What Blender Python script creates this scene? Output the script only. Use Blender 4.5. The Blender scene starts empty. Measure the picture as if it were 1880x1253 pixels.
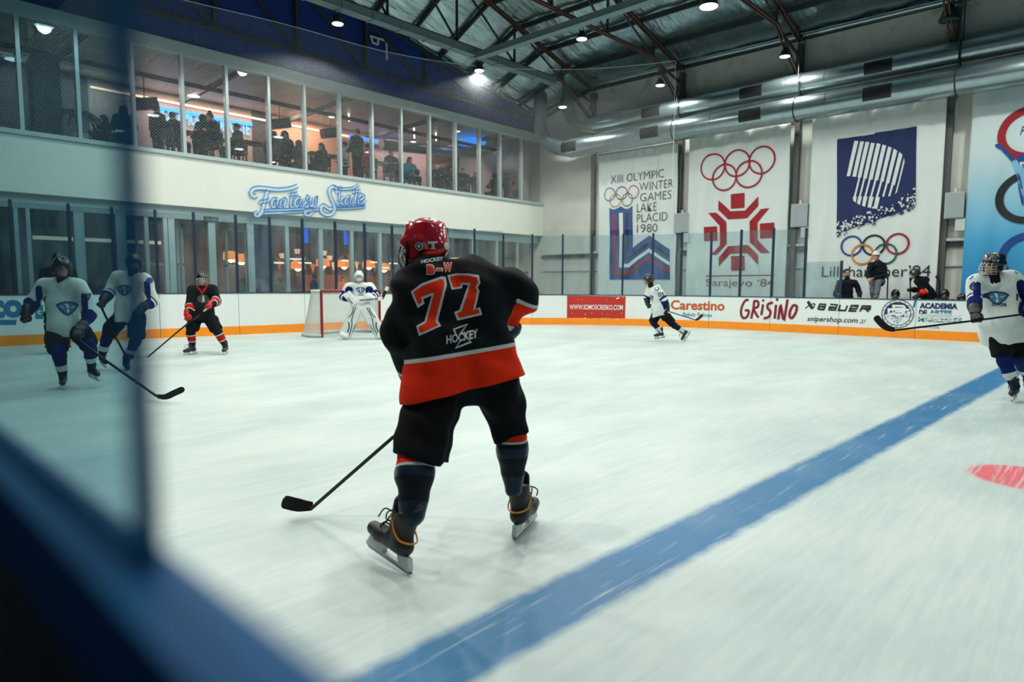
import bpy, bmesh, math, random
import numpy as np
from mathutils import Vector, Matrix
from mathutils.bvhtree import BVHTree

# ---------------------------------------------------------------- camera, world, light, exposure
SC = bpy.context.scene
COL = SC.collection
FPX, CX, CY, CAMH = 1200.0, 940.0, 626.5, 1.45
_az, _pt, _rl = math.radians(42.9), math.radians(5.1), math.radians(-0.17)
CF = Vector((math.cos(_az)*math.cos(_pt), math.sin(_az)*math.cos(_pt), -math.sin(_pt)))
CR = Vector((math.sin(_az), -math.cos(_az), 0.0))
CU = CR.cross(CF)
_q = Matrix.Rotation(_rl, 3, CF)
CR = _q @ CR; CU = _q @ CU
CO = Vector((0, 0, CAMH))
cam = bpy.data.cameras.new('camera'); cam_ob = bpy.data.objects.new('camera', cam); COL.objects.link(cam_ob)
cam.sensor_width = 36.0; cam.lens = FPX/1880.0*36.0; cam.clip_start = 0.02; cam.clip_end = 200
M = Matrix((CR, CU, -CF)).transposed().to_4x4(); M.translation = CO
cam_ob.matrix_world = M
cam.dof.use_dof = True; cam.dof.focus_distance = 6.5; cam.dof.aperture_fstop = 2.4
SC.camera = cam_ob
SC.view_settings.view_transform = 'Standard'; SC.view_settings.look = 'None'
SC.view_settings.exposure = 0.0; SC.view_settings.gamma = 1.0
SC.view_settings.use_curve_mapping = False
SC.cycles.use_denoising = True
SC.cycles.max_bounces = 8; SC.cycles.transparent_max_bounces = 16
SC.cycles.caustics_reflective = False; SC.cycles.caustics_refractive = False
SC.cycles.sample_clamp_indirect = 6.0
W = bpy.data.worlds.new('world'); SC.world = W; W.use_nodes = True
W.node_tree.nodes['Background'].inputs[0].default_value = (0.01, 0.17, 0.27, 1)
W.node_tree.nodes['Background'].inputs[1].default_value = 0.45
LAMP_POWER = 820.0
LAMP_COL = (0.98, 1.0, 0.94)

# ---------------------------------------------------------------- pixel (1880x1253) -> place
def ray(x, y): return CF + CR*((x-CX)/FPX) - CU*((y-CY)/FPX)
def onz(x, y, z=0.0):
    d = ray(x, y); return CO + d*((z-CAMH)/d.z)
def onx(x, y, X):
    d = ray(x, y); return CO + d*(X/d.x)
def ony(x, y, Y):
    d = ray(x, y); return CO + d*(Y/d.y)
def atd(x, y, dep): return CO + ray(x, y)*dep
def proj(p):
    v = Vector(p)-CO; z = v.dot(CF)
    return (CX+FPX*v.dot(CR)/z, CY-FPX*v.dot(CU)/z, z)
def V(*a): return Vector(a)

# ---------------------------------------------------------------- materials
def lin(c):
    return tuple((v/12.92 if v <= 0.04045 else ((v+0.055)/1.055)**2.4) for v in c)
def rgb(r, g, b): return lin((r/255, g/255, b/255))
MATS = {}
def mat(name, col, rough=0.6, metal=0.0, var=0.12, scale=8.0, bump=0.0, bscale=60.0, spec=0.5, emit=None, estr=0.0, coat=0.0):
    if name in MATS: return MATS[name]
    m = bpy.data.materials.new(name); m.use_nodes = True
    nt = m.node_tree; n = nt.nodes; b = n['Principled BSDF']
    b.inputs['Roughness'].default_value = rough; b.inputs['Metallic'].default_value = metal
    b.inputs['Specular IOR Level'].default_value = spec
    b.inputs['Coat Weight'].default_value = coat
    tc = n.new('ShaderNodeTexCoord')
    if var > 0:
        nz = n.new('ShaderNodeTexNoise'); nz.inputs['Scale'].default_value = scale; nz.inputs['Detail'].default_value = 5
        nt.links.new(tc.outputs['Object'], nz.inputs['Vector'])
        mx = n.new('ShaderNodeMix'); mx.data_type = 'RGBA'
        mx.inputs['A'].default_value = tuple(c*(1-var) for c in col)+(1,)
        mx.inputs['B'].default_value = tuple(min(1, c*(1+var)) for c in col)+(1,)
        nt.links.new(nz.outputs['Fac'], mx.inputs['Factor']); nt.links.new(mx.outputs['Result'], b.inputs['Base Color'])
    else:
        b.inputs['Base Color'].default_value = tuple(col)+(1,)
    if bump > 0:
        nb = n.new('ShaderNodeTexNoise'); nb.inputs['Scale'].default_value = bscale; nb.inputs['Detail'].default_value = 4
        nt.links.new(tc.outputs['Object'], nb.inputs['Vector'])
        bp = n.new('ShaderNodeBump'); bp.inputs['Strength'].default_value = bump; bp.inputs['Distance'].default_value = 0.02
        nt.links.new(nb.outputs['Fac'], bp.inputs['Height']); nt.links.new(bp.outputs['Normal'], b.inputs['Normal'])
    if emit is not None:
        b.inputs['Emission Color'].default_value = tuple(emit)+(1,); b.inputs['Emission Strength'].default_value = estr
    MATS[name] = m
    return m
def glass_mat(name, tint, refl_rough=0.02, haze=0.0, haze_col=(0.7, 0.8, 0.8), smear=None, gloss=1.0):
    if name in MATS: return MATS[name]
    m = bpy.data.materials.new(name); m.use_nodes = True
    nt = m.node_tree; n = nt.nodes; n.remove(n['Principled BSDF']); out = n['Material Output']
    tr = n.new('ShaderNodeBsdfTransparent'); tr.inputs[0].default_value = tuple(tint)+(1,)
    gl = n.new('ShaderNodeBsdfGlossy'); gl.inputs['Roughness'].default_value = refl_rough; gl.inputs[0].default_value = (0.9, 0.95, 0.95, 1)
    lw = n.new('ShaderNodeLayerWeight'); lw.inputs[0].default_value = 0.5
    pw = n.new('ShaderNodeMath'); pw.operation = 'POWER'; pw.inputs[1].default_value = 5.0; nt.links.new(lw.outputs['Facing'], pw.inputs[0])
    fr = n.new('ShaderNodeMath'); fr.operation = 'MULTIPLY_ADD'; fr.inputs[1].default_value = 0.96*gloss; fr.inputs[2].default_value = 0.04*gloss
    nt.links.new(pw.outputs[0], fr.inputs[0])
    mx = n.new('ShaderNodeMixShader'); nt.links.new(fr.outputs[0], mx.inputs[0])
    last = tr
    if haze > 0:
        df = n.new('ShaderNodeBsdfDiffuse'); df.inputs[0].default_value = tuple(haze_col)+(1,)
        mh = n.new('ShaderNodeMixShader')
        tc = n.new('ShaderNodeTexCoord'); mp = n.new('ShaderNodeMapping'); mp.inputs['Scale'].default_value = smear or (1, 1, 1)
        nz = n.new('ShaderNodeTexNoise'); nz.inputs['Scale'].default_value = 1.0; nz.inputs['Detail'].default_value = 7; nz.inputs['Roughness'].default_value = 0.65
        nt.links.new(tc.outputs['Object'], mp.inputs[0]); nt.links.new(mp.outputs[0], nz.inputs['Vector'])
        mr = n.new('ShaderNodeMapRange'); mr.inputs[1].default_value = 0.38; mr.inputs[2].default_value = 0.75
        mr.inputs[3].default_value = haze*0.25; mr.inputs[4].default_value = haze*2.2
        nt.links.new(nz.outputs['Fac'], mr.inputs[0]); nt.links.new(mr.outputs[0], mh.inputs[0])
        nt.links.new(tr.outputs[0], mh.inputs[1]); nt.links.new(df.outputs[0], mh.inputs[2]); last = mh
    nt.links.new(last.outputs[0], mx.inputs[1]); nt.links.new(gl.outputs[0], mx.inputs[2])
    nt.links.new(mx.outputs[0], out.inputs[0])
    MATS[name] = m
    return m
def emis(name, col, s): return mat(name, col, emit=col, estr=s, var=0)

# ---------------------------------------------------------------- objects
def link(o, parent=None):
    COL.objects.link(o)
    if parent is not None: o.parent = parent
    return o
def tag(o, label=None, cat=None, group=None, kind=None):
    if label: o['label'] = label
    if cat: o['category'] = cat
    if group: o['group'] = group
    if kind: o['kind'] = kind
    return o
def thing(name, label, cat, loc=(0, 0, 0), group=None):
    o = bpy.data.objects.new(name, None); o.empty_display_size = 0.1; link(o); o.location = loc
    return tag(o, label, cat, group)
def mobj(name, verts, faces, mats, parent=None, smooth=False, midx=None, world=True):
    """one mesh object; vertices are in world space and are made local to the parent when world is True"""
    me = bpy.data.meshes.new(name)
    if parent is not None and world:
        off = parent_loc(parent)
        verts = [(v[0]-off[0], v[1]-off[1], v[2]-off[2]) for v in verts]
    me.from_pydata([tuple(map(float, v)) for v in verts], [], [tuple(map(int, f)) for f in faces])
    for m in (mats if isinstance(mats, (list, tuple)) else [mats]): me.materials.append(m)
    if midx is not None: me.polygons.foreach_set('material_index', np.asarray(midx, dtype=np.int32))
    if smooth: me.polygons.foreach_set('use_smooth', [True]*len(me.polygons))
    me.update()
    o = bpy.data.objects.new(name, me)
    return link(o, parent)
def parent_loc(p):
    l = Vector((0, 0, 0))
    while p is not None:
        l = l+p.location; p = p.parent
    return l
class MB:
    """collects shapes into ONE mesh"""
    def __init__(self): self.v = []; self.f = []; self.mi = []
    def add(self, vs, fs, mi=0):
        b = len(self.v); self.v += [tuple(v) for v in vs]; self.f += [tuple(i+b for i in f) for f in fs]; self.mi += [mi]*len(fs); return self
    def box(self, x0, y0, z0, x1, y1, z1, mi=0):
        v = [(x0,y0,z0),(x1,y0,z0),(x1,y1,z0),(x0,y1,z0),(x0,y0,z1),(x1,y0,z1),(x1,y1,z1),(x0,y1,z1)]
        return self.add(v, [(0,3,2,1),(4,5,6,7),(0,1,5,4),(1,2,6,5),(2,3,7,6),(3,0,4,7)], mi)
    def beam(self, p, q, w, h, up=(0,0,1), mi=0):
        p = Vector(p); q = Vector(q); d = (q-p).normalized(); u = Vector(up)
        if abs(d.dot(u)) > 0.98: u = Vector((0,1,0))
        s = d.cross(u).normalized(); t = s.cross(d)
        v = []
        for c in (p, q):
            for a, b in ((-1,-1),(1,-1),(1,1),(-1,1)): v.append(c+s*(a*w/2)+t*(b*h/2))
        return self.add(v, [(0,3,2,1),(4,5,6,7),(0,1,5,4),(1,2,6,5),(2,3,7,6),(3,0,4,7)], mi)
    def tube(self, pts, r, n=10, mi=0, cap=True, radii=None):
        pts = [Vector(p) for p in pts]; rings = []
        t0 = (pts[1]-pts[0]).normalized(); ref = Vector((0,0,1)) if abs(t0.z) < 0.9 else Vector((1,0,0))
        s = t0.cross(ref).normalized(); vs = []
        for i, p in enumerate(pts):
            if i == 0: t = pts[1]-pts[0]
            elif i == len(pts)-1: t = pts[-1]-pts[-2]
            else: t = (pts[i+1]-p).normalized()+(p-pts[i-1]).normalized()
            if t.length < 1e-9: t = pts[i]-pts[i-1]
            t.normalize(); s = (s-t*s.dot(t)).normalized(); u = t.cross(s)
            rr = radii[i] if radii else r
            for k in range(n):
                a = 2*math.pi*k/n; vs.append(p+(s*math.cos(a)+u*math.sin(a))*rr)
        fs = []
        for i in range(len(pts)-1):
            for k in range(n): fs.append((i*n+k, i*n+(k+1)%n, (i+1)*n+(k+1)%n, (i+1)*n+k))
        if cap: fs.append(tuple(range(n-1,-1,-1))); fs.append(tuple((len(pts)-1)*n+k for k in range(n)))
        return self.add(vs, fs, mi)
    def lathe(self, o, axis, prof, n=16, mi=0):
        """prof: list of (distance along axis, radius)"""
        o = Vector(o); a = Vector(axis).normalized()
        return self.tube([o+a*d for d, r in prof], 0, n, mi, True, [max(r, 1e-4) for d, r in prof]) if all(prof[i+1][0] != prof[i][0] for i in range(len(prof)-1)) else self._lathe2(o, a, prof, n, mi)
    def _lathe2(self, o, a, prof, n, mi):
        ref = Vector((0,0,1)) if abs(a.z) < 0.9 else Vector((1,0,0)); s = a.cross(ref).normalized(); u = a.cross(s); vs = []; fs = []
        for d, r in prof:
            for k in range(n):
                t = 2*math.pi*k/n; vs.append(o+a*d+(s*math.cos(t)+u*math.sin(t))*max(r, 1e-4))
        for i in range(len(prof)-1):
            for k in range(n): fs.append((i*n+k, (i+1)*n+k, (i+1)*n+(k+1)%n, i*n+(k+1)%n))
        fs.append(tuple(range(n))); fs.append(tuple((len(prof)-1)*n+k for k in range(n-1,-1,-1)))
        return self.add(vs, fs, mi)
    def build(self, name, mats, parent=None, smooth=False):
        o = mobj(name, self.v, self.f, mats, parent, smooth, self.mi if isinstance(mats, (list, tuple)) else None)
        if smooth: autosmooth(o)
        return o
def autosmooth(o, ang=40):
    me = o.data; bm = bmesh.new(); bm.from_mesh(me); lim = math.radians(ang)
    for e in bm.edges:
        if len(e.link_faces) == 2 and e.calc_face_angle(0) > lim: e.smooth = False
    bm.to_mesh(me); bm.free()
def catmull(pts, k=6, closed=False):
    P = [Vector(p) for p in pts]; n = len(P); out = []
    rng = range(n) if closed else range(n-1)
    for i in rng:
        if closed: a, b, c, d = P[i-1], P[i], P[(i+1) % n], P[(i+2) % n]
        else: a, b, c, d = P[max(i-1, 0)], P[i], P[i+1], P[min(i+2, n-1)]
        for j in range(k):
            t = j/k
            out.append(0.5*((2*b)+(c-a)*t+(2*a-5*b+4*c-d)*t*t+(3*b-a-3*c+d)*t**3))
    if not closed: out.append(P[-1])
    return out

# ---------------------------------------------------------------- flat graphics (2-D polygons laid on a surface)
def ribbon2(pts, w, closed=False):
    """flat stroke of width w along 2-D points -> verts, faces"""
    P = [Vector((p[0], p[1])) for p in pts]; n = len(P); vs = []; fs = []
    for i, p in enumerate(P):
        if closed: t = (P[(i+1) % n]-P[i-1])
        else: t = P[min(i+1, n-1)]-P[max(i-1, 0)]
        if t.length < 1e-9: t = Vector((1, 0))
        t.normalize(); nn = Vector((-t.y, t.x))
        ww = w[i] if isinstance(w, (list, tuple)) else w
        if not closed and 0 < i < n-1:
            a = (P[i]-P[i-1]).normalized(); c = a.dot(t)
            ww = ww/max(0.5, abs(c))
        vs += [p+nn*(ww/2), p-nn*(ww/2)]
    m = n if closed else n-1
    for i in range(m):
        a, b = 2*i, 2*((i+1) % n); fs.append((a+1, b+1, b, a))
    return [(v.x, v.y) for v in vs], fs
def ring2(c, r, w, n=48):
    return ribbon2([(c[0]+r*math.cos(2*math.pi*i/n), c[1]+r*math.sin(2*math.pi*i/n)) for i in range(n)], w, True)
def poly2(pts): return list(pts), [tuple(range(len(pts)))]
_tc = {}
def text2(s, size=1.0, bold=0.0, shear=0.0, sx=1.0, align='LEFT', spacing=1.0):
    key = (s, bold, shear, spacing)
    if key not in _tc:
        cu = bpy.data.curves.new('txt', 'FONT'); cu.body = s; cu.size = 1.0; cu.offset = bold; cu.shear = shear; cu.space_character = spacing
        cu.resolution_u = 3
        o = bpy.data.objects.new('txt', cu); COL.objects.link(o)
        dg = bpy.context.evaluated_depsgraph_get(); dg.update()
        me = bpy.data.meshes.new_from_object(o.evaluated_get(dg))
        vs = [(v.co.x, v.co.y) for v in me.vertices]; fs = [tuple(p.vertices) for p in me.polygons]
        bpy.data.objects.remove(o); bpy.data.curves.remove(cu); bpy.data.meshes.remove(me)
        _tc[key] = (vs, fs)
    vs, fs = _tc[key]
    w = max(v[0] for v in vs)*sx*size
    off = {'LEFT': 0, 'CENTER': -w/2, 'RIGHT': -w}[align]
    return [(v[0]*size*sx+off, v[1]*size) for v in vs], fs
def fit_text(s, x0, y0, x1, y1, **kw):
    """text stretched so that its box is x0..x1, y0..y1"""
    vs, fs = text2(s, **kw); ax, bx = min(v[0] for v in vs), max(v[0] for v in vs); ay, by = min(v[1] for v in vs), max(v[1] for v in vs)
    return [(x0+(v[0]-ax)/(bx-ax)*(x1-x0), y0+(v[1]-ay)/(by-ay)*(y1-y0)) for v in vs], fs
def merge2(parts):
    vs = []; fs = []; mi = []
    for k, (v, f) in enumerate(parts):
        b = len(vs); vs += v; fs += [tuple(i+b for i in q) for q in f]; mi += [k]*len(f)
    return vs, fs, mi
def lay(name, parts, fn, mats, parent=None, cell=None, mi=None):
    """parts: list of (verts2d, faces); fn maps (u,v)->world; one material per part when mats is a list"""
    vs, fs, m = merge2(parts)
    if isinstance(mats, (list, tuple)):
        idx = m if mi is None else [mi[k] for k in m]
    else: idx = None
    if cell:
        bm = bmesh.new(); bv = [bm.verts.new((v[0], v[1], 0)) for v in vs]
        for k, f in enumerate(fs):
            try: q = bm.faces.new([bv[i] for i in f]); q.material_index = idx[k] if idx else 0
            except ValueError: pass
        for ax in (0, 1):
            lo = min(v[ax] for v in vs); hi = max(v[ax] for v in vs)
            for s in range(1, int((hi-lo)/cell)+1):
                co = [0, 0, 0]; no = [0, 0, 0]; co[ax] = lo+s*cell; no[ax] = 1
                bmesh.ops.bisect_plane(bm, geom=bm.verts[:]+bm.edges[:]+bm.faces[:], plane_co=co, plane_no=no)
        bmesh.ops.triangulate(bm, faces=bm.faces[:])
        bm.verts.index_update()
        vs = [(v.co.x, v.co.y) for v in bm.verts]; fs = [tuple(v.index for v in f.verts) for f in bm.faces]
        idx = [f.material_index for f in bm.faces] if idx else None
        bm.free()
    if getattr(fn, 'stack', False):
        n3 = []; k = 0
        for v2, f2 in parts: n3 += [fn(v_[0], v_[1], k) for v_ in v2]; k += 1
        return mobj(name, n3, fs, mats, parent, False, idx)
    n3 = [fn(*v) for v in vs]
    if any(q is None for q in n3):
        keep = [k for k, f in enumerate(fs) if all(n3[i] is not None for i in f)]
        fs = [fs[k] for k in keep]; idx = [idx[k] for k in keep] if idx else None; n3 = [q if q is not None else Vector(parent_loc(parent)) if parent else Vector() for q in n3]
    # leave out vertices no face uses
    used = sorted({i for f in fs for i in f}); ren = {i: k for k, i in enumerate(used)}
    return mobj(name, [n3[i] for i in used], [tuple(ren[i] for i in f) for f in fs], mats, parent, False, idx)
def viewrot(c):
    d = (Vector(c)-CO).normalized(); r = d.cross(V(0, 0, 1)).normalized(); u = r.cross(d)
    return Matrix((r, u, -d)).transposed() @ Matrix((CR, CU, -CF))
def decal_fn(bvh, c, right, up, off=0.004, reach=0.6):
    """project (u,v) metres around c onto a surface along the normal right x up"""
    c = Vector(c); Q = viewrot(c); r = (Q @ Vector(right)).normalized(); u = Q @ Vector(up); u = (u-r*u.dot(r)).normalized(); nrm = r.cross(u)
    def fn(x, y):
        o = c+r*x+u*y+nrm*reach
        h, nn, i, d = bvh.ray_cast(o, -nrm, 1.2)
        if h is None: return None
        return h+nrm*off
    return fn
def bvh_of(o):
    l = parent_loc(o); me = o.data
    return BVHTree.FromPolygons([v.co+l for v in me.vertices], [tuple(p.vertices) for p in me.polygons])

# ---------------------------------------------------------------- smooth-blended bodies (signed distance -> surface net)
def cone(a, b, r1, r2=None, flat=None, k=None, neg=False):
    return dict(a=np.array(a, float), b=np.array(b, float), r1=r1, r2=r1 if r2 is None else r2, flat=flat, k=k, neg=neg)
def cut(c, n, R=None): return dict(cut=(np.array(c, float), np.array(n, float), R))
def ball(c, r, flat=None, k=None, neg=False): return cone(c, c, r, r, flat, k, neg)
def ell(c, rx, ry, rz, axes, k=None, neg=False):
    return dict(ell=True, c=np.array(c, float), r=np.array((rx, ry, rz), float), ax=np.array([list(a) for a in axes], float), k=k, neg=neg)
def surf(prims, h=0.012, k=0.03, cuts=(), disp=None):
    lo = np.full(3, 1e9); hi = -lo
    for p in prims:
        if 'cut' in p or p['neg']: continue
        if 'ell' in p:
            R = p['r'].max(); lo = np.minimum(lo, p['c']-R); hi = np.maximum(hi, p['c']+R)
        else:
            R = max(p['r1'], p['r2']); lo = np.minimum(lo, np.minimum(p['a'], p['b'])-R); hi = np.maximum(hi, np.maximum(p['a'], p['b'])+R)
    lo = lo-3*h-0.02; hi = hi+3*h+0.02
    n = np.ceil((hi-lo)/h).astype(int)+1
    ax = [(lo[i]+h*np.arange(n[i])).astype(np.float32) for i in range(3)]
    D = np.full(tuple(n), 0.5, np.float32)
    for p in prims:
        if 'cut' in p:
            X, Y, Z = ax[0][:, None, None], ax[1][None, :, None], ax[2][None, None, :]
            c, nn, R = p['cut']; nn = np.array(nn, float); nn /= np.linalg.norm(nn)
            pl = ((X-c[0])*nn[0]+(Y-c[1])*nn[1]+(Z-c[2])*nn[2]).astype(np.float32)
            new = np.maximum(D, pl)
            if R is not None: new = np.where((X-c[0])**2+(Y-c[1])**2+(Z-c[2])**2 < R*R, new, D)
            D = new; continue
        kk = p['k'] if p['k'] is not None else k
        if 'ell' in p: R = p['r'].max(); mn, mx = p['c']-R, p['c']+R
        else: R = max(p['r1'], p['r2']); mn, mx = np.minimum(p['a'], p['b'])-R, np.maximum(p['a'], p['b'])+R
        mg = 2*kk+3*h
        i0 = np.maximum(0, np.floor((mn-mg-lo)/h).astype(int)); i1 = np.minimum(n, np.ceil((mx+mg-lo)/h).astype(int)+1)
        if np.any(i1 <= i0): continue
        sl = tuple(slice(i0[i], i1[i]) for i in range(3))
        X, Y, Z = ax[0][sl[0]][:, None, None], ax[1][sl[1]][None, :, None], ax[2][sl[2]][None, None, :]
        if 'ell' in p:
            c = p['c']; q = [(X-c[0])*a[0]+(Y-c[1])*a[1]+(Z-c[2])*a[2] for a in p['ax']]
            r = p['r']
            k0 = np.sqrt((q[0]/r[0])**2+(q[1]/r[1])**2+(q[2]/r[2])**2)
            k1 = np.sqrt((q[0]/r[0]**2)**2+(q[1]/r[1]**2)**2+(q[2]/r[2]**2)**2)+1e-9
            d = k0*(k0-1)/k1
        else:
            a, b = p['a'], p['b']; ab = b-a; L = float(ab@ab)
            x, y, z = X-a[0], Y-a[1], Z-a[2]
            t = np.clip((x*ab[0]+y*ab[1]+z*ab[2])/L, 0, 1) if L > 1e-12 else np.zeros((1, 1, 1), np.float32)
            x, y, z = x-t*ab[0], y-t*ab[1], z-t*ab[2]
            rad = p['r1']+(p['r2']-p['r1'])*t; fs = 1.0
            if p['flat'] is not None:
                nn, f = p['flat']; nn = np.array(nn, float); nn /= np.linalg.norm(nn)
                s = (x*nn[0]+y*nn[1]+z*nn[2])*(1.0/f-1.0); x, y, z = x+nn[0]*s, y+nn[1]*s, z+nn[2]*s; fs = min(1.0, f)
            d = (np.sqrt(x*x+y*y+z*z)-rad)*fs
        cur = D[sl]
        if p['neg']:
            d = -d; hh = np.maximum(kk-np.abs(cur-d), 0)/kk; D[sl] = np.maximum(cur, d)+hh*hh*kk*0.25
        else:
            hh = np.maximum(kk-np.abs(cur-d), 0)/kk; D[sl] = np.minimum(cur, d)-hh*hh*kk*0.25
    X, Y, Z = ax[0][:, None, None], ax[1][None, :, None], ax[2][None, None, :]
    if disp is not None: D = D+disp(X, Y, Z).astype(np.float32)
    for (c, nn) in cuts:
        D = np.maximum(D, ((X-c[0])*nn[0]+(Y-c[1])*nn[1]+(Z-c[2])*nn[2]).astype(np.float32))
    S = D < 0
    cs = tuple(m-1 for m in n); acc = np.zeros(cs+(3,), np.float32); cnt = np.zeros(cs, np.float32)
    masks = []
    for axx in range(3):
        s0 = [slice(None)]*3; s1 = [slice(None)]*3; s0[axx] = slice(None, -1); s1[axx] = slice(1, None)
        d0, d1 = D[tuple(s0)], D[tuple(s1)]; m = S[tuple(s0)] != S[tuple(s1)]; masks.append((m, S[tuple(s0)]))
        idx = np.argwhere(m); t = d0[m]/(d0[m]-d1[m]); pos = idx.astype(np.float32); pos[:, axx] += t
        o = [q for q in range(3) if q != axx]
        for da in (0, 1):
            for db in (0, 1):
                ci = idx.copy(); ci[:, o[0]] -= da; ci[:, o[1]] -= db
                ok = (ci[:, o[0]] >= 0) & (ci[:, o[1]] >= 0) & (ci[:, o[0]] < cs[o[0]]) & (ci[:, o[1]] < cs[o[1]])
                c3 = tuple(ci[ok].T); np.add.at(acc, c3, pos[ok]); np.add.at(cnt, c3, 1)
    act = cnt > 0; vid = np.full(cs, -1, np.int64); vid[act] = np.arange(act.sum())
    verts = acc[act]/cnt[act][:, None]*h+lo
    quads = []
    for axx in range(3):
        m, s0 = masks[axx]; o = [(axx+1) % 3, (axx+2) % 3]
        idx = np.argwhere(m); sg = s0[m]
        ok = (idx[:, o[0]] > 0) & (idx[:, o[1]] > 0) & (idx[:, o[0]] < cs[o[0]]) & (idx[:, o[1]] < cs[o[1]])
        idx = idx[ok]; sg = sg[ok]; q = []
        for da, db in ((1, 1), (0, 1), (0, 0), (1, 0)):
            ci = idx.copy(); ci[:, o[0]] -= da; ci[:, o[1]] -= db; q.append(vid[tuple(ci.T)])
        q = np.stack(q, 1); q[~sg] = q[~sg][:, ::-1]; quads.append(q)
    return verts, np.concatenate(quads)
def waves(seed, amp, freq, n=7, stretch=(1, 1, 1)):
    rs = np.random.RandomState(seed); ks = rs.normal(size=(n, 3))*freq*np.array(stretch); ph = rs.uniform(0, 6.28, n); am = amp/np.sqrt(n)
    def f(X, Y, Z):
        d = 0
        for k, p in zip(ks, ph): d = d+am*np.sin(k[0]*X+k[1]*Y+k[2]*Z+p)
        return d
    return f
def sobj(name, prims, mats, parent, h=0.012, k=0.03, cuts=(), disp=None, regions=()):
    """regions: (a, b, [(t0, t1, mat_index)...], radius) coloured bands along bone a->b"""
    v, f = surf(prims, h, k, cuts, disp)
    o = mobj(name, v, f, mats, parent, True)
    if regions:
        off = parent_loc(parent) if parent is not None else Vector((0, 0, 0))
        bm = bmesh.new(); bm.from_mesh(o.data)
        for reg in regions:
            a, b = Vector(reg[0])-off, Vector(reg[1])-off; bands = reg[2]; R = reg[3]
            nrm = Vector(reg[4]) if len(reg) > 4 else (b-a)
            nrm = nrm.normalized(); L = (b-a).dot(nrm)
            def near(c):
                t = (c-a).dot(b-a)/(b-a).length_squared
                tt = min(1, max(0, t)); return (c-(a+(b-a)*tt)).length < R and -0.6 < t < 1.6
            for t in sorted({q for bd in bands for q in bd[:2]}):
                if not -5 < t < 5: continue
                fs = [q for q in bm.faces if near(q.calc_center_median())]
                es = {e for q in fs for e in q.edges}; vv = {w for q in fs for w in q.verts}
                bmesh.ops.bisect_plane(bm, geom=list(vv)+list(es)+fs, plane_co=a+nrm*(L*t), plane_no=nrm)
            for q in bm.faces:
                c = q.calc_center_median()
                if near(c):
                    t = (c-a).dot(nrm)/L
                    for t0, t1, mi in bands:
                        if t0 <= t < t1: q.material_index = mi
        for q in bm.faces: q.smooth = True
        bm.to_mesh(o.data); bm.free()
    return o
# ---------------------------------------------------------------- common materials
m_ice = None
m_white = mat('painted_wall', rgb(220, 223, 213), 0.55, var=0.05, scale=1.5, bump=0.05, bscale=30)
m_side = mat('side_wall_paint', rgb(200, 201, 192), 0.7, var=0.16, scale=0.9, bump=0.12, bscale=25)
m_navy = mat('navy_wall', rgb(6, 46, 116), 0.6, var=0.25, scale=1.2)
m_frame = mat('grey_aluminium', rgb(168, 184, 184), 0.45, metal=0.2, var=0.08, scale=5)
m_navymetal = mat('navy_metal', rgb(8, 34, 58), 0.4, var=0.1)
m_rust = mat('rusty_steel', rgb(78, 54, 46), 0.7, var=0.35, scale=6)
m_dark = mat('dark_steel', rgb(38, 44, 46), 0.6, var=0.2, scale=6)
m_column = mat('column_steel', rgb(84, 84, 82), 0.6, var=0.2, scale=4)
m_galv = mat('galvanised_sheet', rgb(150, 165, 168), 0.28, metal=0.9, var=0.2, scale=5, bump=0.05, bscale=14)
m_tray = mat('cable_tray_metal', rgb(120, 140, 144), 0.5, metal=0.4, var=0.15, scale=9)
m_black = mat('black_plastic', rgb(16, 17, 18), 0.45, var=0.1)
m_board = mat('board_white', rgb(216, 222, 218), 0.35, var=0.04, scale=2)
m_kick = mat('kick_plate_orange', rgb(240, 140, 12), 0.4, var=0.12, scale=4)
m_ledge = mat('grey_rail', rgb(190, 196, 192), 0.5, var=0.1)
m_banner = mat('banner_cloth', rgb(212, 219, 216), 0.8, var=0.03, scale=3)

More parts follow.
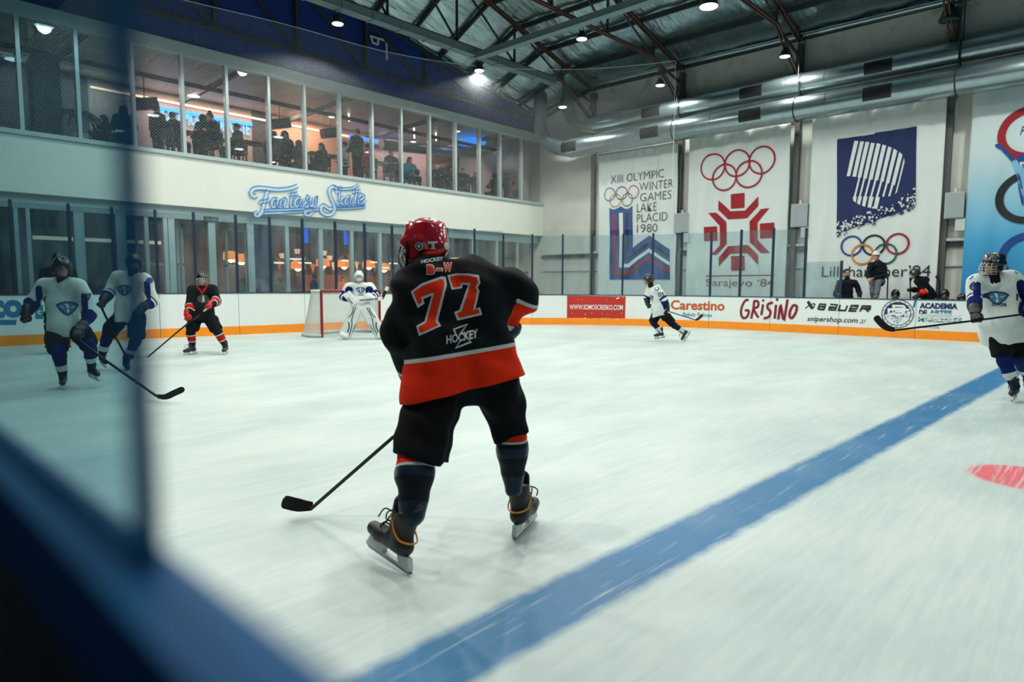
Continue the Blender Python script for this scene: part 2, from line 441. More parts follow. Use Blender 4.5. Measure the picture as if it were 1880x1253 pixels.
# ---------------------------------------------------------------- ice
def make_ice():
    m = bpy.data.materials.new('ice'); m.use_nodes = True; MATS['ice'] = m
    nt = m.node_tree; n = nt.nodes; L = nt.links; b = n['Principled BSDF']
    tc = n.new('ShaderNodeTexCoord'); sep = n.new('ShaderNodeSeparateXYZ'); L.new(tc.outputs['Object'], sep.inputs[0])
    def math_(op, a, bb=None, c=None):
        q = n.new('ShaderNodeMath'); q.operation = op
        for i, v in enumerate((a, bb, c)):
            if v is None: continue
            if isinstance(v, (int, float)): q.inputs[i].default_value = v
            else: L.new(v, q.inputs[i])
        return q.outputs[0]
    def noise(scale, det=5, rough=0.6, rot=0.0, sc=(1, 1, 1)):
        mp = n.new('ShaderNodeMapping'); mp.inputs['Rotation'].default_value = (0, 0, rot); mp.inputs['Scale'].default_value = sc
        L.new(tc.outputs['Object'], mp.inputs[0])
        q = n.new('ShaderNodeTexNoise'); q.inputs['Scale'].default_value = scale; q.inputs['Detail'].default_value = det; q.inputs['Roughness'].default_value = rough
        L.new(mp.outputs[0], q.inputs['Vector']); return q.outputs['Fac']
    def mrange(v, a, bb, c, d):
        q = n.new('ShaderNodeMapRange'); q.inputs[1].default_value = a; q.inputs[2].default_value = bb; q.inputs[3].default_value = c; q.inputs[4].default_value = d
        L.new(v, q.inputs[0]); return q.outputs[0]
    X, Y = sep.outputs['X'], sep.outputs['Y']
    wob = math_('MULTIPLY', math_('SUBTRACT', noise(5, 4), 0.5), 0.07)
    Yw = math_('ADD', Y, wob)
    # worn blue line: far edge and near edge drift slightly with X
    far = math_('MULTIPLY_ADD', X, -0.040, 2.06); near = math_('MULTIPLY_ADD', X, -0.047, 1.70)
    e1 = mrange(math_('SUBTRACT', far, Yw), -0.02, 0.05, 0, 1)
    e2 = mrange(math_('SUBTRACT', Yw, near), -0.02, 0.05, 0, 1)
    streak = noise(1.0, 6, 0.7, rot=-0.55, sc=(1.3, 26, 1))
    streak2 = noise(1.0, 5, 0.7, rot=-1.25, sc=(1.2, 30, 1))
    patch = noise(0.75, 4, 0.6)
    wear = math_('MULTIPLY', mrange(streak, 0.30, 0.44, 0.45, 1), mrange(patch, 0.33, 0.50, 0.88, 1))
    line = math_('MULTIPLY', math_('MULTIPLY', e1, e2), wear)
    # red face-off dot
    dx = math_('SUBTRACT', X, 6.15); dy = math_('SUBTRACT', Y, 0.42)
    r = math_('SQRT', math_('ADD', math_('MULTIPLY', dx, dx), math_('MULTIPLY', dy, dy)))
    dot = math_('MULTIPLY', mrange(r, 0.34, 0.40, 1, 0), mrange(streak2, 0.36, 0.52, 0.1, 0.95))
    ringm = math_('MULTIPLY', math_('MULTIPLY', mrange(r, 0.385, 0.40, 0, 1), mrange(r, 0.415, 0.43, 1, 0)), 0.12)
    dot = math_('MAXIMUM', dot, ringm)
    base = n.new('ShaderNodeMix'); base.data_type = 'RGBA'
    base.inputs['A'].default_value = rgb(166, 188, 186)+(1,); base.inputs['B'].default_value = rgb(203, 214, 208)+(1,)
    snow = math_('MULTIPLY_ADD', mrange(noise(0.55, 8, 0.62, rot=0.3, sc=(1, 2.2, 1)), 0.32, 0.62, 0.1, 0.78), 1.0, math_('MULTIPLY', mrange(noise(1.0, 7, 0.75, rot=0.75, sc=(1.5, 22, 1)), 0.42, 0.62, 0, 0.32), 1.0))
    L.new(snow, base.inputs['Factor'])
    mixl = n.new('ShaderNodeMix'); mixl.data_type = 'RGBA'; mixl.inputs['B'].default_value = rgb(0, 104, 154)+(1,)
    L.new(base.outputs['Result'], mixl.inputs['A']); L.new(line, mixl.inputs['Factor'])
    mixr = n.new('ShaderNodeMix'); mixr.data_type = 'RGBA'; mixr.inputs['B'].default_value = rgb(224, 76, 92)+(1,)
    L.new(mixl.outputs['Result'], mixr.inputs['A']); L.new(dot, mixr.inputs['Factor'])
    L.new(mixr.outputs['Result'], b.inputs['Base Color'])
    b.inputs['Roughness'].default_value = 0.42; b.inputs['Specular IOR Level'].default_value = 0.3
    return m
m_ice = make_ice()
ZE, ZS = 1.16, 1.05            # board height, end and side
X_WALL, Y_WALL = 22.2, 18.8
o = mobj('floor', [(-8, -7, 0), (24, -7, 0), (24, 26, 0), (-8, 26, 0)], [(0, 1, 2, 3)], m_ice); tag(o, 'white scraped ice sheet with a worn blue line', 'floor', kind='structure')

# ---------------------------------------------------------------- board line (plan view of the rink edge)
KEY = [(-7, 18.25), (-3, 18.25), (0, 18.25), (3, 18.22), (5.6, 18.15), (7.6, 17.85), (9.6, 17.5)]
ARC = [(10.95+9*math.cos(a), 8.4+9*math.sin(a)) for a in [math.radians(d) for d in (84, 76, 66, 56, 46, 36, 26, 17, 9, 3)]]
SIDE = [(19.95, 7.6), (19.95, 5), (19.95, 2.5), (19.95, 0), (19.95, -3), (19.95, -6.5)]
PATH = [Vector((p[0], p[1], 0)) for p in catmull([(a, b, 0) for a, b in KEY+ARC+SIDE], 10)]
CUM = [0.0]
for i in range(1, len(PATH)): CUM.append(CUM[-1]+(PATH[i]-PATH[i-1]).length)
def path_at(s):
    s = min(max(s, 0), CUM[-1]-1e-6)
    for i in range(1, len(CUM)):
        if CUM[i] >= s:
            t = (s-CUM[i-1])/(CUM[i]-CUM[i-1]); p = PATH[i-1].lerp(PATH[i], t); d = (PATH[i]-PATH[i-1]).normalized()
            return p, d
def board_h(s):
    p, d = path_at(s); t = min(1, max(0, (p.x-9)/8)); return ZE+(ZS-ZE)*t
def s_of_px(px, z=1.1):
    best = None; s = 0
    while s < CUM[-1]:
        p, d = path_at(s); q = proj((p.x, p.y, z))
        if q[2] > 0.5:
            e = abs(q[0]-px)
            if best is None or e < best[0]: best = (e, s)
        s += 0.05
    return best[1]
def samples(s0, s1, st=0.35):
    n = max(1, int((s1-s0)/st)); return [s0+(s1-s0)*i/n for i in range(n+1)]
def strip(s0, s1, z0f, z1f, in_off, thick):
    """solid strip following the board line; in_off = how far its face stands towards the ice"""
    mb = MB(); ss = samples(s0, s1); v = []; f = []
    for s in ss:
        p, d = path_at(s); nrm = Vector((d.y, -d.x, 0))      # towards the ice
        z0 = z0f(s) if callable(z0f) else z0f; z1 = z1f(s) if callable(z1f) else z1f
        a = p+nrm*in_off; b = p+nrm*(in_off-thick)
        v += [(a.x, a.y, z0), (a.x, a.y, z1), (b.x, b.y, z1), (b.x, b.y, z0)]
    for i in range(len(ss)-1):
        for k in range(4): f.append((i*4+k, i*4+(k+1) % 4, (i+1)*4+(k+1) % 4, (i+1)*4+k))
    f += [(3, 2, 1, 0), tuple((len(ss)-1)*4+k for k in range(4))]
    return v, f
POSTS_L = [-70, 18, 127, 205, 284, 358, 432, 497, 556, 616, 671, 722, 772, 822, 873, 925]
POSTS_R = [978, 1033, 1087, 1142, 1198, 1250, 1303, 1357, 1414, 1476, 1541]
PS = [s_of_px(x, 2.9) for x in POSTS_L]+[s_of_px(x, 1.06) for x in POSTS_R]
boards = thing('rink_boards', 'white rink boards with orange kick strip curving round the ice', 'boards', (10, 17.5, 0))
seams = [0.0, PS[0]]+[PS[i] for i in range(2, 16, 2)]+[PS[16]]+[PS[i] for i in range(18, 25, 2)]
seams += [s_of_px(1539, 0.5), s_of_px(1680, 0.5)]
ss = seams[-1]
while ss < CUM[-1]-2.2: ss += 2.3; seams.append(ss)
for i in range(len(seams)-1):
    a, b = seams[i]+0.006, seams[i+1]-0.006
    v, f = strip(a, b, 0.0, lambda s: board_h(s)-0.03, 0.0, 0.09); p = mobj('board_panel', v, f, m_board, boards)
    v, f = strip(a, b, 0.0, 0.235, 0.014, 0.014); mobj('kick_strip', v, f, m_kick, p).data.transform(Matrix.Identity(4))
v, f = strip(0, CUM[-1], lambda s: board_h(s)-0.03, board_h, 0.012, 0.12); mobj('cap_rail', v, f, mat('cap_rail_grey', rgb(40, 62, 84), 0.4, var=0.1), boards)
s_blue_end = s_of_px(1541, 1.06)

# glass and posts above the boards
m_glass = glass_mat('rink_glass', (0.82, 0.89, 0.90), 0.05, haze=0.05, haze_col=(0.62, 0.72, 0.74), smear=(2.2, 2.2, 0.7))
ZG = lambda i: 3.22 if i < 15 else 3.07
for i in range(len(PS)):
    p, d = path_at(PS[i]); nrm = Vector((d.y, -d.x, 0)); z0 = board_h(PS[i]); z1 = ZG(i)+0.05
    if i == len(PS)-1: z1 = 2.10
    if i == len(PS)-2: z1 = 3.07
    mb = MB(); c = p-nrm*0.045
    w = 0.06
    mb.beam((c.x, c.y, z0), (c.x, c.y, z1), w, 0.07, up=nrm)
    side = 'end boards' if i < 14 else ('rounded board corner' if i < 18 else 'side boards by the banners')
    tag(mb.build('glass_post', m_navymetal), f'navy glass post on the {side}, post {i+1} counted from the left', 'post', 'rink glass posts')
    if i < len(PS)-1:
        zt = ZG(i)
        if i == len(PS)-2: zt = 2.08
        if i == len(PS)-3: zt = 3.05
        v, f = strip(PS[i]+0.03, PS[i+1]-0.03, board_h, zt, -0.04, 0.012)
        tag(mobj('glass_screen', v, f, m_glass), f'clear scuffed glass on the {side}, screen {i+1} counted from the left', 'glass screen', 'rink glass screens')

# ---------------------------------------------------------------- walls and roof
EAVE = 9.2; SLOPE = 0.27; RIDGE_X = 7.4
def roof_z(x): return EAVE+SLOPE*(X_WALL-x) if x > RIDGE_X else EAVE+SLOPE*(X_WALL-RIDGE_X)-SLOPE*(RIDGE_X-x)
mb = MB(); mb.box(X_WALL, -6.9, 0, X_WALL+0.25, Y_WALL+7, 9.75); tag(mb.build('wall_right', m_side), 'tall pale rendered side wall behind the banners', 'wall', kind='structure')
# end wall: white band, navy gable; gallery and restaurant openings between
mb = MB(); mb.box(-7.9, Y_WALL, 3.5, X_WALL, Y_WALL+0.25, 4.82); tag(mb.build('wall_end', m_white), 'white band wall between the gallery windows and the lower glazing', 'wall', kind='structure')
G = [(-7.9, 9.6), (7.4, 10.9), (11.4, 10.55), (13.48, 10.2), (15.65, 9.72), (21.9, 8.5), (22.2, 8.45)]
v = [(x, Y_WALL+y, z) for y in (0, 0.25) for x, z in [(-7.9, 7.78), (22.2, 7.78)]+G[::-1]]
n_ = len(G)+2
f = [tuple(range(n_))[::-1], tuple(range(n_, 2*n_))]+[(i, (i+1) % n_, n_+(i+1) % n_, n_+i) for i in range(n_)]
tag(mobj('wall_gable', v, f, m_navy), 'dark navy gable wall above the gallery windows', 'wall', kind='structure')
# roof lining: metallic insulation foil, sagging between the purlins
def make_foil():
    m = mat('roof_foil', rgb(158, 180, 186), 0.24, metal=0.9, var=0.4, scale=1.3, bump=0.0)
    nt = m.node_tree; n = nt.nodes; tc = n.new('ShaderNodeTexCoord'); mp = n.new('ShaderNodeMapping'); mp.inputs['Scale'].default_value = (0.30, 2.2, 1)
    nz = n.new('ShaderNodeTexNoise'); nz.inputs['Scale'].default_value = 1.4; nz.inputs['Detail'].default_value = 4
    wv = n.new('ShaderNodeTexWave'); wv.wave_profile = 'SAW'; wv.bands_direction = 'Y'; wv.inputs['Scale'].default_value = 0.42; wv.inputs['Distortion'].default_value = 0.9; wv.inputs['Detail'].default_value = 1; wv.inputs['Detail Scale'].default_value = 0.6
    nt.links.new(tc.outputs['Object'], mp.inputs[0]); nt.links.new(mp.outputs[0], nz.inputs['Vector']); nt.links.new(tc.outputs['Object'], wv.inputs['Vector'])
    ad = n.new('ShaderNodeMath'); ad.operation = 'MULTIPLY_ADD'; ad.inputs[1].default_value = 0.8; nt.links.new(nz.outputs['Fac'], ad.inputs[0]); nt.links.new(wv.outputs['Fac'], ad.inputs[2])
    bp = n.new('ShaderNodeBump'); bp.inputs['Strength'].default_value = 0.9; bp.inputs['Distance'].default_value = 0.16
    nt.links.new(ad.outputs[0], bp.inputs['Height']); nt.links.new(bp.outputs['Normal'], n['Principled BSDF'].inputs['Normal'])
    return m
def stain_wall():
    m = m_side; nt = m.node_tree; n = nt.nodes; b = n['Principled BSDF']; L = nt.links
    src = b.inputs['Base Color'].links[0].from_socket; tc = n.new('ShaderNodeTexCoord'); sp = n.new('ShaderNodeSeparateXYZ'); L.new(tc.outputs['Object'], sp.inputs[0])
    nz = n.new('ShaderNodeTexNoise'); nz.inputs['Scale'].default_value = 0.9; nz.inputs['Detail'].default_value = 9; nz.inputs['Roughness'].default_value = 0.72; L.new(tc.outputs['Object'], nz.inputs['Vector'])
    r1 = n.new('ShaderNodeMapRange'); r1.inputs[1].default_value = 0.50; r1.inputs[2].default_value = 0.68; L.new(nz.outputs['Fac'], r1.inputs[0])
    r2 = n.new('ShaderNodeMapRange'); r2.inputs[1].default_value = 7.6; r2.inputs[2].default_value = 9.2; r2.inputs[3].default_value = 0.0; r2.inputs[4].default_value = 0.75; L.new(sp.outputs['Z'], r2.inputs[0])
    mu = n.new('ShaderNodeMath'); mu.operation = 'MULTIPLY'; L.new(r1.outputs[0], mu.inputs[0]); L.new(r2.outputs[0], mu.inputs[1])
    mx = n.new('ShaderNodeMix'); mx.data_type = 'RGBA'; L.new(mu.outputs[0], mx.inputs['Factor']); L.new(src, mx.inputs['A']); mx.inputs['B'].default_value = rgb(70, 72, 62)+(1,); L.new(mx.outputs['Result'], b.inputs['Base Color'])
stain_wall()
m_foil = make_foil()
ys = [-6.9+0.3*i for i in range(int((Y_WALL+6.9)/0.3)+1)]+[Y_WALL]
xs = [22.2-0.35*i for i in range(88)]
def gz(x):
    for (a, za), (b, zb) in zip(G, G[1:]):
        if a <= x <= b: return za+(zb-za)*(x-a)/(b-a)
    return G[-1][1] if x > 22 else G[0][1]
def ceil_z(x, y):
    z = roof_z(x)
    if y > 16.3:
        t = (y-16.3)/(Y_WALL-16.3); z = z*(1-t)+gz(x)*t
    ph = ((X_WALL-x) % 1.45)/1.45
    return z-0.10*math.sin(math.pi*ph)**2+0.02*math.sin(y*5.1+x)+0.16
v = [(x, y, ceil_z(x, y)) for x in xs for y in ys]; nn = len(ys)
f = [(i*nn+j, i*nn+j+1, (i+1)*nn+j+1, (i+1)*nn+j) for i in range(len(xs)-1) for j in range(nn-1)]
tag(mobj('ceiling', v, f, m_foil, None, True), 'shiny silver foil lining under the sloping roof', 'ceiling', kind='structure')
# eave pipe along the side wall
mb = MB(); mb.tube([(21.95, -6.5, 9.15), (21.95, 16.8, 9.35)], 0.09, 10); tag(mb.build('eave_pipe', m_galv, None, True), 'long galvanised pipe along the top of the side wall', 'pipe')
ORD = ['nearest the side wall', 'second from the side wall', 'third from the side wall', 'fourth from the side wall', 'fifth from the side wall', 'sixth from the side wall', 'seventh from the side wall', 'eighth from the side wall', 'ninth from the side wall', 'tenth from the side wall']
for i in range(10):
    x = X_WALL-0.15-1.45*i; mb = MB()
    mb.beam((x, -6.8, roof_z(x)+0.0), (x, 16.3, roof_z(x)+0.0), 0.07, 0.16)
    mb.beam((x, 16.3, roof_z(x)+0.0), (x, Y_WALL, gz(x)+0.0), 0.07, 0.16)
    tag(mb.build('purlin', m_dark), f'dark steel roof purlin running beside the foil, {ORD[i]}', 'purlin', 'roof purlins')
# trusses with their columns
TY = [16.0, 12.1, 7.95, 3.8, -0.35]
TN = ['farthest, beside the end wall', 'second from the end wall', 'third from the end wall', 'fourth from the end wall', 'nearest the camera on the right']
for k, y in enumerate(TY):
    t = thing('roof_truss', f'rust brown steel roof truss, {TN[k]}', 'truss', (14, y, 9), 'roof trusses')
    zb = 9.08; L0 = -2 if k < 2 else 2
    mb = MB()
    for dy in (-0.06, 0.06): mb.beam((22.0, y+dy, roof_z(22.0)-0.12), (RIDGE_X, y+dy, roof_z(RIDGE_X)-0.12), 0.04, 0.10)
    mb.build('top_chord', m_rust, t)
    mb = MB()
    for dy in (-0.05, 0.05): mb.beam((20.0, y+dy, zb), (L0, y+dy, zb), 0.04, 0.065)
    mb.build('bottom_chord', m_rust, t)
    mb = MB()
    for dy in (-0.05, 0.05): mb.beam((20.0, y+dy, zb), (22.05, y+dy, 7.85), 0.04, 0.07)
    mb.build('knee_brace', m_rust, t)
    mb = MB(); mb.beam((20.25, y, 8.95), (22.0, y, 8.62), 0.06, 0.07); mb.build('strut', m_dark, t)
    nodes = [20.0, 17.3, 14.6, 11.9, 9.2]
    for j, x in enumerate(nodes):
        mb = MB(); mb.beam((x, y, zb), (x, y, roof_z(x)-0.15), 0.06, 0.06); mb.build('web_post', m_dark, t)
        if j: mb = MB(); mb.beam((nodes[j-1], y, zb), (x, y, roof_z(x)-0.15), 0.05, 0.05); mb.build('web_diagonal', m_dark, t)
    mb = MB(); mb.beam((22.05, y, 0), (22.05, y, 9.02), 0.14, 0.16, up=(0, 1, 0)); mb.beam((21.9, y, 8.3), (22.05, y, 9.0), 0.3, 0.12, up=(0, 1, 0))
    tag(mb.build('wall_column', m_column), f'grey steel column against the side wall, {TN[k]}', 'column', 'wall columns')
# gable truss on the navy wall
t = thing('gable_truss', 'dark brown truss standing flat against the navy gable wall', 'truss', (15, 18.6, 8.4))
yb = 18.68; px_n = [(395, 54), (546, 97), (673, 136), (782, 166)]
nb = [ony(*p, yb) for p in px_n]
mb = MB(); mb.beam((4.5, yb, 8.37), (21.7, yb, 8.37), 0.06, 0.10); mb.build('bottom_chord', m_dark, t)
mb = MB()
GG = [(4.0, 10.75), (7.4, 10.8), (11.4, 10.45), (13.48, 10.1), (15.65, 9.62), (21.9, 8.4)]
for (a, za), (b, zb2) in zip(GG, GG[1:]): mb.beam((a, yb, za), (b, yb, zb2), 0.08, 0.14)
mb.build('top_chord', m_dark, t)
prev = None
for p in nb:
    zt = gz(p.x)-0.1
    mb = MB(); mb.beam((p.x, yb, 8.37), (p.x, yb, zt), 0.10, 0.10); mb.build('web_post', m_dark, t)
    mb = MB(); x0 = (prev.x if prev else p.x-2.5); mb.beam((x0, yb, gz(x0)-0.15), (p.x, yb, 8.37), 0.07, 0.07); mb.build('web_diagonal', m_dark, t)
    prev = p
mb = MB(); x0 = prev.x; mb.beam((x0, yb, gz(x0)-0.15), (x0+2.6, yb, 8.37), 0.06, 0.06); mb.build('web_diagonal', m_dark, t)
# conduit mark on the navy wall
mb = MB()
for a, b in (((679, 66), (709, 75)), ((709, 75), (710, 110)), ((681, 66), (684, 78)), ((684, 78), (694, 82)), ((694, 71), (694, 82))):
    mb.beam(ony(*a, 18.72), ony(*b, 18.72), 0.05, 0.05)
tag(mb.build('conduit', m_ledge), 'thin white conduit bent on the navy gable wall', 'conduit')
# cable trays
mb = MB(); mb.box(4.0, 15.72, 8.78, 19.2, 15.76, 8.98); mb.box(4.0, 15.72, 8.76, 19.2, 16.04, 8.79); mb.box(4.0, 16.0, 8.78, 19.2, 16.04, 8.98)
for i in range(16): mb.box(4.2+i, 15.70, 8.74, 4.26+i, 16.06, 8.99)
tag(mb.build('cable_tray', m_tray), 'perforated grey cable tray crossing under the roof along the far truss', 'cable tray')
mb = MB(); mb.box(15.0, -6, 8.62, 15.04, 15.6, 8.78); mb.box(15.0, -6, 8.60, 15.26, 15.6, 8.63); mb.box(15.22, -6, 8.62, 15.26, 15.6, 8.78)
tag(mb.build('cable_tray', m_tray), 'grey cable tray running parallel to the side wall, meeting the far tray', 'cable tray')

# ---------------------------------------------------------------- high-bay lamps (each lamp carries its own light)
m_lens = emis('lamp_lens', (0.9, 1.0, 1.0), 14.0)
def lamp_light(x, y, z, p=LAMP_POWER):
    L = bpy.data.lights.new('lamp_light', 'SPOT'); L.spot_size = math.radians(150); L.spot_blend = 0.22; L.shadow_soft_size = 0.16; L.energy = p; L.color = LAMP_COL
    lo = bpy.data.objects.new('lamp_light', L); COL.objects.link(lo); lo.location = (x, y, z)
    return lo
def lamp(x, y, z, label, power=LAMP_POWER, s=1.0, z_top=9.0, lit=True):
    t = thing('high_bay_lamp', label, 'lamp', (x, y, z), 'high-bay lamps')
    def ring(prof, name, m, sm=True):
        mb = MB(); mb._lathe2(Vector((x, y, z)), Vector((0, 0, 1)), [(d*s, r*s) for d, r in prof], 20, 0); return mb.build(name, m, t, sm)
    ring([(0.0, 0.235), (0.03, 0.24), (0.05, 0.225), (0.10, 0.21), (0.26, 0.155), (0.28, 0.10), (0.36, 0.09), (0.37, 0.03)], 'housing', m_black)
    ring([(-0.012, 0.205), (-0.004, 0.215), (0.0, 0.22)], 'lens', m_lens if lit else mat('lens_off', rgb(60, 72, 74), 0.3))
    mb = MB()
    mb.tube([(x-0.17*s, y, z+0.14*s), (x-0.16*s, y, z+0.45*s), (x, y, z+0.56*s), (x+0.16*s, y, z+0.45*s), (x+0.17*s, y, z+0.14*s)], 0.014, 6)
    mb.build('bracket', m_black, t)
    mb = MB(); mb.tube([(x, y, z+0.56*s), (x, y, z_top)], 0.012, 6); mb.build('hanger', m_black, t)
    if lit: lo = lamp_light(x, y, z-0.03, power); lo.parent = t; lo.location = (0, 0, -0.03)
    return t
LP = [((620, 44), 16.0, 'high bay lamp hanging on the navy gable side, leftmost in view'), ((880, 130), 16.0, 'high bay lamp hanging under the cable tray junction'),
      ((1033, 197), 15.9, 'high bay lamp hanging beside the curved duct elbow'), ((1068, 72), 12.1, 'high bay lamp hanging beneath the middle of the roof, upper centre'),
      ((1212, 157), 12.1, 'high bay lamp hanging above the first two banners'), ((1441, 104), 7.95, 'high bay lamp hanging above the gap between second and third banner'),
      ((1743, 38), 3.8, 'large unlit high bay lamp hanging at the top right')]
for (px_, y, lab) in LP:
    p = ony(*px_, y); lamp(p.x, p.y, p.z, lab, power=LAMP_POWER*(0.6 if p.x > 19 else 1), s=0.66 if y > 5 else 1.05, lit=y > 5)
for x, y in [(15.7, 7.95), (15.7, 3.8), (18.6, 1.6), (10.2, 12.1), (10.2, 7.95), (10.2, 3.8), (4.8, 16.0), (4.8, 12.1), (4.8, 7.95), (0.5, 12.1), (4.8, 3.8), (0.5, 7.95), (0.5, 3.8), (15.7, -0.35), (10.2, -0.35), (4.8, -0.35), (0.5, -0.35), (10.2, -4.5), (4.8, -4.5)]:
    lamp(x, y, 8.3, 'high bay lamp hanging out of view above the ice', power=LAMP_POWER*(1.0 if y > 5 else (0.8 if y > 0 else 0.38)), z_top=9.0)

# ---------------------------------------------------------------- ventilation ducts
def duct(name, label, pts, r, vents, rv):
    t = thing(name, label, 'duct', pts[0])
    mb = MB(); mb.tube([pts[0], pts[1]], r, 32, 0, True); a, b = Vector(pts[0]), Vector(pts[1]); d = (b-a); n = int(d.length/1.2)
    for i in range(1, n):
        c = a+d*(i/n); u = d.normalized(); mb.tube([c-u*0.02, c+u*0.02], r+0.008, 32)
    mb.build('pipe', m_galv, t, True)
    mb = MB(); el = pts[1:]
    mb.tube(el, rv, 24, 0, True, radii=[r*0.97]+[rv]*(len(el)-1))
    for i in range(len(el)):
        if i == 0 or i == len(el)-1: continue
        u = (Vector(el[min(i+1, len(el)-1)])-Vector(el[i-1])).normalized(); c = Vector(el[i]); mb.tube([c-u*0.02, c+u*0.02], rv+0.012, 24)
    mb.build('elbow', m_galv, t, True)
    for y0, y1, a0, a1 in vents:
        x, z = pts[0][0], pts[0][2]; vs = []; fs = []; K = 8
        for yy in (y0, y1):
            for q in range(K+1):
                an = math.radians(a0+(a1-a0)*q/K); vs.append((x+(r+0.014)*math.cos(an), yy, z+(r+0.014)*math.sin(an)))
        for q in range(K): fs.append((q, q+1, K+2+q, K+1+q))
        g = mobj('vent_grille', vs, fs, m_black, t)
        md = g.modifiers.new('thick', 'SOLIDIFY'); md.thickness = 0.012
    for y in TY[1:4]:
        mb = MB(); vs = [(pts[0][0]+(r+0.012)*math.cos(q), y-0.25, pts[0][2]+(r+0.012)*math.sin(q)) for q in [2*math.pi*i/24 for i in range(25)]]
        mb.tube(vs, 0.018, 6); mb.tube([(pts[0][0], y-0.25, pts[0][2]+r), (pts[0][0], y-0.25, 9.1 if r > 0.35 else 9.2)], 0.015, 6); mb.build('hanger_strap', m_dark, t)
    return t
def arc_up(p, x1, y1, R, ztop, n=7):
    out = []
    for i in range(n+1):
        a = math.pi/2*i/n; s = i/n
        out.append((p[0]+(x1-p[0])*s, p[1]+(y1-p[1])*math.sin(a), p[2]+R*(1-math.cos(a))))
    return out+[(x1, y1, ztop)]
def vy(pxa, pxb, X): return onx(pxa, 200, X).y, onx(pxb, 200, X).y
va = [vy(1180, 1213, 21.0)+(150, 210), vy(1360, 1400, 21.0)+(150, 210), vy(1585, 1637, 21.0)+(150, 210), vy(1035, 1062, 21.0)+(150, 210)]
vb = [vy(1180, 1213, 21.4)+(150, 208), vy(1359, 1399, 21.4)+(150, 208), vy(1584, 1635, 21.4)+(150, 208)]
duct('duct', 'lower galvanised round duct with dark grilles above the banners', [(21.2, -6.5, 6.82)]+arc_up((21.2, 16.5, 6.82), 20.95, 17.95, 1.05, 9.3), 0.37, va, 0.29)
duct('duct', 'upper galvanised round duct tucked against the side wall', [(21.65, -6.5, 7.66)]+arc_up((21.65, 15.6, 7.66), 21.45, 16.9, 0.95, 9.6), 0.35, vb, 0.26)
# horizontal ledge on the side wall behind the banners, and grey boxes on the columns
mb = MB(); mb.box(22.02, -6, 2.66, 22.2, Y_WALL-0.01, 2.74, 0); mb.box(22.08, -6, 2.52, 22.2, Y_WALL-0.01, 2.60, 1); mb.box(22.12, -6, 1.95, 22.2, Y_WALL-0.01, 2.02, 0)  # dark middle strip is the ledge's shadow, built as a box
tag(mb.build('wall_rail', [m_ledge, m_dark]), 'pale horizontal rail with a painted shadow strip fixed along the side wall behind the banners', 'rail')
m_box = mat('grey_box_mesh', rgb(150, 160, 162), 0.6, var=0.1, scale=60)
for k, (xa, ya, xb, yb2, lab) in enumerate([(1240, 393, 1264, 427, 'first and second banner'), (1455, 376, 1482, 416, 'second and third banner'), (1737, 355, 1769, 400, 'third and fourth banner')]):
    a = onx(xa, ya, 21.85); b = onx(xb, yb2, 21.85)
    t = thing('wall_speaker', f'grey box speaker on the column between the {lab}', 'speaker', (21.95, (a.y+b.y)/2, b.z), 'wall speakers')
    mb = MB(); mb.box(21.75, b.y, b.z, 21.98, a.y, a.z); mb.build('cabinet', m_ledge, t)
    mb = MB(); mb.box(21.735, b.y+0.02, b.z+0.02, 21.75, a.y-0.02, a.z-0.02); mb.build('front_grille', m_box, t)
    mb = MB(); mb.box(21.85, (a.y+b.y)/2-0.04, a.z, 21.98, (a.y+b.y)/2+0.04, a.z+0.12); mb.build('bracket', m_ledge, t); mb = MB(); mb.box(21.8, b.y-0.05, b.z-0.35, 21.98, b.y+0.18, b.z-0.02); mb.build('junction_box', m_ledge, t)
# ---------------------------------------------------------------- gallery behind the upper windows
m_wglass = glass_mat('window_glass', (0.88, 0.90, 0.90), 0.02, haze=0.012, haze_col=(0.6, 0.66, 0.66), smear=(0.8, 0.8, 0.8), gloss=1.6)
MUL = [45, 150, 250, 340, 420, 496, 561, 625, 684, 737, 789, 836, 880, 918, 957, 994]
MX = [ony(x, 300, Y_WALL).x for x in MUL]; MX = [-5.0, -3.8, -2.6, -1.3, -0.1, 1.15, 2.4]+MX
ZB, ZT = 4.90, 7.48
mb = MB(); mb.box(-7.9, Y_WALL-0.07, 4.82, X_WALL-0.02, Y_WALL+0.2, 4.92); tag(mb.build('trim_1', m_frame), 'grey sill running under the gallery windows', 'trim', kind='structure')
mb = MB(); mb.box(-7.9, Y_WALL-0.09, 7.48, X_WALL-0.02, Y_WALL+0.22, 7.80); tag(mb.build('trim_2', m_frame), 'grey beam running above the gallery windows', 'trim', kind='structure')
for i in range(len(MX)-1):
    w = bpy.data.objects.new(f'window_{i+1}', None); link(w); w.location = (MX[i], Y_WALL, ZB)
    tag(w, f'tall gallery window pane, number {i+1} from the left end of the gallery', 'window', kind='structure')
    mb = MB(); mb.box(MX[i]-0.04, Y_WALL-0.05, ZB, MX[i]+0.04, Y_WALL+0.12, ZT); mb.build('mullion', m_frame, w)
    mb = MB(); mb.box(MX[i]+0.05, Y_WALL+0.05, ZB, MX[i+1]-0.05, Y_WALL+0.06, ZT); mb.build('pane', m_wglass, w)
YB = 24.2
m_gfloor = mat('dark_floor', rgb(40, 38, 38), 0.6)
mb = MB(); mb.box(-7.9, Y_WALL+0.25, 4.65, X_WALL, 25.8, 4.8); tag(mb.build('floor_gallery', m_gfloor), 'dark floor of the upstairs gallery', 'floor', kind='structure')
m_gceil = mat('gallery_ceiling', rgb(190, 184, 172), 0.5, metal=0.1, var=0.3, scale=1.2, bump=0.3, bscale=6)
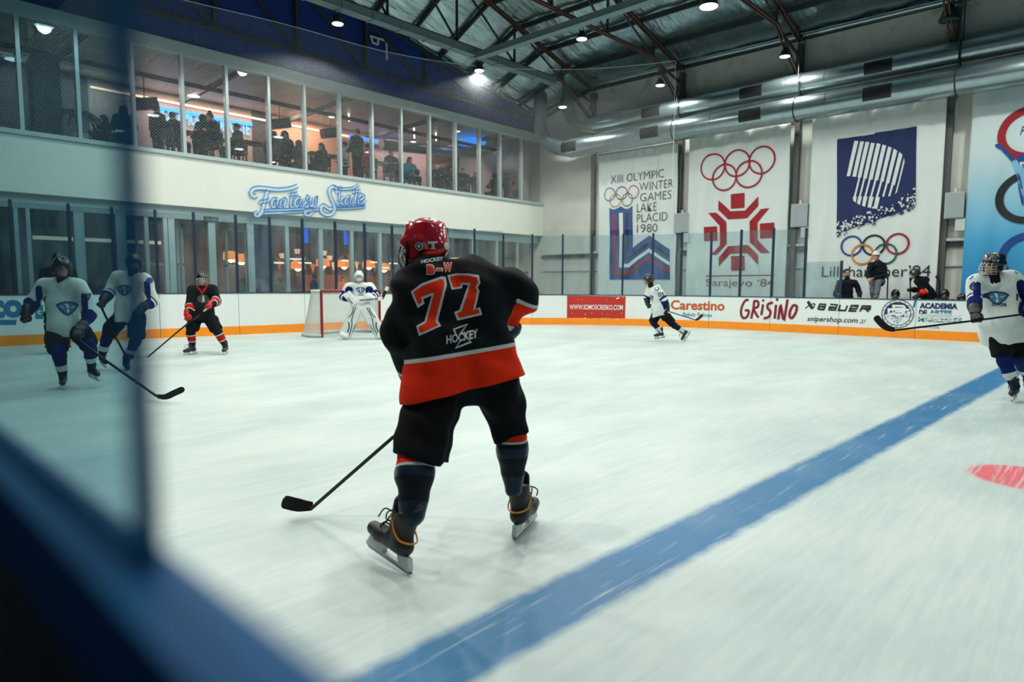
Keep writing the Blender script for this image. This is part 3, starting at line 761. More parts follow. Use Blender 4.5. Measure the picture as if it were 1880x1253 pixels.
mb = MB(); mb.box(-7.9, Y_WALL+0.25, 7.86, X_WALL, 25.8, 7.95); tag(mb.build('ceiling_gallery', m_gceil), 'silver grey ceiling of the upstairs gallery', 'ceiling', kind='structure')
def gx(px, py=230): return ony(px, py, YB).x
segs = [(-7.9, gx(165), rgb(70, 74, 82)), (gx(165), gx(462), rgb(150, 136, 132)), (gx(462), gx(500), rgb(46, 46, 52)), (gx(500), gx(690), rgb(206, 160, 134)), (gx(690), gx(782), rgb(188, 178, 174)),
        (gx(782), gx(868), rgb(96, 52, 46)), (gx(868), gx(924), rgb(12, 60, 150)), (gx(924), 26.0, rgb(150, 140, 126))]
mb = MB()
for i, (a, b, c) in enumerate(segs): mb.box(a, YB, 4.6, b, YB+0.15, 7.86, i)
tag(mb.build('wall_gallery', [mat(f'gallery_wall_{i}', c, 0.8, var=0.1, scale=2) for i, (a, b, c) in enumerate(segs)]), 'gallery back wall in grey, peach and dark red sections', 'wall', kind='structure')
# light strips along the back wall
m_warm = emis('warm_strip', (1.0, 0.62, 0.40), 2.6); m_blue = emis('blue_strip', (0.01, 0.20, 0.85), 1.8)
def strip_on(pa, pb, dz0, dz1, y, m, name, lab, cat):
    a = ony(*pa, y); b = ony(*pb, y); z = (a.z+b.z)/2; mb = MB(); mb.box(a.x, y-0.06, z+dz0, b.x, y, z+dz1)
    return tag(mb.build(name, m), lab, cat)
strip_on((165, 152), (668, 262), -0.03, 0.03, YB-0.01, m_warm, 'light_strip', 'thin warm light strip along the gallery back wall', 'light')
strip_on((283, 188), (462, 226), -0.17, -0.06, YB-0.01, m_blue, 'light_strip', 'blue light strip on the gallery wall above the neon lettering', 'light')
strip_on((640, 243), (738, 268), -0.16, -0.02, YB-0.3, m_blue, 'light_strip', 'blue light strip near the right of the peach gallery wall', 'light')
mb = MB(); c = ony(865, 265, 21.5)
mb.lathe((c.x, c.y, c.z), (0, 0, 1), [(0.0, 0.55), (0.05, 0.66), (0.14, 0.66), (0.2, 0.5)], 28); tag(mb.build('ceiling_light', emis('blue_ring_light', (0.02, 0.22, 0.8), 1.5)), 'round blue glowing ceiling ring at the right of the gallery', 'light')
# ceiling conditioner above it
mb = MB(); c = ony(862, 258, 21.4); mb.box(c.x-0.35, 21.1, c.z+0.22, c.x+0.35, 21.6, c.z+0.42); tag(mb.build('air_vent', m_ledge), 'white air unit hanging from the gallery ceiling', 'air unit')
# neon lettering on the gallery wall
m_neon = emis('neon_blue', (0.06, 0.36, 1.0), 2.6)
m_neonback = mat('neon_backing', rgb(10, 60, 150), 0.5)
nz = ony(290, 207, YB-0.05); ne = ony(458, 237, YB-0.05)
zc = (nz.z+ne.z)/2
neon = thing('neon_sign', 'blue neon lettering across the gallery back wall', 'sign', (nz.x, YB, zc))
def outline_text(s, x0, x1, z0, z1, y, w, parent, m, name, bold=0.0):
    cu = bpy.data.curves.new('t', 'FONT'); cu.body = s; cu.size = 1; cu.offset = bold; cu.resolution_u = 3; cu.fill_mode = 'NONE'; cu.bevel_depth = 0.026
    o = bpy.data.objects.new('t', cu); COL.objects.link(o); dg = bpy.context.evaluated_depsgraph_get(); dg.update()
    me = bpy.data.meshes.new_from_object(o.evaluated_get(dg)); vs = [v.co.copy() for v in me.vertices]; fs = [tuple(p.vertices) for p in me.polygons]
    bpy.data.objects.remove(o); bpy.data.curves.remove(cu); bpy.data.meshes.remove(me)
    ax, bx = min(v.x for v in vs), max(v.x for v in vs); ay, by = min(v.y for v in vs), max(v.y for v in vs)
    return mobj(name, [(x0+(v.x-ax)/(bx-ax)*(x1-x0), y-v.z*(x1-x0)/(bx-ax), z0+(v.y-ay)/(by-ay)*(z1-z0)) for v in vs], fs, m, parent)
outline_text('POR AMOR AL DEPORTE', nz.x, ne.x, zc-0.24, zc+0.24, YB-0.06, 0.02, neon, m_neon, 'lettering')
# panel with neon emblem (a bolt and a small name) by the blue wall
pa = ony(893, 293, YB-0.05); pb = ony(922, 350, YB-0.05)
ns = thing('neon_sign', 'small blue neon panel with a bolt and short script name', 'sign', (pa.x, YB, pb.z))
mb = MB(); mb.box(pa.x, YB-0.04, pb.z, pa.x+1.35, YB, pa.z); mb.build('panel', m_neonback, ns)
mb = MB(); Z0, Z1, X0, X1 = pb.z+0.02, pa.z, pa.x+0.04, pa.x+1.3
mb.tube([(X0, YB-0.07, Z0), (X0, YB-0.07, Z1-0.1), (X0+0.08, YB-0.07, Z1), (X1, YB-0.07, Z1)], 0.02, 6); mb.build('tube_frame', m_neon, ns)
mb = MB(); bx_, bz_ = X0+0.25, (Z0+Z1)/2-0.35
mb.tube([(bx_+dx_*1.2, YB-0.07, bz_+dz_*1.2) for dx_, dz_ in ((0.1, 0.5), (-0.1, 0.1), (0.05, 0.1), (-0.08, -0.3), (0.22, 0.2), (0.08, 0.2), (0.22, 0.5), (0.1, 0.5))], 0.02, 6); mb.build('tube_bolt', m_neon, ns)
outline_text('Fantasy', X0+0.32, X0+1.15, (Z0+Z1)/2+0.28, (Z0+Z1)/2+0.52, YB-0.07, 0.02, ns, m_neon, 'lettering')
# pale curtains / pillar at the right end of the gallery
for xa, xb, lab in ((957, 968, 'pale narrow pillar beside the last gallery windows'), (987, 994, 'pale slim pillar in the gallery corner')):
    a = ony(xa, 300, 19.6); b = ony(xb, 300, 19.6); mb = MB(); mb.box(a.x, 19.5, 4.8, b.x, 19.75, 7.86); tag(mb.build('pillar', mat('pillar_paint', rgb(196, 190, 178), 0.7)), lab, 'pillar')
# loudspeakers hung in the gallery
for px_, py_, lab in ((513, 229, 'black speaker hanging in the gallery beside the peach wall'), (607, 246, 'black tilted speaker hanging before the peach wall'), (265, 193, 'black speaker hanging in the gallery by the neon lettering')):
    c = ony(px_, py_, 22.5); t = thing('hanging_speaker', lab, 'speaker', c, 'gallery speakers')
    mb = MB(); mb.beam(c-V(0.36, 0, 0.06), c+V(0.36, 0, 0.12), 0.3, 0.34); mb.build('cabinet', m_black, t)
    mb = MB(); mb.tube([c, V(c.x, c.y, 7.86)], 0.02, 6); mb.build('bracket', m_black, t)
for px_, py_, lab in ((1, 0, 0),): pass
# gallery ceiling tubes / duct and glints
mb = MB(); mb.tube([(ony(700, 290, 22.5).x, 22.5, 7.05), (ony(880, 250, 22.5).x, 22.5, 7.45)], 0.22, 16); tag(mb.build('duct', m_galv, None, True), 'silver round duct slanting across the gallery ceiling', 'duct')
for i, (px_, py_) in enumerate(((760, 245), (800, 250), (835, 258), (640, 213))):
    c = ony(px_, py_, 22.0); mb = MB(); mb.tube([c+V(0, 0, 0.25), c+V(0.02, 0, -0.2)], 0.03, 6)
    tag(mb.build('tube_lamp', emis('tube_lamp', (1, 0.95, 0.85), 4.0)), f'small glowing tube for a glint under the gallery ceiling, number {i+1} from the left end', 'lamp', 'gallery glint tubes')  # bright glints built as small glowing tubes
for x in (1.0, 5.2, 9.2, 13.0, 16.8, 20.5):
    mb = MB(); mb.beam((x, 19.2, 7.7), (x, YB, 7.62), 0.10, 0.14); tag(mb.build('ceiling_beam', m_dark), 'dark steel beam under the gallery ceiling', 'beam', 'gallery ceiling beams')
mb = MB(); mb.beam((-7, 21.4, 7.50), (22, 21.4, 7.50), 0.1, 0.12); tag(mb.build('ceiling_beam', m_dark), 'long dark beam running lengthwise under the gallery ceiling', 'beam')
def inner_light(x, y, z, sx, sy, e, c):
    L = bpy.data.lights.new('room_light', 'AREA'); L.shape = 'RECTANGLE'; L.size = sx; L.size_y = sy; L.energy = e; L.color = c
    o = bpy.data.objects.new('room_light', L); COL.objects.link(o); o.location = (x, y, z)
inner_light(11.5, 23.4, 7.8, 6, 0.5, 300, (1.0, 0.72, 0.55)); inner_light(6.5, 23.4, 7.8, 5, 0.5, 160, (1.0, 0.85, 0.78)); inner_light(18.5, 23.2, 7.8, 5, 0.5, 120, (1.0, 0.62, 0.6))
# high tables
m_wood = mat('dark_wood', rgb(44, 30, 24), 0.5, var=0.3, scale=6)
def high_table(px_, py_, y, lab, w=1.2):
    c = ony(px_, py_, y); t = thing('high_table', lab, 'table', (c.x, y, 4.8), 'gallery tables')
    mb = MB(); mb.box(c.x-w/2, y-0.3, c.z-0.05, c.x+w/2, y+0.3, c.z); mb.build('tabletop', m_wood, t)
    for sx in (-1, 1):
        mb = MB(); mb.box(c.x+sx*(w/2-0.15)-0.04, y-0.04, 4.8, c.x+sx*(w/2-0.15)+0.04, y+0.04, c.z-0.05); mb.build('leg', m_black, t)
high_table(462, 262, 20.9, 'dark wooden high table by the fifth mullion of the gallery'); high_table(600, 285, 22.2, 'dark wooden high table before the peach gallery wall', 1.6)
high_table(700, 300, 20.9, 'dark wooden high table right of the red shirted guest', 1.6); high_table(820, 322, 21.6, 'dark wooden high table before the dark red gallery wall', 1.8); high_table(340, 242, 22.6, 'dark wooden high table below the neon lettering', 1.4)
# dark door reflection built as a tall cabinet, and palm at the far left of the gallery
mb = MB(); a = ony(62, 230, 20.4); b = ony(112, 230, 20.4); mb.box(a.x, 20.2, 4.8, b.x, 20.8, 7.1); tag(mb.build('cabinet', mat('navy_cabinet', rgb(16, 34, 56), 0.6)), 'dark door reflection built as a navy box at the left end of the gallery', 'cabinet')
pl = thing('potted_palm', 'potted palm at the left end of the gallery', 'plant', ony(145, 250, 19.8)*1.0); pl.location.z = 4.8
mb = MB(); q = pl.location; mb.lathe((q.x, q.y, 4.8), (0, 0, 1), [(0, 0.16), (0.3, 0.2), (0.42, 0.22)], 14); mb.build('pot', m_ledge, pl, True)
mb = MB(); mb.tube([(q.x, q.y, 5.0), (q.x, q.y, 5.55)], 0.04, 8); mb.build('stem', m_wood, pl)
mb = MB(); rnd = random.Random(4)
for i in range(16):
    a = i*0.39+rnd.random()*0.3; L = 0.55+rnd.random()*0.25; pts = []
    for j in range(6):
        s = j/5; pts.append((q.x+math.cos(a)*L*s, q.y+math.sin(a)*L*s*0.6, 5.5+0.35*math.sin(s*2.6)-0.25*s*s))
    for j in range(5):
        p0, p1 = Vector(pts[j]), Vector(pts[j+1]); wv_ = 0.07*(1-abs(j/5-0.4)); d = (p1-p0).cross(V(0, 0, 1)).normalized()*wv_
        mb.add([p0-d, p0+d, p1+d, p1-d], [(0, 1, 2, 3)])
mb.build('fronds', mat('palm_leaf', rgb(26, 54, 40), 0.6), pl)

# ---------------------------------------------------------------- lower glazed front and the restaurant behind it
YL = 19.05
mb = MB(); mb.box(-7.9, YL-0.04, 3.17, 22.19, YL+0.1, 3.5); tag(mb.build('trim_3', m_frame), 'grey header beam above the lower glazing', 'trim', kind='structure')
mb = MB(); mb.box(-7.9, Y_WALL+0.25, 3.45, 22.19, 25.8, 3.6); tag(mb.build('ceiling_lower', mat('black_ceiling', rgb(30, 34, 38), 0.8)), 'dark ceiling of the restaurant', 'ceiling', kind='structure')
LMUL = [(-60, .08), (30, .08), (52, .08), (145, .22), (222, .24), (268, .10), (303, .10), (314, .16), (388, .20), (459, .20), (526, .12), (588, .14), (645, .12), (697, .12), (745, .12), (800, .12), (868, .10), (912, .10), (950, .1)]
lx = [(ony(p, 420, YL).x, w) for p, w in LMUL]
for i in range(len(lx)):
    x, w = lx[i]
    wo = bpy.data.objects.new(f'window_{i+1+len(MX)}', None); link(wo); wo.location = (x, YL, 0); tag(wo, f'tall lower glazing bay behind the end boards, number {i+1} from the left', 'window', kind='structure')
    mb = MB(); mb.box(x-w/2, YL-0.03, 0.0, x+w/2, YL+0.09, 3.17); mb.build('mullion', m_frame, wo)
    if i < len(lx)-1:
        mb = MB(); mb.box(x+w/2, YL+0.03, 0.05, lx[i+1][0]-lx[i+1][1]/2, YL+0.04, 3.17); mb.build('pane', m_wglass, wo)
# white door leaf frames
m_door = mat('door_white', rgb(196, 202, 198), 0.5, var=0.05)
for k, (xa, xb, top) in enumerate(((246, 300, 405), (322, 335, 412), (412, 452, 418))):
    a = ony(xa, top, 19.6); b = ony(xb, top, 19.6); t = bpy.data.objects.new(f'door_{k+1}', None); link(t); t.location = (a.x, 19.6, 0)
    tag(t, f'white framed door behind the lower glazing, number {k+1} from the left', 'door', kind='structure')
    mb = MB(); z = a.z
    mb.box(a.x, 19.58, 0, a.x+0.07, 19.64, z); mb.box(b.x-0.07, 19.58, 0, b.x, 19.64, z); mb.box(a.x, 19.58, z-0.08, b.x, 19.64, z); mb.box(a.x, 19.58, 1.9, b.x, 19.64, 1.97)
    mb.build('door_frame', m_door, t)
ex = ony(388, 403, YL-0.06); t = thing('exit_sign', 'small dark exit sign on the header above the white doors', 'sign', ex)
mb = MB(); mb.box(ex.x-0.2, YL-0.06, ex.z-0.07, ex.x+0.2, YL-0.04, ex.z+0.07); mb.build('plate', mat('sign_dark', rgb(40, 56, 60), 0.5), t)
lay('lettering', [fit_text('SALIDA', -0.16, -0.035, 0.16, 0.035)], lambda u, v_: (ex.x+u, YL-0.063, ex.z+v_), m_ledge, t)
# restaurant shell
YR = 25.0
m_brick = mat('brick_brown', rgb(104, 76, 64), 0.85, var=0.35, scale=9)
mb = MB(); mb.box(ony(255, 450, YR).x, YR, 0, 27, YR+0.15, 3.45, 0); mb.box(-7.9, YR, 0, ony(255, 450, YR).x, YR+0.15, 3.45, 1)
tag(mb.build('wall_restaurant', [m_brick, mat('restaurant_dark', rgb(30, 44, 56), 0.8, var=0.3)]), 'brown brick back wall of the restaurant', 'wall', kind='structure')
a = ony(463, 430, 19.5); b = ony(500, 430, 19.5); mb = MB(); mb.box(a.x, 19.45, 0, b.x, 19.5, 3.3); tag(mb.build('blue_partition', mat('blue_panel', rgb(10, 58, 104), 0.5, var=0.2, scale=3)), 'tall blue panel behind the lower glazing right of the doors', 'panel')
for k, (xa, xb) in enumerate(((548, 556), (622, 628))):
    a = ony(xa, 428, 19.5); b = ony(xb, 428, 19.5); mb = MB(); mb.box(a.x, 19.16, 2.7, b.x, 19.21, 3.45); tag(mb.build('blue_light', emis('blue_tube', (0.01, 0.10, 0.7), 1.2)), ['small blue light left of the goal behind glass', 'small blue light above the goalkeeper behind glass'][k], 'light')
# long warm light bar at the far left
a = ony(60, 436, 22.0); b = ony(310, 447, 22.0)
t = thing('light_bar', 'long warm light bar behind the lower glazing at left', 'light', a); mb = MB(); mb.box(a.x, 21.97, a.z-0.05, b.x, 22.03, a.z+0.05); mb.build('tube', emis('warm_bar', (1.0, 0.72, 0.5), 1.3), t)
for q in (.1, .5, .9): mb = MB(); x = a.x+(b.x-a.x)*q; mb.tube([V(x, 22, a.z), V(x, 22, 3.46)], .008, 5); mb.build('cord', m_black, t)
m_shade = mat('pendant_shade', rgb(200, 80, 30), 0.5, emit=(1.0, 0.28, 0.06), estr=1.6)
m_bulb = emis('pendant_bulb', (1.0, 0.62, 0.30), 9.0)
PEND = [(424, 472), (443, 477), (547, 489), (593, 484), (632, 486), (677, 487), (705, 492)]
for i, (x, y) in enumerate(PEND):
    c = ony(x, y, 22.6); t = thing('pendant_lamp', f'glowing orange pendant lamp in the restaurant, number {i+1} from the left', 'lamp', c, 'restaurant pendants')
    mb = MB(); mb._lathe2(c, V(0, 0, 1), [(-0.10, 0.26), (0.16, 0.24), (0.2, 0.05)], 16, 0); mb.build('lamp_shade', m_shade, t)
    mb = MB(); mb._lathe2(c+V(0, 0, -0.19), V(0, 0, 1), [(0, 0.02), (0.04, 0.10), (0.10, 0.12), (0.18, 0.08)], 12, 0); mb.build('bulb', m_bulb, t)
    mb = MB(); mb.tube([c+V(0, 0, 0.2), V(c.x, c.y, 3.45)], 0.01, 5); mb.build('cord', m_black, t)
    L = bpy.data.lights.new('pendant_light', 'POINT'); L.energy = 34; L.color = (1.0, 0.50, 0.24); L.shadow_soft_size = 0.12
    lo = bpy.data.objects.new('pendant_light', L); COL.objects.link(lo); lo.parent = t; lo.location = (0, -0.1, -0.32)
for i, (x, y, w) in enumerate(((514, 483, .5), (546, 476, .55), (560, 483, .5), (636, 479, .4), (690, 482, .5), (722, 484, .4), (706, 492, .4))):
    c = ony(x, y, 21.6); t = thing('light_bar', f'short white light bar in the restaurant, number {i+1} from the left', 'light', c, 'restaurant light bars'); mb = MB(); mb.box(c.x-w/2, 21.58, c.z-0.025, c.x+w/2, 21.62, c.z+0.025); mb.build('tube', emis('white_bar', (1, 0.85, 0.7), 2.0), t)
    for q in (-1, 1): mb = MB(); mb.tube([V(c.x+q*w*.4, 21.6, c.z), V(c.x+q*w*.4, 21.6, 3.46)], .006, 5); mb.build('cord', m_black, t)
for i, (x, y) in enumerate(((546, 462), (595, 465), (605, 474), (518, 470))):
    c = ony(x, y, 23.5); t = thing('small_lamp', f'small dim lamp high in the restaurant, number {i+1} from the left', 'lamp', c, 'restaurant small lamps'); mb = MB(); mb._lathe2(c, V(0, 0, 1), [(-0.09, 0.08), (0.08, 0.12), (0.1, 0.03)], 12, 0); mb.build('lamp_shade', emis('small_warm', (1.0, 0.6, 0.4), 0.8), t); mb = MB(); mb.tube([c, V(c.x, c.y, 3.46)], .006, 5); mb.build('cord', m_black, t)
# bunting
bt = thing('bunting', 'string of pale pennants hanging in the restaurant behind the goal', 'bunting', ony(600, 480, 23.4))
bp_ = [ony(x, y, 23.4) for x, y in ((505, 472), (528, 487), (552, 470), (580, 488), (612, 482), (637, 467), (660, 484), (688, 487), (715, 476), (740, 466))]
bp_ = catmull(bp_, 5); mb = MB(); mb.tube(bp_, 0.008, 5); mb.build('cord', m_ledge, bt)
for i in range(2, len(bp_)-1, 3):
    p = bp_[i]; c = [rgb(220, 210, 196), rgb(220, 210, 196), rgb(200, 120, 90), rgb(90, 140, 170)][i % 4]
    mb = MB(); mb.add([p+V(-0.12, 0, 0), p+V(0.12, 0, 0), p+V(0.01, 0.015, -0.36), p+V(-0.12, 0.01, 0), p+V(0.12, 0.01, 0)], [(0, 1, 2), (4, 3, 2), (0, 3, 4, 1)]); mb.build('pennant', mat(f'pennant_{i % 4}', c, 0.8), bt)
# tables and a counter in the restaurant
for i, (x, w) in enumerate(((540, 1.0), (596, 1.1), (668, 1.1))):
    c = ony(x, 528, 23.2); t = thing('dining_table', f'dark dining table in the restaurant, number {i+1} from the left', 'table', (c.x, 23.2, 0), 'restaurant tables')
    mb = MB(); mb.box(c.x-w/2, 22.9, 1.05, c.x+w/2, 23.5, 1.1); mb.build('tabletop', m_wood, t)
    for sx in (-1, 1): mb = MB(); mb.box(c.x+sx*(w/2-.1)-.03, 23.17, 0, c.x+sx*(w/2-.1)+.03, 23.23, 1.05); mb.build('leg', m_black, t)
a = ony(612, 500, 24.3); mb = MB(); mb.box(a.x-1.5, 24.1, 0, a.x+3.5, 24.6, 1.75); tag(mb.build('counter', mat('counter_orange', rgb(150, 92, 64), 0.6, var=0.2, scale=4)), 'orange lit counter at the back of the restaurant', 'counter')
inner_light(12, 23, 3.4, 8, 1.5, 70, (1.0, 0.66, 0.45))

# ---------------------------------------------------------------- protective netting (diagonal cords, real geometry)
def make_net():
    s0, s1 = s_of_px(-90, 3.3), s_of_px(1232, 3.0); z0, z1 = 3.25, 8.62; H = z1-z0; pitch = 0.07; r = 0.0012
    vs = []; fs = []; C = 4
    def top(s):
        p, d = path_at(s); return z1+0.25*max(0, (s-s1+9)/9)
    def cord(pts):
        b = len(vs)
        for p in pts:
            for a in range(3): vs.append((p[0]+r*math.cos(a*2.094), p[1]+r*math.cos(a*2.094)*0.3, p[2]+r*math.sin(a*2.094)))
        for i in range(len(pts)-1):
            for a in range(3): fs.append((b+i*3+a, b+i*3+(a+1) % 3, b+(i+1)*3+(a+1) % 3, b+(i+1)*3+a))
    for dirn in (1, -1):
        s = s0-H
        while s < s1+H:
            a0, a1 = (s, s+H)
            # clip to s0..s1
            t0 = max(0.0, (s0-a0)/H); t1 = min(1.0, (s1-a0)/H)
            if t1 > t0:
                pts = []
                for i in range(C+1):
                    t = t0+(t1-t0)*i/C; q, d = path_at(a0+H*t); z = z0+H*(t if dirn > 0 else 1-t); pts.append((q.x, q.y+0.05, z))
                cord(pts)
            s += pitch
    nt_ = mobj('protective_net', vs, fs, mat('net_cord', rgb(206, 214, 214), 0.8, var=0))
    tag(nt_, 'fine pale diamond net hanging above the end boards and corner', 'net', kind='stuff')
    r2 = 0.009; mb = MB()
    ss = samples(s0, s1, 0.8); mb.tube([(path_at(s)[0].x, path_at(s)[0].y+0.05, z1) for s in ss], r2, 5)
    q = path_at(s1)[0]; mb.tube([(q.x, q.y, z0), (q.x, q.y, z1)], r2, 5)
    tag(mb.build('net_rope', mat('net_rope', rgb(200, 206, 206), 0.8)), 'pale rope edging the protective net', 'rope')
make_net()

# ---------------------------------------------------------------- near boards and glass beside the camera
ZN = 1.375
e_in = onz(290, 1000, ZN).x; e_out = onz(200, 1100, ZN).x
nbd = thing('near_boards', 'blue topped near boards close to the camera, out of focus', 'boards', (e_in, 4, 0))
mb = MB(); mb.box(e_out+0.004, -0.8, 0, e_in-0.004, 17.9, ZN-0.03); mb.build('board_panel', mat('near_board_dark', rgb(8, 14, 20), 0.6, var=0.2), nbd)
mb = MB(); mb.box(e_out, -0.8, ZN-0.03, e_in, 17.9, ZN); o = mb.build('cap_rail', mat('near_cap_blue', rgb(0, 74, 122), 0.7, var=0.1, spec=0.2), nbd)
yp = onx(298, 960, e_in-0.006).y
m_nglass = glass_mat('near_glass', (0.57, 0.72, 0.76), 0.02, haze=0.02, haze_col=(0.3, 0.5, 0.55), smear=(1.5, 1.5, 1.5), gloss=0.4)
gx0 = e_in-0.012
for i, (ya, yb_) in enumerate(((yp+0.006, yp+2.3), (yp+2.33, yp+4.6))):
    t = thing('glass_screen', ['tinted near glass panel with dark edge strip at the left of the view', 'next tinted near glass panel farther along the near boards'][i], 'glass screen', (gx0, ya, ZN))
    mb = MB(); mb.box(gx0, ya, ZN, gx0+0.008, yb_, 3.1); mb.build('pane', m_nglass, t)
    mb = MB(); mb.box(gx0+0.001, ya-0.0007, ZN, gx0+0.007, ya+0.0007, 3.12); mb.build('edge_strip', mat('edge_strip_blue', rgb(8, 72, 112), 0.4), t)
# unseen dark wall and floor added on the camera's side, darkening near glass reflections
mb = MB(); mb.box(-2.9, 0.5, 0, -2.7, 18.0, 5.5); tag(mb.build('wall_left_unseen', mat('stand_wall_navy', rgb(14, 40, 60), 0.7, var=0.3, scale=0.6)), 'unseen dark navy wall added for the near glass reflection', 'wall', kind='structure')
mb = MB(); mb.box(-2.7, -6.8, 0.002, e_out-0.02, 18.0, 0.03); tag(mb.build('floor_stand', mat('unseen_floor_dark', rgb(24, 26, 30), 0.9)), 'unseen dark floor added to darken the near glass reflection', 'floor', kind='structure')  # added so the near glass reflects dark floor instead of ice
# ---------------------------------------------------------------- banners on the side wall
XB = 21.90
C_NAVY, C_RED, C_BLUE = rgb(4, 32, 82), rgb(150, 8, 26), rgb(6, 64, 132)
inks = {}
def ink(name, c, rough=0.7): return mat('print_'+name, c, rough, var=0.04, scale=3)
i_red, i_navy, i_blue, i_black = ink('red', C_RED), ink('navy', C_NAVY), ink('blue', C_BLUE), ink('black', rgb(18, 26, 30))
i_white, i_orange, i_green = ink('white', rgb(214, 220, 217)), ink('orange', rgb(205, 122, 24)), ink('green', rgb(10, 92, 70))
i_dnavy = ink('deep_navy', rgb(6, 22, 58)); i_teal = ink('teal', rgb(0, 110, 150)); i_rust = ink('rust', rgb(180, 72, 20)); i_skin = ink('pale_blue', rgb(120, 176, 206))
class Banner:
    def __init__(self, label, y1, y0, z0, z1, seed, m=m_banner):
        self.y0, self.y1, self.z0, self.z1, self.s = y0, y1, z0, z1, seed
        self.t = thing('banner', label, 'banner', (XB, (y0+y1)/2, z0))
        ny, nz_ = 110, 70; vs = [self.p(y0+(y1-y0)*i/ny, z0+(z1-z0)*j/nz_, 0) for i in range(ny+1) for j in range(nz_+1)]
        fs = [(i*(nz_+1)+j, i*(nz_+1)+j+1, (i+1)*(nz_+1)+j+1, (i+1)*(nz_+1)+j) for i in range(ny) for j in range(nz_)]
        o = mobj('cloth', vs, fs, m, self.t, True); md = o.modifiers.new('thick', 'SOLIDIFY'); md.thickness = 0.004; md.offset = 1.0
    def p(self, y, z, off):
        u = (y-self.y0)/(self.y1-self.y0); w = (z-self.z0)/(self.z1-self.z0); s = self.s
        d = 0.018*math.sin(5.1*y+s)+0.011*math.sin(11.3*y+2*s+1.2*z)+0.010*math.sin(3.3*z+s)
        top = max(0, w-0.72)/0.28
        d += top*0.045*abs(math.sin((u*3.0+s*0.3)*math.pi*(1+0.2*top)))*1.2+0.012*top*math.sin(17*y+6*z)
        return (XB-0.05-d-off, y, z)
    def w(self, px_, py_): q = onx(px_, py_, XB-0.06); return (q.y, q.z)
    def fn(self, off=0.006, stack=False):
        f = lambda u, v_, k=0: self.p(-u, v_, off*1.6+0.012+k*0.0006); f.stack = stack; return f
    def poly(self, pts, name, m, off=0.006):
        P = [self.w(*q) for q in pts]; lay(name, [poly2([(-a, b) for a, b in P])], self.fn(off), m, self.t, cell=0.07)
    def text(self, s, lb, lt, rb, rt, m, **kw):
        a, b, c, d = self.w(*lb), self.w(*lt), self.w(*rb), self.w(*rt)
        z0 = (a[1]+c[1])/2; z1 = (b[1]+d[1])/2
        lay('lettering', [fit_text(s, -a[0], z0, -c[0], z1, **kw)], self.fn(0.010), m, self.t, cell=0.2)
    def ring(self, c, r, w_, m, off=0.012):
        q = self.w(*c); lay('ring', [ring2((-q[0], q[1]), r, w_)], self.fn(off), m, self.t)
Y_ = lambda px_, py_: onx(px_, py_, XB-0.06).y
# 1
b1 = Banner('white banner with blue and red angular emblem, left of the four', Y_(1100, 300), Y_(1245, 280), 0.45, 6.55, 0.4)
c7 = lambda x, y: (1090+x*0.1914, 290+y*0.1914)
b1.poly([c7(*q) for q in ((155, 480), (172, 491), (190, 496), (215, 492), (240, 480), (262, 465), (285, 482), (310, 490), (335, 488), (358, 476), (375, 462), (375, 865), (530, 745), (732, 880), (732, 1168), (157, 1168))], 'emblem', i_blue)
b1.poly([c7(*q) for q in ((188, 535), (217, 535), (217, 1085), (335, 1085), (530, 945), (732, 1080), (732, 1112), (530, 978), (345, 1122), (195, 1122))], 'red_stripe', i_red, 0.012)
b1.poly([c7(*q) for q in ((246, 528), (280, 528), (280, 1018), (330, 1018), (530, 868), (732, 1000), (732, 1035), (530, 905), (340, 1052), (246, 1052))], 'white_stripe', i_white, 0.012)
b1.poly([c7(*q) for q in ((305, 525), (335, 525), (335, 950), (530, 800), (732, 928), (732, 962), (530, 835), (325, 985), (305, 985))], 'navy_stripe', i_dnavy, 0.012)
for s, x0, b0, t0, x1, bb1, t1 in (('XIII OLYMPIC', 168, 245, 170, 678, 190, 112), ('WINTER', 440, 313, 240, 765, 288, 205), ('GAMES', 447, 418, 340, 748, 395, 312), ('LAKE', 417, 520, 440, 605, 508, 425), ('PLACID', 417, 618, 540, 713, 603, 520), ('1980', 417, 718, 640, 610, 710, 630)):
    b1.text(s, c7(x0, b0), c7(x0, t0), c7(x1, bb1), c7(x1, t1), i_black, bold=-0.012)
for c, m in (((154, 350), i_blue), ((266, 338), i_black), ((380, 328), i_red), ((208, 408), i_orange), ((322, 400), i_green)): b1.ring(c7(*c), 0.245, 0.03, m)
# 2
b2 = Banner('white banner with dark red rings above a red snowflake emblem', Y_(1265, 280), Y_(1452, 250), 0.45, 6.6, 1.9)
c5 = lambda x, y: (1270+x*0.2395, 250+y*0.2395)
for k, (c) in enumerate(((165, 237), (350, 210), (540, 185), (252, 317), (440, 292))): b2.ring(c5(*c), 0.435, 0.055, i_red, 0.008+0.002*k)
for pts in (((300, 447), (405, 435), (405, 550), (302, 558)), ((205, 493), (300, 577), (410, 572), (508, 462), (508, 535), (425, 630), (280, 640), (204, 565)),
            ((128, 590), (190, 588), (265, 660), (267, 825), (188, 910), (148, 910), (213, 838), (214, 688)), ((598, 553), (530, 560), (444, 655), (444, 815), (530, 897), (598, 895), (503, 795), (503, 665)),
            ((205, 998), (205, 930), (280, 845), (428, 835), (510, 915), (510, 990), (425, 898), (298, 902)), ((96, 698), (195, 692), (195, 803), (97, 806)), ((522, 672), (635, 663), (635, 778), (523, 787)),
            ((303, 920), (405, 918), (408, 1030), (305, 1032))): b2.poly([c5(*q) for q in pts], 'snowflake_piece', i_red)
b2.poly([c5(*q) for q in ((110, 1070), (637, 1063), (637, 1069), (110, 1077))], 'underline', i_red)
b2.text('Sarajevo ‘84', c5(112, 1172), c5(112, 1100), c5(632, 1165), c5(632, 1092), i_red, bold=-0.008)
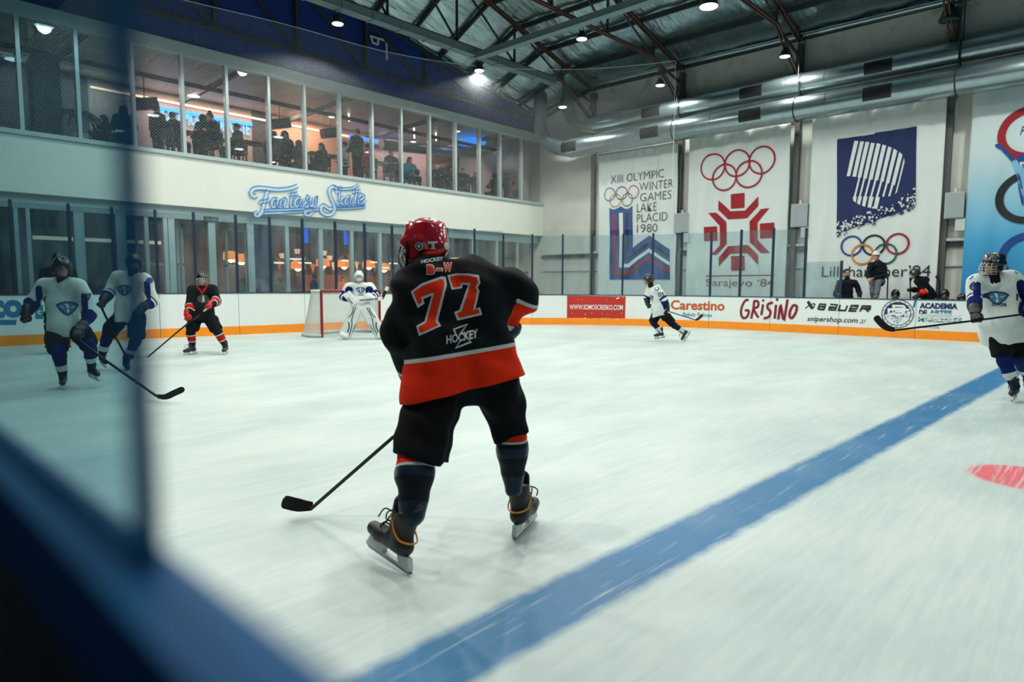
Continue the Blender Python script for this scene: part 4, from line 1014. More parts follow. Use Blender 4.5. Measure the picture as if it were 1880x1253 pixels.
# 3
b3 = Banner('white banner with navy panel of pale slanting bars and coloured rings', Y_(1491, 250), Y_(1737, 220), 0.45, 6.65, 3.3)
c6 = lambda x, y: (1500+x*0.2395, 220+y*0.2395)
b3.poly([c6(*q) for q in ((157, 150), (445, 111), (445, 102), (768, 52), (762, 330), (756, 655), (600, 720), (400, 785), (150, 875), (153, 500))], 'navy_panel', i_navy)
BARS = [((290, 163), (320, 165), (255, 433), (228, 433)), ((333, 167), (363, 168), (300, 438), (272, 437)), ((375, 170), (405, 175), (340, 443), (312, 443)), ((320, 443), (334, 443), (297, 590), (282, 590)), ((277, 588), (305, 590), (298, 635), (277, 620)),
        ((418, 178), (447, 183), (383, 455), (355, 450)), ((358, 453), (372, 453), (337, 588), (323, 588)), ((318, 588), (348, 590), (330, 655), (308, 640)), ((462, 183), (490, 187), (427, 460), (398, 458)), ((400, 458), (414, 458), (380, 588), (366, 588)), ((360, 588), (390, 590), (372, 668), (348, 660)),
        ((503, 192), (532, 198), (468, 465), (440, 463)), ((442, 463), (457, 463), (422, 590), (409, 590)), ((404, 588), (436, 592), (415, 678), (390, 672)), ((547, 205), (575, 215), (510, 475), (483, 472)), ((485, 472), (500, 472), (466, 595), (452, 590)), ((450, 590), (482, 595), (462, 686), (434, 680)),
        ((590, 222), (617, 240), (553, 488), (526, 486)), ((528, 486), (543, 486), (514, 590), (500, 590)), ((632, 247), (657, 270), (595, 503), (568, 500)), ((570, 500), (586, 500), (560, 588), (546, 586)), ((668, 292), (673, 325), (612, 555), (598, 572))]
P = [poly2([(-b3.w(*c6(*q))[0], b3.w(*c6(*q))[1]) for q in bar]) for bar in BARS]
lay('slanting_bars', P, b3.fn(0.012), i_white, b3.t, cell=0.2)
rnd = random.Random(11); Pw = []; Pn = []
for i in range(150):
    u = rnd.random(); x = 155+600*u; yb_ = 850-235*u; dv = rnd.gauss(0, 1); y = yb_+(rnd.random()**1.7)*-95+35*rnd.random()
    r = 6+9*rnd.random(); a = rnd.random()*6.28
    tri = [(x+r*math.cos(a+q), y+r*math.sin(a+q)) for q in (0, 1.9, 3.7)]
    (Pw if i % 4 else Pn).append([(tx, ty+(38 if not i % 4 else 0)) for tx, ty in tri])
    if not i % 4: Pn.append([(tx+14, ty+18+20*rnd.random()) for tx, ty in tri])
cv = lambda L: [poly2([(-b3.w(*c6(*q))[0], b3.w(*c6(*q))[1]) for q in t if 148 < q[0] < 768] or [(0, 0)]) for t in L]
lay('pale_fragments', [q for q in cv(Pw) if len(q[0]) == 3], b3.fn(0.012, True), i_white, b3.t)
lay('navy_fragments', [q for q in cv(Pn) if len(q[0]) == 3], b3.fn(0.010, True), i_navy, b3.t)
for k, (c, m) in enumerate((((265, 968), i_blue), ((435, 962), i_black), ((617, 952), i_red), ((348, 1033), i_orange), ((525, 1028), i_green))): b3.ring(c6(*c), 0.29, 0.055, m, 0.010+0.002*k)
b3.text("Lillehammer’94", c6(38, 1212), c6(38, 1130), c6(868, 1195), c6(868, 1110), i_black, bold=-0.004)
# 4: printed white to blue
mg = mat('banner_blue_fade', rgb(200, 212, 212), 0.8, var=0); nt = mg.node_tree; n = nt.nodes
tc = n.new('ShaderNodeTexCoord'); sp = n.new('ShaderNodeSeparateXYZ'); nt.links.new(tc.outputs['Object'], sp.inputs[0])
cr = n.new('ShaderNodeValToRGB'); mr = n.new('ShaderNodeMapRange'); mr.inputs[1].default_value = 0.0; mr.inputs[2].default_value = 6.2
nt.links.new(sp.outputs['Z'], mr.inputs[0]); nt.links.new(mr.outputs[0], cr.inputs[0]); nt.links.new(cr.outputs[0], n['Principled BSDF'].inputs['Base Color'])
E_ = cr.color_ramp.elements; E_[0].position = 0.08; E_[0].color = rgb(0, 120, 180)+(1,); E_[1].position = 0.75; E_[1].color = rgb(198, 212, 212)+(1,)
e = E_.new(0.36); e.color = rgb(70, 160, 204)+(1,); e = E_.new(0.55); e.color = rgb(150, 196, 212)+(1,)
b4 = Banner('white to blue fading banner with large rings at the right edge', Y_(1785, 200), -1.2, 0.45, 6.7, 5.1, mg)
c8 = lambda x, y: (1760+x*0.287, 160+y*0.287)
def dpx(p): q = onx(*p, XB); return 1/1200*(q-CO).dot(CF)
for c, r, w_, m in (((455, 292), 124, 42, i_red), ((440, 705), 112, 40, i_black), ((455, 1095), 140, 44, i_blue)):
    k = dpx(c8(*c))*0.287; q = b4.w(*c8(*c)); b4.ring(c8(*c), 145*k, 44*k, m)
b4.text('F', c8(392, 305), c8(392, 252), c8(425, 305), c8(425, 252), i_blue, shear=0.3)
for pts, m, nm in ((((233, 368), (262, 364), (300, 392), (366, 462), (352, 492), (318, 452), (272, 402), (240, 386)), i_blue, 'printed_arm'), (((340, 478), (366, 462), (400, 500), (440, 560), (440, 640), (412, 720), (392, 640), (372, 560)), i_skin, 'printed_torso'),
                   (((370, 470), (378, 440), (405, 430), (440, 440), (440, 515), (400, 505)), i_blue, 'printed_cap'), (((388, 480), (440, 478), (440, 512), (398, 508)), i_white, 'printed_goggles'), (((376, 545), (396, 570), (412, 660), (418, 755), (404, 750), (384, 650)), i_blue, 'printed_leg')):
    b4.poly([c8(*q) for q in pts], nm, m, 0.016)

# ---------------------------------------------------------------- advertising on the boards
_SS = np.linspace(0, CUM[-1]-1e-3, 3000); _PP = [path_at(s)[0] for s in _SS]
_PX = np.array([proj((p.x, p.y, 0.7))[0] if proj((p.x, p.y, 0.7))[2] > 0.5 else -9e3 for p in _PP])
_k = int(np.argmax(_PX > -400)); _SSv, _PXv = _SS[_k:], np.maximum.accumulate(_PX[_k:])
def on_boards(px_, py_):
    s = float(np.interp(px_, _PXv, _SSv)); p, d = path_at(s); r = ray(px_, py_)
    t = math.hypot(p.x, p.y)/math.hypot(r.x, r.y); return (s, CAMH+r.z*t)
def bfn(off=0.006, stack=False):
    def f(s, z, k=0):
        p, d = path_at(s); q = off+k*0.0007; return (p.x+d.y*q, p.y-d.x*q, z)
    f.stack = stack
    return f
class Ad:
    def __init__(self, label, p): 
        q = bfn()(*on_boards(*p)); self.t = thing('advertisement', label, 'advertisement', q)
    def text(self, s, l, r, m, name='lettering', off=0.007, **kw):
        (x0, b0, t0), (x1, b1_, t1) = l, r
        a, b, c, d = on_boards(x0, b0), on_boards(x0, t0), on_boards(x1, b1_), on_boards(x1, t1)
        lay(name, [fit_text(s, a[0], (a[1]+c[1])/2, c[0], (b[1]+d[1])/2, **kw)], bfn(off), m, self.t, cell=0.3)
    def strokes(self, L, w, m, name='lettering', off=0.007, smooth=True):
        parts = []
        for pts in L:
            P = [on_boards(*q) for q in pts]
            if smooth and len(P) > 2: P = [(v.x, v.y) for v in catmull([(a, b, 0) for a, b in P], 6)]
            parts.append(ribbon2(P, w))
        lay(name, parts, bfn(off, True), m, self.t)
    def poly(self, pts, m, name, off=0.005): lay(name, [poly2([on_boards(*q) for q in pts])], bfn(off), m, self.t, cell=0.2)
m_adred = mat('ad_red', rgb(176, 34, 22), 0.5, var=0.08)
ad = Ad('red web address sign on the curved boards right of the big player', (1041, 587))
ad.poly([(1041, 543), (1148.5, 544.5), (1148, 587), (1041, 585.5)], m_adred, 'red_panel')
ad.text('WWW.SOMOSCRESKO.COM', (1045.8, 568.3, 559.5), (1143.5, 569.8, 560.3), i_white, bold=0.012)
rnd = random.Random(3); ch = []
for i in range(38):
    if i < 26: x, y = 1043+103*rnd.random(), 583.5+2.6*rnd.random()
    else: x, y = 1043+103*rnd.random(), rnd.choice([545.5, 549, 574, 577])+2*rnd.random()
    w_, h_ = 0.6+2.2*rnd.random(), 0.4+1.1*rnd.random()
    ch.append(poly2([on_boards(*q) for q in ((x, y), (x+w_, y+h_*.2), (x+w_*.8, y+h_), (x+w_*.2, y+h_*.8))]))
ch.append(poly2([on_boards(*q) for q in ((1131, 548), (1137, 546), (1137.5, 548), (1132, 550))]))
lay('chipped_paint', ch, bfn(0.007, True), m_board, ad.t)
ad = Ad('rust coloured rounded lettering with small teal line on the side boards', (1233, 568))
ad.text('Carestino', (1231.5, 569.0, 551.0), (1330.5, 571.0, 553.0), i_rust, bold=0.028); ad.text('Bebés Felices', (1254, 581.5, 574), (1307.5, 582, 575), i_teal, name='small_lettering', bold=0.01)
ad = Ad('dark red hand-lettered name painted on the side boards', (1360, 585))
g3 = lambda L: [(1240+x*0.1596, 520+y*0.1596) for x, y in L]
ad.strokes([g3(L) for L in (((840, 195), (800, 205), (765, 275), (758, 350), (785, 403), (830, 385), (846, 320), (800, 315)), ((905, 200), (897, 300), (876, 410)), ((905, 205), (948, 215), (950, 270), (905, 302), (960, 400)), ((1008, 245), (992, 370)), ((1012, 190), (1004, 212)),
    ((1122, 225), (1066, 242), (1062, 290), (1096, 330), (1080, 388), (1020, 408)), ((1157, 250), (1147, 410)), ((1166, 175), (1168, 205)), ((1190, 420), (1211, 262), (1252, 420), (1287, 188)), ((1357, 250), (1322, 320), (1320, 388), (1350, 400), (1386, 340), (1396, 270), (1357, 250)))], 0.075, ink('wine', rgb(120, 8, 18)))
ad = Ad('black wide lettering with crossed symbol and web address on the side boards', (1485, 570))
g8 = lambda L: [(1470+x*0.1702, 540+y*0.1702) for x, y in L]
ad.strokes([g8(L) for L in (((185, 165), (205, 110), (272, 114), (263, 138), (195, 138)), ((262, 140), (250, 168), (185, 165)), ((318, 112), (392, 119), (374, 173), (300, 171), (308, 146), (380, 147)), ((425, 118), (408, 175), (482, 181), (502, 125)), ((527, 156), (606, 161), (618, 132), (545, 126), (526, 181), (602, 186)), ((640, 190), (664, 131), (757, 133), (748, 160), (656, 158)), ((694, 160), (736, 192)))], 0.047, i_black, smooth=False)
ad.strokes([g8(L) for L in (((74, 80), (98, 118), (128, 160)),)], 0.085, i_black, 'symbol'); ad.strokes([g8(L) for L in (((128, 160), (152, 112), (112, 112), (80, 132), (48, 158)),)], 0.03, i_black, 'symbol')
ad.text('snipershop.com', (1482.7, 592.5, 579.5), (1576, 596.5, 585), i_black, name='web_address', bold=0.015, shear=0.25)
ad.text('.ar', (1578, 594.5, 586.5), (1592, 594.5, 587.5), i_black, name='web_address', shear=0.25, bold=-0.01)
ad = Ad('round navy academy badge on the side boards', (1648, 577))
cs_, cz_ = on_boards(1648, 576.6); R_ = (on_boards(1648, 549.7)[1]-on_boards(1648, 603)[1])/2

lay('outer_ring', [ring2((cs_, cz_), R_*0.97, 0.02)], bfn(0.007), i_navy, ad.t); lay('inner_ring', [ring2((cs_, cz_), R_*0.80, 0.015)], bfn(0.007), i_navy, ad.t)
half = [(cs_+R_*0.78*math.cos(a), cz_+R_*0.78*math.sin(a)) for a in [math.radians(d) for d in range(-8, 189, 8)]]
half += [(cs_-R_*0.5, cz_-R_*0.05), (cs_-R_*0.3, cz_-R_*0.2), (cs_, cz_-R_*0.1), (cs_+R_*0.35, cz_-R_*0.22), (cs_+R_*0.55, cz_-R_*0.06)]
lay('badge_field', [poly2(half)], bfn(0.007), i_navy, ad.t)
mono = [[(-.55, .02), (-.55, .28), (-.2, .30), (-.2, -.02), (-.6, -.02)], [(-.35, .55), (.35, .55), (.42, .44), (.35, .33), (-.32, .33)], [(-.25, .16), (.3, .16), (.38, .06), (.3, -.04), (-.25, -.04), (-.25, .55)], [(.7, .3), (.45, .3), (.38, .12), (.45, -.05), (.7, -.05), (.7, .12), (.55, .12)]]
lay('monogram', [ribbon2([(cs_+R_*a, cz_+R_*b) for a, b in L], 0.055) for L in mono], bfn(0.010, True), m_board, ad.t)
rnd = random.Random(8); fl = []
for i in range(46):
    a = math.radians(190+160*rnd.random()); r = R_*(0.25+0.6*rnd.random()); x, y = cs_+r*math.cos(a), cz_+r*math.sin(a); q = 0.012+0.02*rnd.random()
    fl.append(poly2([(x, y), (x+q, y+q*.4), (x+q*.7, y+q*1.3), (x-q*.2, y+q)]))
lay('flaked_paint', fl, bfn(0.007, True), i_teal, ad.t)
lay('dots', [ring2((cs_+R_*0.88*math.cos(a), cz_+R_*0.88*math.sin(a)), 0.008, 0.012, 8) for a in [k*0.36 for k in range(18)]], bfn(0.007), i_navy, ad.t)
lay('red_mark', [poly2([(cs_-.02, cz_+R_*.66), (cs_+.03, cz_+R_*.66), (cs_+.03, cz_+R_*.74), (cs_-.02, cz_+R_*.74)])], bfn(0.010), i_red, ad.t)
ad = Ad('navy and teal academy lettering on the boards beside the round badge', (1687, 570))
ad.text('ACADEMIA', (1687.8, 567.3, 556.7), (1757.5, 568.2, 557), i_navy, bold=0.055); ad.text('DE', (1687.2, 579, 569.3), (1702, 579, 569.5), i_navy, bold=0.055); ad.text('ARTES', (1705.8, 579.3, 569.8), (1747.5, 580, 570), i_teal, bold=0.055)
vs, fs = text2('MARCIALES', bold=0.03)
a, b, c = on_boards(1686.5, 591), on_boards(1686.5, 582), on_boards(1767, 591.2)
T = fit_text('MARCIALES', a[0], a[1], c[0], b[1], bold=0.02); lay('worn_lettering', [T], bfn(0.007), i_teal, ad.t, cell=0.3)
rnd = random.Random(5); lay('scratches', [ribbon2([(a[0]+(c[0]-a[0])*rnd.random(), a[1]+0.24*rnd.random())]*1+[(a[0]+(c[0]-a[0])*rnd.random(), a[1]+0.24*rnd.random())], 0.02) for _ in range(16)], bfn(0.010, True), m_board, ad.t)
ad.strokes([[(1219*0+1677, 565), (1680, 550)]], 0.05, i_teal, 'slash', smooth=False)
ad.text('4855 3236', (1686, 602, 598), (1726, 604, 600.5), i_navy, name='phone_number')
ad = Ad('large teal lettering on the end boards at the far left', (22, 570))
ad.text('eco', (-52, 585, 551), (43, 585, 551), i_teal, bold=0.05); ad.poly([(65, 560), (80, 560), (79, 586), (64, 586)], ink('mint', rgb(20, 120, 130)), 'teal_box'); ad.text('c', (69, 578, 570), (75.5, 578, 570), i_white, bold=0.03); ad.poly([(-20, 587.5), (30, 587.5), (28, 597), (-22, 597)], i_teal, 'teal_bar')

# ---------------------------------------------------------------- Fantasy Skate sign on the white band
fs_o = ony(465, 395, Y_WALL-0.02)
sg = thing('script_sign', 'blue outlined script sign on the white band wall', 'sign', fs_o)
m_fs = mat('sign_light_blue', rgb(186, 216, 228), 0.5); m_fd = mat('sign_edge_blue', rgb(10, 108, 178), 0.4, emit=rgb(10, 110, 190), estr=0.12)
c4 = lambda x, y: (440+x*0.13298, 320+y*0.13298)
ST = [((235, 290), (200, 308), (165, 285), (158, 245), (190, 205), (260, 188), (380, 198), (520, 212), (640, 203), (740, 182), (795, 158)), ((388, 215), (358, 310), (335, 400), (312, 495), (272, 560), (228, 572), (212, 545), (245, 528)), ((268, 402), (300, 375), (350, 375), (412, 348)),
      ((520, 345), (470, 340), (440, 395), (455, 455), (500, 430), (528, 350)), ((528, 350), (520, 430), (550, 455)), ((572, 340), (555, 455)), ((560, 390), (612, 340), (632, 362), (612, 435), (642, 455)), ((742, 235), (702, 400), (722, 455), (752, 440)), ((682, 285), (800, 262)),
      ((842, 330), (792, 330), (760, 390), (775, 445), (815, 420), (850, 335)), ((850, 335), (838, 420), (862, 450)), ((872, 450), (912, 380), (936, 290), (930, 335), (950, 400), (930, 448), (888, 440)), ((988, 310), (965, 390), (985, 440), (1030, 400), (1060, 310), (1042, 420), (1010, 520), (950, 568), (900, 550), (905, 515), (960, 500), (1045, 488), (1095, 485)),
      ((1325, 250), (1345, 215), (1295, 172), (1238, 208), (1242, 290), (1282, 380), (1308, 470), (1280, 540), (1205, 560), (1132, 522), (1122, 452), (1162, 430), (1235, 480), (1290, 470)), ((1393, 160), (1372, 300), (1352, 430)), ((1442, 308), (1380, 370), (1402, 402), (1442, 430)), ((1300, 188), (1400, 202), (1520, 200), (1600, 172), (1642, 140)),
      ((1532, 310), (1482, 310), (1455, 370), (1465, 415), (1505, 400), (1540, 312)), ((1540, 312), (1526, 400), (1552, 415)), ((1622, 190), (1592, 350), (1597, 415), (1632, 398)), ((1552, 245), (1667, 232)), ((1640, 362), (1700, 332), (1705, 292), (1665, 290), (1636, 350), (1646, 405), (1690, 405), (1737, 352)),
      ((330, 505), (600, 495), (880, 482)), ((330, 535), (600, 528), (880, 510)), ((1330, 450), (1530, 440), (1730, 425)), ((1330, 472), (1530, 466), (1730, 448))]
back = []; edge = MB()
for k, L in enumerate(ST):
    P = [ony(*c4(*q), Y_WALL-0.03) for q in L]; P = [(v.x, v.z) for v in (catmull([(p.x, p.z, 0) for p in P], 6))] if False else [(v.x, v.y) for v in catmull([(p.x, p.z, 0) for p in P], 6)]
    w_ = 0.085 if k not in (0, 1, 13) else 0.11
    rv, rf = ribbon2(P, w_)
    for q0 in range(0, len(rf), 3): back.append((rv[2*q0:2*min(q0+3, len(rf))+2], [tuple(i-2*q0 for i in f) for f in rf[q0:q0+3]]))
    for sgn in (-1, 1):
        E2 = []
        for i, q in enumerate(P):
            a = Vector(P[max(i-1, 0)]); b = Vector(P[min(i+1, len(P)-1)]); t = (b-a).normalized(); E2.append((q[0]-t.y*sgn*w_/2, Y_WALL-0.052, q[1]+t.x*sgn*w_/2))
        edge.tube(E2, 0.011, 5)
ff = lambda u, v_, k=0: (u, Y_WALL-0.028-0.0012*(k % 13), v_); ff.stack = True; lay('script_face', back, ff, m_fs, sg); edge.build('outline_tube', m_fd, sg)
# ---------------------------------------------------------------- people: materials
def cloth(name, c, rough=0.9, bump=0.25, bs=90): return mat('cloth_'+name, c, rough, var=0.10, scale=12, bump=bump, bscale=bs, spec=0.2)
k_black = cloth('black', rgb(18, 20, 24)); k_pants = cloth('pants_black', rgb(12, 14, 18)); k_red = cloth('red', rgb(234, 44, 6)); k_white = cloth('white', rgb(202, 208, 203)); k_blue = cloth('royal_blue', rgb(6, 27, 84)); k_navy = cloth('navy', rgb(10, 20, 44))
k_dred = cloth('dark_red', rgb(170, 28, 12)); k_grey = cloth('grey', rgb(92, 98, 104)); k_jacket = cloth('jacket', rgb(22, 27, 32)); k_jean = cloth('jean', rgb(70, 84, 98))
m_skin = mat('skin', rgb(176, 128, 104), 0.55, var=0.08, scale=20); m_hair = mat('hair_dark', rgb(26, 20, 18), 0.6, var=0.3, scale=40); m_eye = mat('eye_dark', rgb(20, 16, 14), 0.3, var=0)
m_hblack = mat('helmet_black', rgb(14, 15, 17), 0.22, var=0.05, coat=0.4); m_hred = mat('helmet_red', rgb(168, 10, 22), 0.16, var=0.06, coat=0.6); m_hwhite = mat('helmet_white', rgb(206, 210, 206), 0.3, var=0.05)
m_boot = mat('skate_boot', rgb(30, 28, 28), 0.5, var=0.4, scale=30, bump=0.15, bscale=120); m_hold = mat('blade_holder', rgb(206, 210, 208), 0.4, var=0.12, scale=40); m_steel = mat('runner_steel', rgb(120, 124, 128), 0.25, metal=1.0, var=0.2)
m_wire = mat('cage_wire', rgb(60, 62, 64), 0.35, metal=0.6, var=0.1); m_wirew = mat('cage_wire_pale', rgb(190, 190, 188), 0.35, metal=0.4, var=0.1)
m_visor = glass_mat('visor', (0.86, 0.90, 0.90), 0.03, gloss=1.5); m_glove = mat('glove_black', rgb(20, 21, 23), 0.5, var=0.2, scale=30); m_glred = mat('glove_red', rgb(176, 22, 18), 0.5, var=0.1)
m_tape = mat('stick_tape', rgb(14, 14, 15), 0.9, var=0.2, scale=60); m_shaft = mat('stick_shaft', rgb(18, 19, 22), 0.35, var=0.1); m_shaftb = mat('stick_shaft_blue', rgb(12, 40, 100), 0.35, var=0.2, scale=4)

def frame(fwd, up):
    """axes (right, forward, up) as columns"""
    u = Vector(up).normalized(); f = Vector(fwd); f = (f-u*f.dot(u)).normalized(); r = f.cross(u)
    return Matrix((r, f, u)).transposed()
def place(o, parent, origin, R, s=1.0, flip=False):
    link(o, parent); M4 = R.to_4x4() @ Matrix.Diagonal((-s if flip else s, s, s, 1)); M4.translation = Vector(origin)-(parent_loc(parent) if parent is not None else Vector())
    o.matrix_local = M4; PM[o.name] = M4
    return o
PM = {}
def setmat(o, *ms):
    for i, m in enumerate(ms):
        if m is None: continue
        o.material_slots[i].link = 'OBJECT'; o.material_slots[i].material = m
    return o
TPL = {}
def tpl(name, obj):
    TPL[name] = obj.data; COL.objects.unlink(obj); bpy.data.objects.remove(obj); return TPL[name]
def inst(name, key): return bpy.data.objects.new(name, TPL[key])

# skate (origin at the ankle, toe towards +Y)
def make_templates():
    pr = [cone((0, -.035, -.075), (0, .13, -.082), .043, .037), cone((0, .12, -.082), (0, .185, -.080), .038, .032), cone((0, -.008, -.06), (0, -.015, .055), .047, .053), cone((0, .05, -.04), (0, .045, .10), .030, .034, flat=((0, 1, 0), .6)), cone((0, -.045, .05), (0, -.075, .115), .034, .022, flat=((0, 1, 0.3), .45)),
          cut((0, 0, -.112), (0, 0, -1)), cone((0, 0, .075), (0, -.01, .14), .040, .040, neg=True, k=.01)]
    tpl('boot', sobj('boot', pr, m_boot, None, h=.0085, k=.02))
    tpl('boot_lo', sobj('boot', pr[:-1], m_boot, None, h=.014, k=.02))
    mb = MB()
    def ext(poly, t):
        n = len(poly); v = [(sx*t, y, z) for sx in (-1, 1) for y, z in poly]
        mb.add(v, [tuple(range(n))[::-1], tuple(range(n, 2*n))]+[(i, (i+1) % n, n+(i+1) % n, n+i) for i in range(n)])
    ext([(-.085, -.108), (-.005, -.108), (-.028, -.150), (-.020, -.160), (-.100, -.160), (-.100, -.150)], .013); ext([(.055, -.108), (.185, -.108), (.205, -.150), (.200, -.160), (.075, -.160), (.085, -.140)], .013); ext([(-.03, -.150), (.09, -.150), (.09, -.160), (-.03, -.160)], .012)
    tpl('blade_holder', mb.build('blade_holder', m_hold))
    mb = MB(); ext([(-.110, -.158), (-.112, -.166), (-.095, -.176), (.19, -.176), (.215, -.166), (.218, -.155), (.205, -.160), (-.100, -.160)], .003); tpl('runner', mb.build('runner', m_steel))
    mb = MB()
    for i in range(6):
        y, z = .135-.018*i, -.052+.016*i+.012*max(0, i-2)
        mb.tube(catmull([(-.028, y-.004, z-.006), (0, y+.004, z+.010), (.028, y-.004, z-.006)], 4), .0042, 5)
    mb.tube(catmull([(0, .045, .035), (.02, .10, .035), (.035, .155, .0), (.03, .15, -.03)], 5), .0035, 5); mb.tube(catmull([(0, .045, .035), (-.02, .11, .045), (-.035, .13, .0)], 5), .0035, 5)
    tpl('laces', mb.build('laces', k_black))
    mb = MB(); mb.tube(catmull([(.050, .035, .055), (.054, -.005, .0), (.050, -.045, -.032), (.02, -.083, -.040), (-.02, -.083, -.040), (-.050, -.045, -.032), (-.054, -.005, .0), (-.050, .035, .055)], 5), .0042, 6); tpl('piping', mb.build('piping', mat('skate_orange_piping', rgb(226, 140, 30), 0.5)))
    # glove gripping a stick along X (wrist towards -Y, back of the hand +Z)
    pr = [ell((0, -.035, .028), .056, .052, .030, ((1, 0, 0), (0, 1, 0), (0, 0, 1))), cone((0, -.075, .026), (0, -.165, .024), .046, .068), cone((0, -.165, .024), (0, -.195, .024), .066, .062)]
    for x, s in ((-.040, .9), (-.0135, 1.05), (.0135, 1.0), (.040, .85)):
        c = [(x, -.005, .044), (x, .034*s, .030), (x, .040*s, -.008), (x, .014, -.032)]
        for a, b in zip(c, c[1:]): pr.append(cone(a, b, .0150, .0140, k=.006))
    for y in (-.055, -.085, -.115): pr.append(cone((-.045, y, .058), (.045, y, .058), .016, k=.006))
    for a, b in (((-.055, -.045, .012), (-.060, -.005, -.012)), ((-.060, -.005, -.012), (-.036, .018, -.034))): pr.append(cone(a, b, .0175, .015, k=.008))
    pr.append(cone((0, -.15, .024), (0, -.25, .024), .05, .055, neg=True, k=.01))
    tpl('glove', sobj('glove', pr, m_glove, None, h=.008, k=.018)); tpl('glove_lo', sobj('glove', pr, m_glove, None, h=.0125, k=.018))
    # helmet (origin at the head centre, face towards +Y)
    A = ((1, 0, 0), (0, 1, 0), (0, 0, 1))
    pr = [ell((0, -.012, .030), .112, .136, .126, A), cone((-.048, -.085, .104), (-.044, .05, .116), .026, .022, k=.03), cone((.048, -.085, .104), (.044, .05, .116), .026, .022, k=.03), cone((-.092, -.07, .015), (-.094, .05, .025), .022, k=.03), cone((.092, -.07, .015), (.094, .05, .025), .022, k=.03), cone((0, -.115, -.02), (0, -.10, -.045), .05, .045, k=.03), ell((-.092, .0, -.04), .022, .055, .060, A, k=.02), ell((.092, .0, -.04), .022, .055, .060, A, k=.02),
          ell((0, .150, -.085), .096, .122, .122, A, neg=True, k=.012), cut((0, 0, -.092), (0, -.20, -1)), ell((0, 0, -.03), .082, .105, .115, A, neg=True, k=.008)]
    tpl('shell', sobj('shell', pr, m_hblack, None, h=.0075, k=.02)); tpl('shell_lo', sobj('shell', pr, m_hblack, None, h=.012, k=.02))
    mb = MB()
    def cp(a, z):
        q = (z+.05)/.085; y0 = .015+.020*(1-q*q); return (.108*math.sin(a)*(1-.12*q*q), y0+(.125-.02*q*q)*math.cos(a), z)
    for z in (.042, .012, -.020, -.052, -.084, -.115): mb.tube([cp(math.radians(d), z) for d in range(-82, 83, 12)], .0028, 5)
    for d in (-82, -56, -30, -10, 10, 30, 56, 82): mb.tube([cp(math.radians(d), z) for z in (.045, .012, -.020, -.052, -.084, -.118)], .0026, 5)
    mb.tube([cp(math.radians(d), .045) for d in range(-84, 85, 12)], .004, 5); tpl('cage', mb.build('cage', m_wire))
    mb = MB(); N = 14
    for z in (.048, .0, -.060): mb.v += [(.112*math.sin(a), .028+.118*math.cos(a), z) for a in [math.radians(-78+156*i/N) for i in range(N+1)]]
    for r in range(2):
        for i in range(N): mb.f.append((r*(N+1)+i, r*(N+1)+i+1, (r+1)*(N+1)+i+1, (r+1)*(N+1)+i)); mb.mi.append(0)
    tpl('visor', mb.build('visor', m_visor))
    mb = MB()
    for sx in (-1, 1): mb.tube(catmull([(sx*.098, .0, -.03), (sx*.085, .045, -.085), (sx*.045, .085, -.120), (0, .095, -.126)], 5), .008, 6)
    tpl('chin_strap', mb.build('chin_strap', m_black))
make_templates()
def head_prims(c, R, s=1.0):
    """R columns: right, forward, up"""
    r, f, u = R.col[0], R.col[1], R.col[2]; P = lambda x, y, z: Vector(c)+(r*x+f*y+u*z)*s
    ax_ = (tuple(r), tuple(f), tuple(u))
    pr = [ell(P(0, -.012, .03), .076*s, .094*s, .092*s, ax_, k=.02), ell(P(0, .012, -.045), .062*s, .078*s, .078*s, ax_, k=.03), cone(P(0, .082, .005), P(0, .104, -.026), .009*s, .014*s, k=.012), cone(P(-.022, .082, -.060), P(.022, .082, -.060), .010*s, k=.010), cone(P(0, .066, -.098), P(0, .068, -.1), .020*s, k=.02),
          cone(P(-.045, .082, .022), P(.045, .082, .022), .009*s, k=.014), ball(P(-.030, .098, .002), .014*s, neg=True, k=.012), ball(P(.030, .098, .002), .014*s, neg=True, k=.012), ell(P(-.078, -.005, -.01), .012*s, .022*s, .032*s, ax_, k=.008), ell(P(.078, -.005, -.01), .012*s, .022*s, .032*s, ax_, k=.008)]
    return pr, P
def add_eyes(t, P, s=1.0):
    for x in (-.030, .030):
        mb = MB(); c = P(x, .084, .002); n = 6; mb.lathe(c-V(0, 0, .010*s), V(0, 0, 1), [(0, .001), (.004*s, .008*s), (.010*s, .010*s), (.016*s, .008*s), (.020*s, .001)], 8); mb.build('eye', m_eye, t, True)
def lerp(a, b, t): return Vector(a).lerp(Vector(b), t)

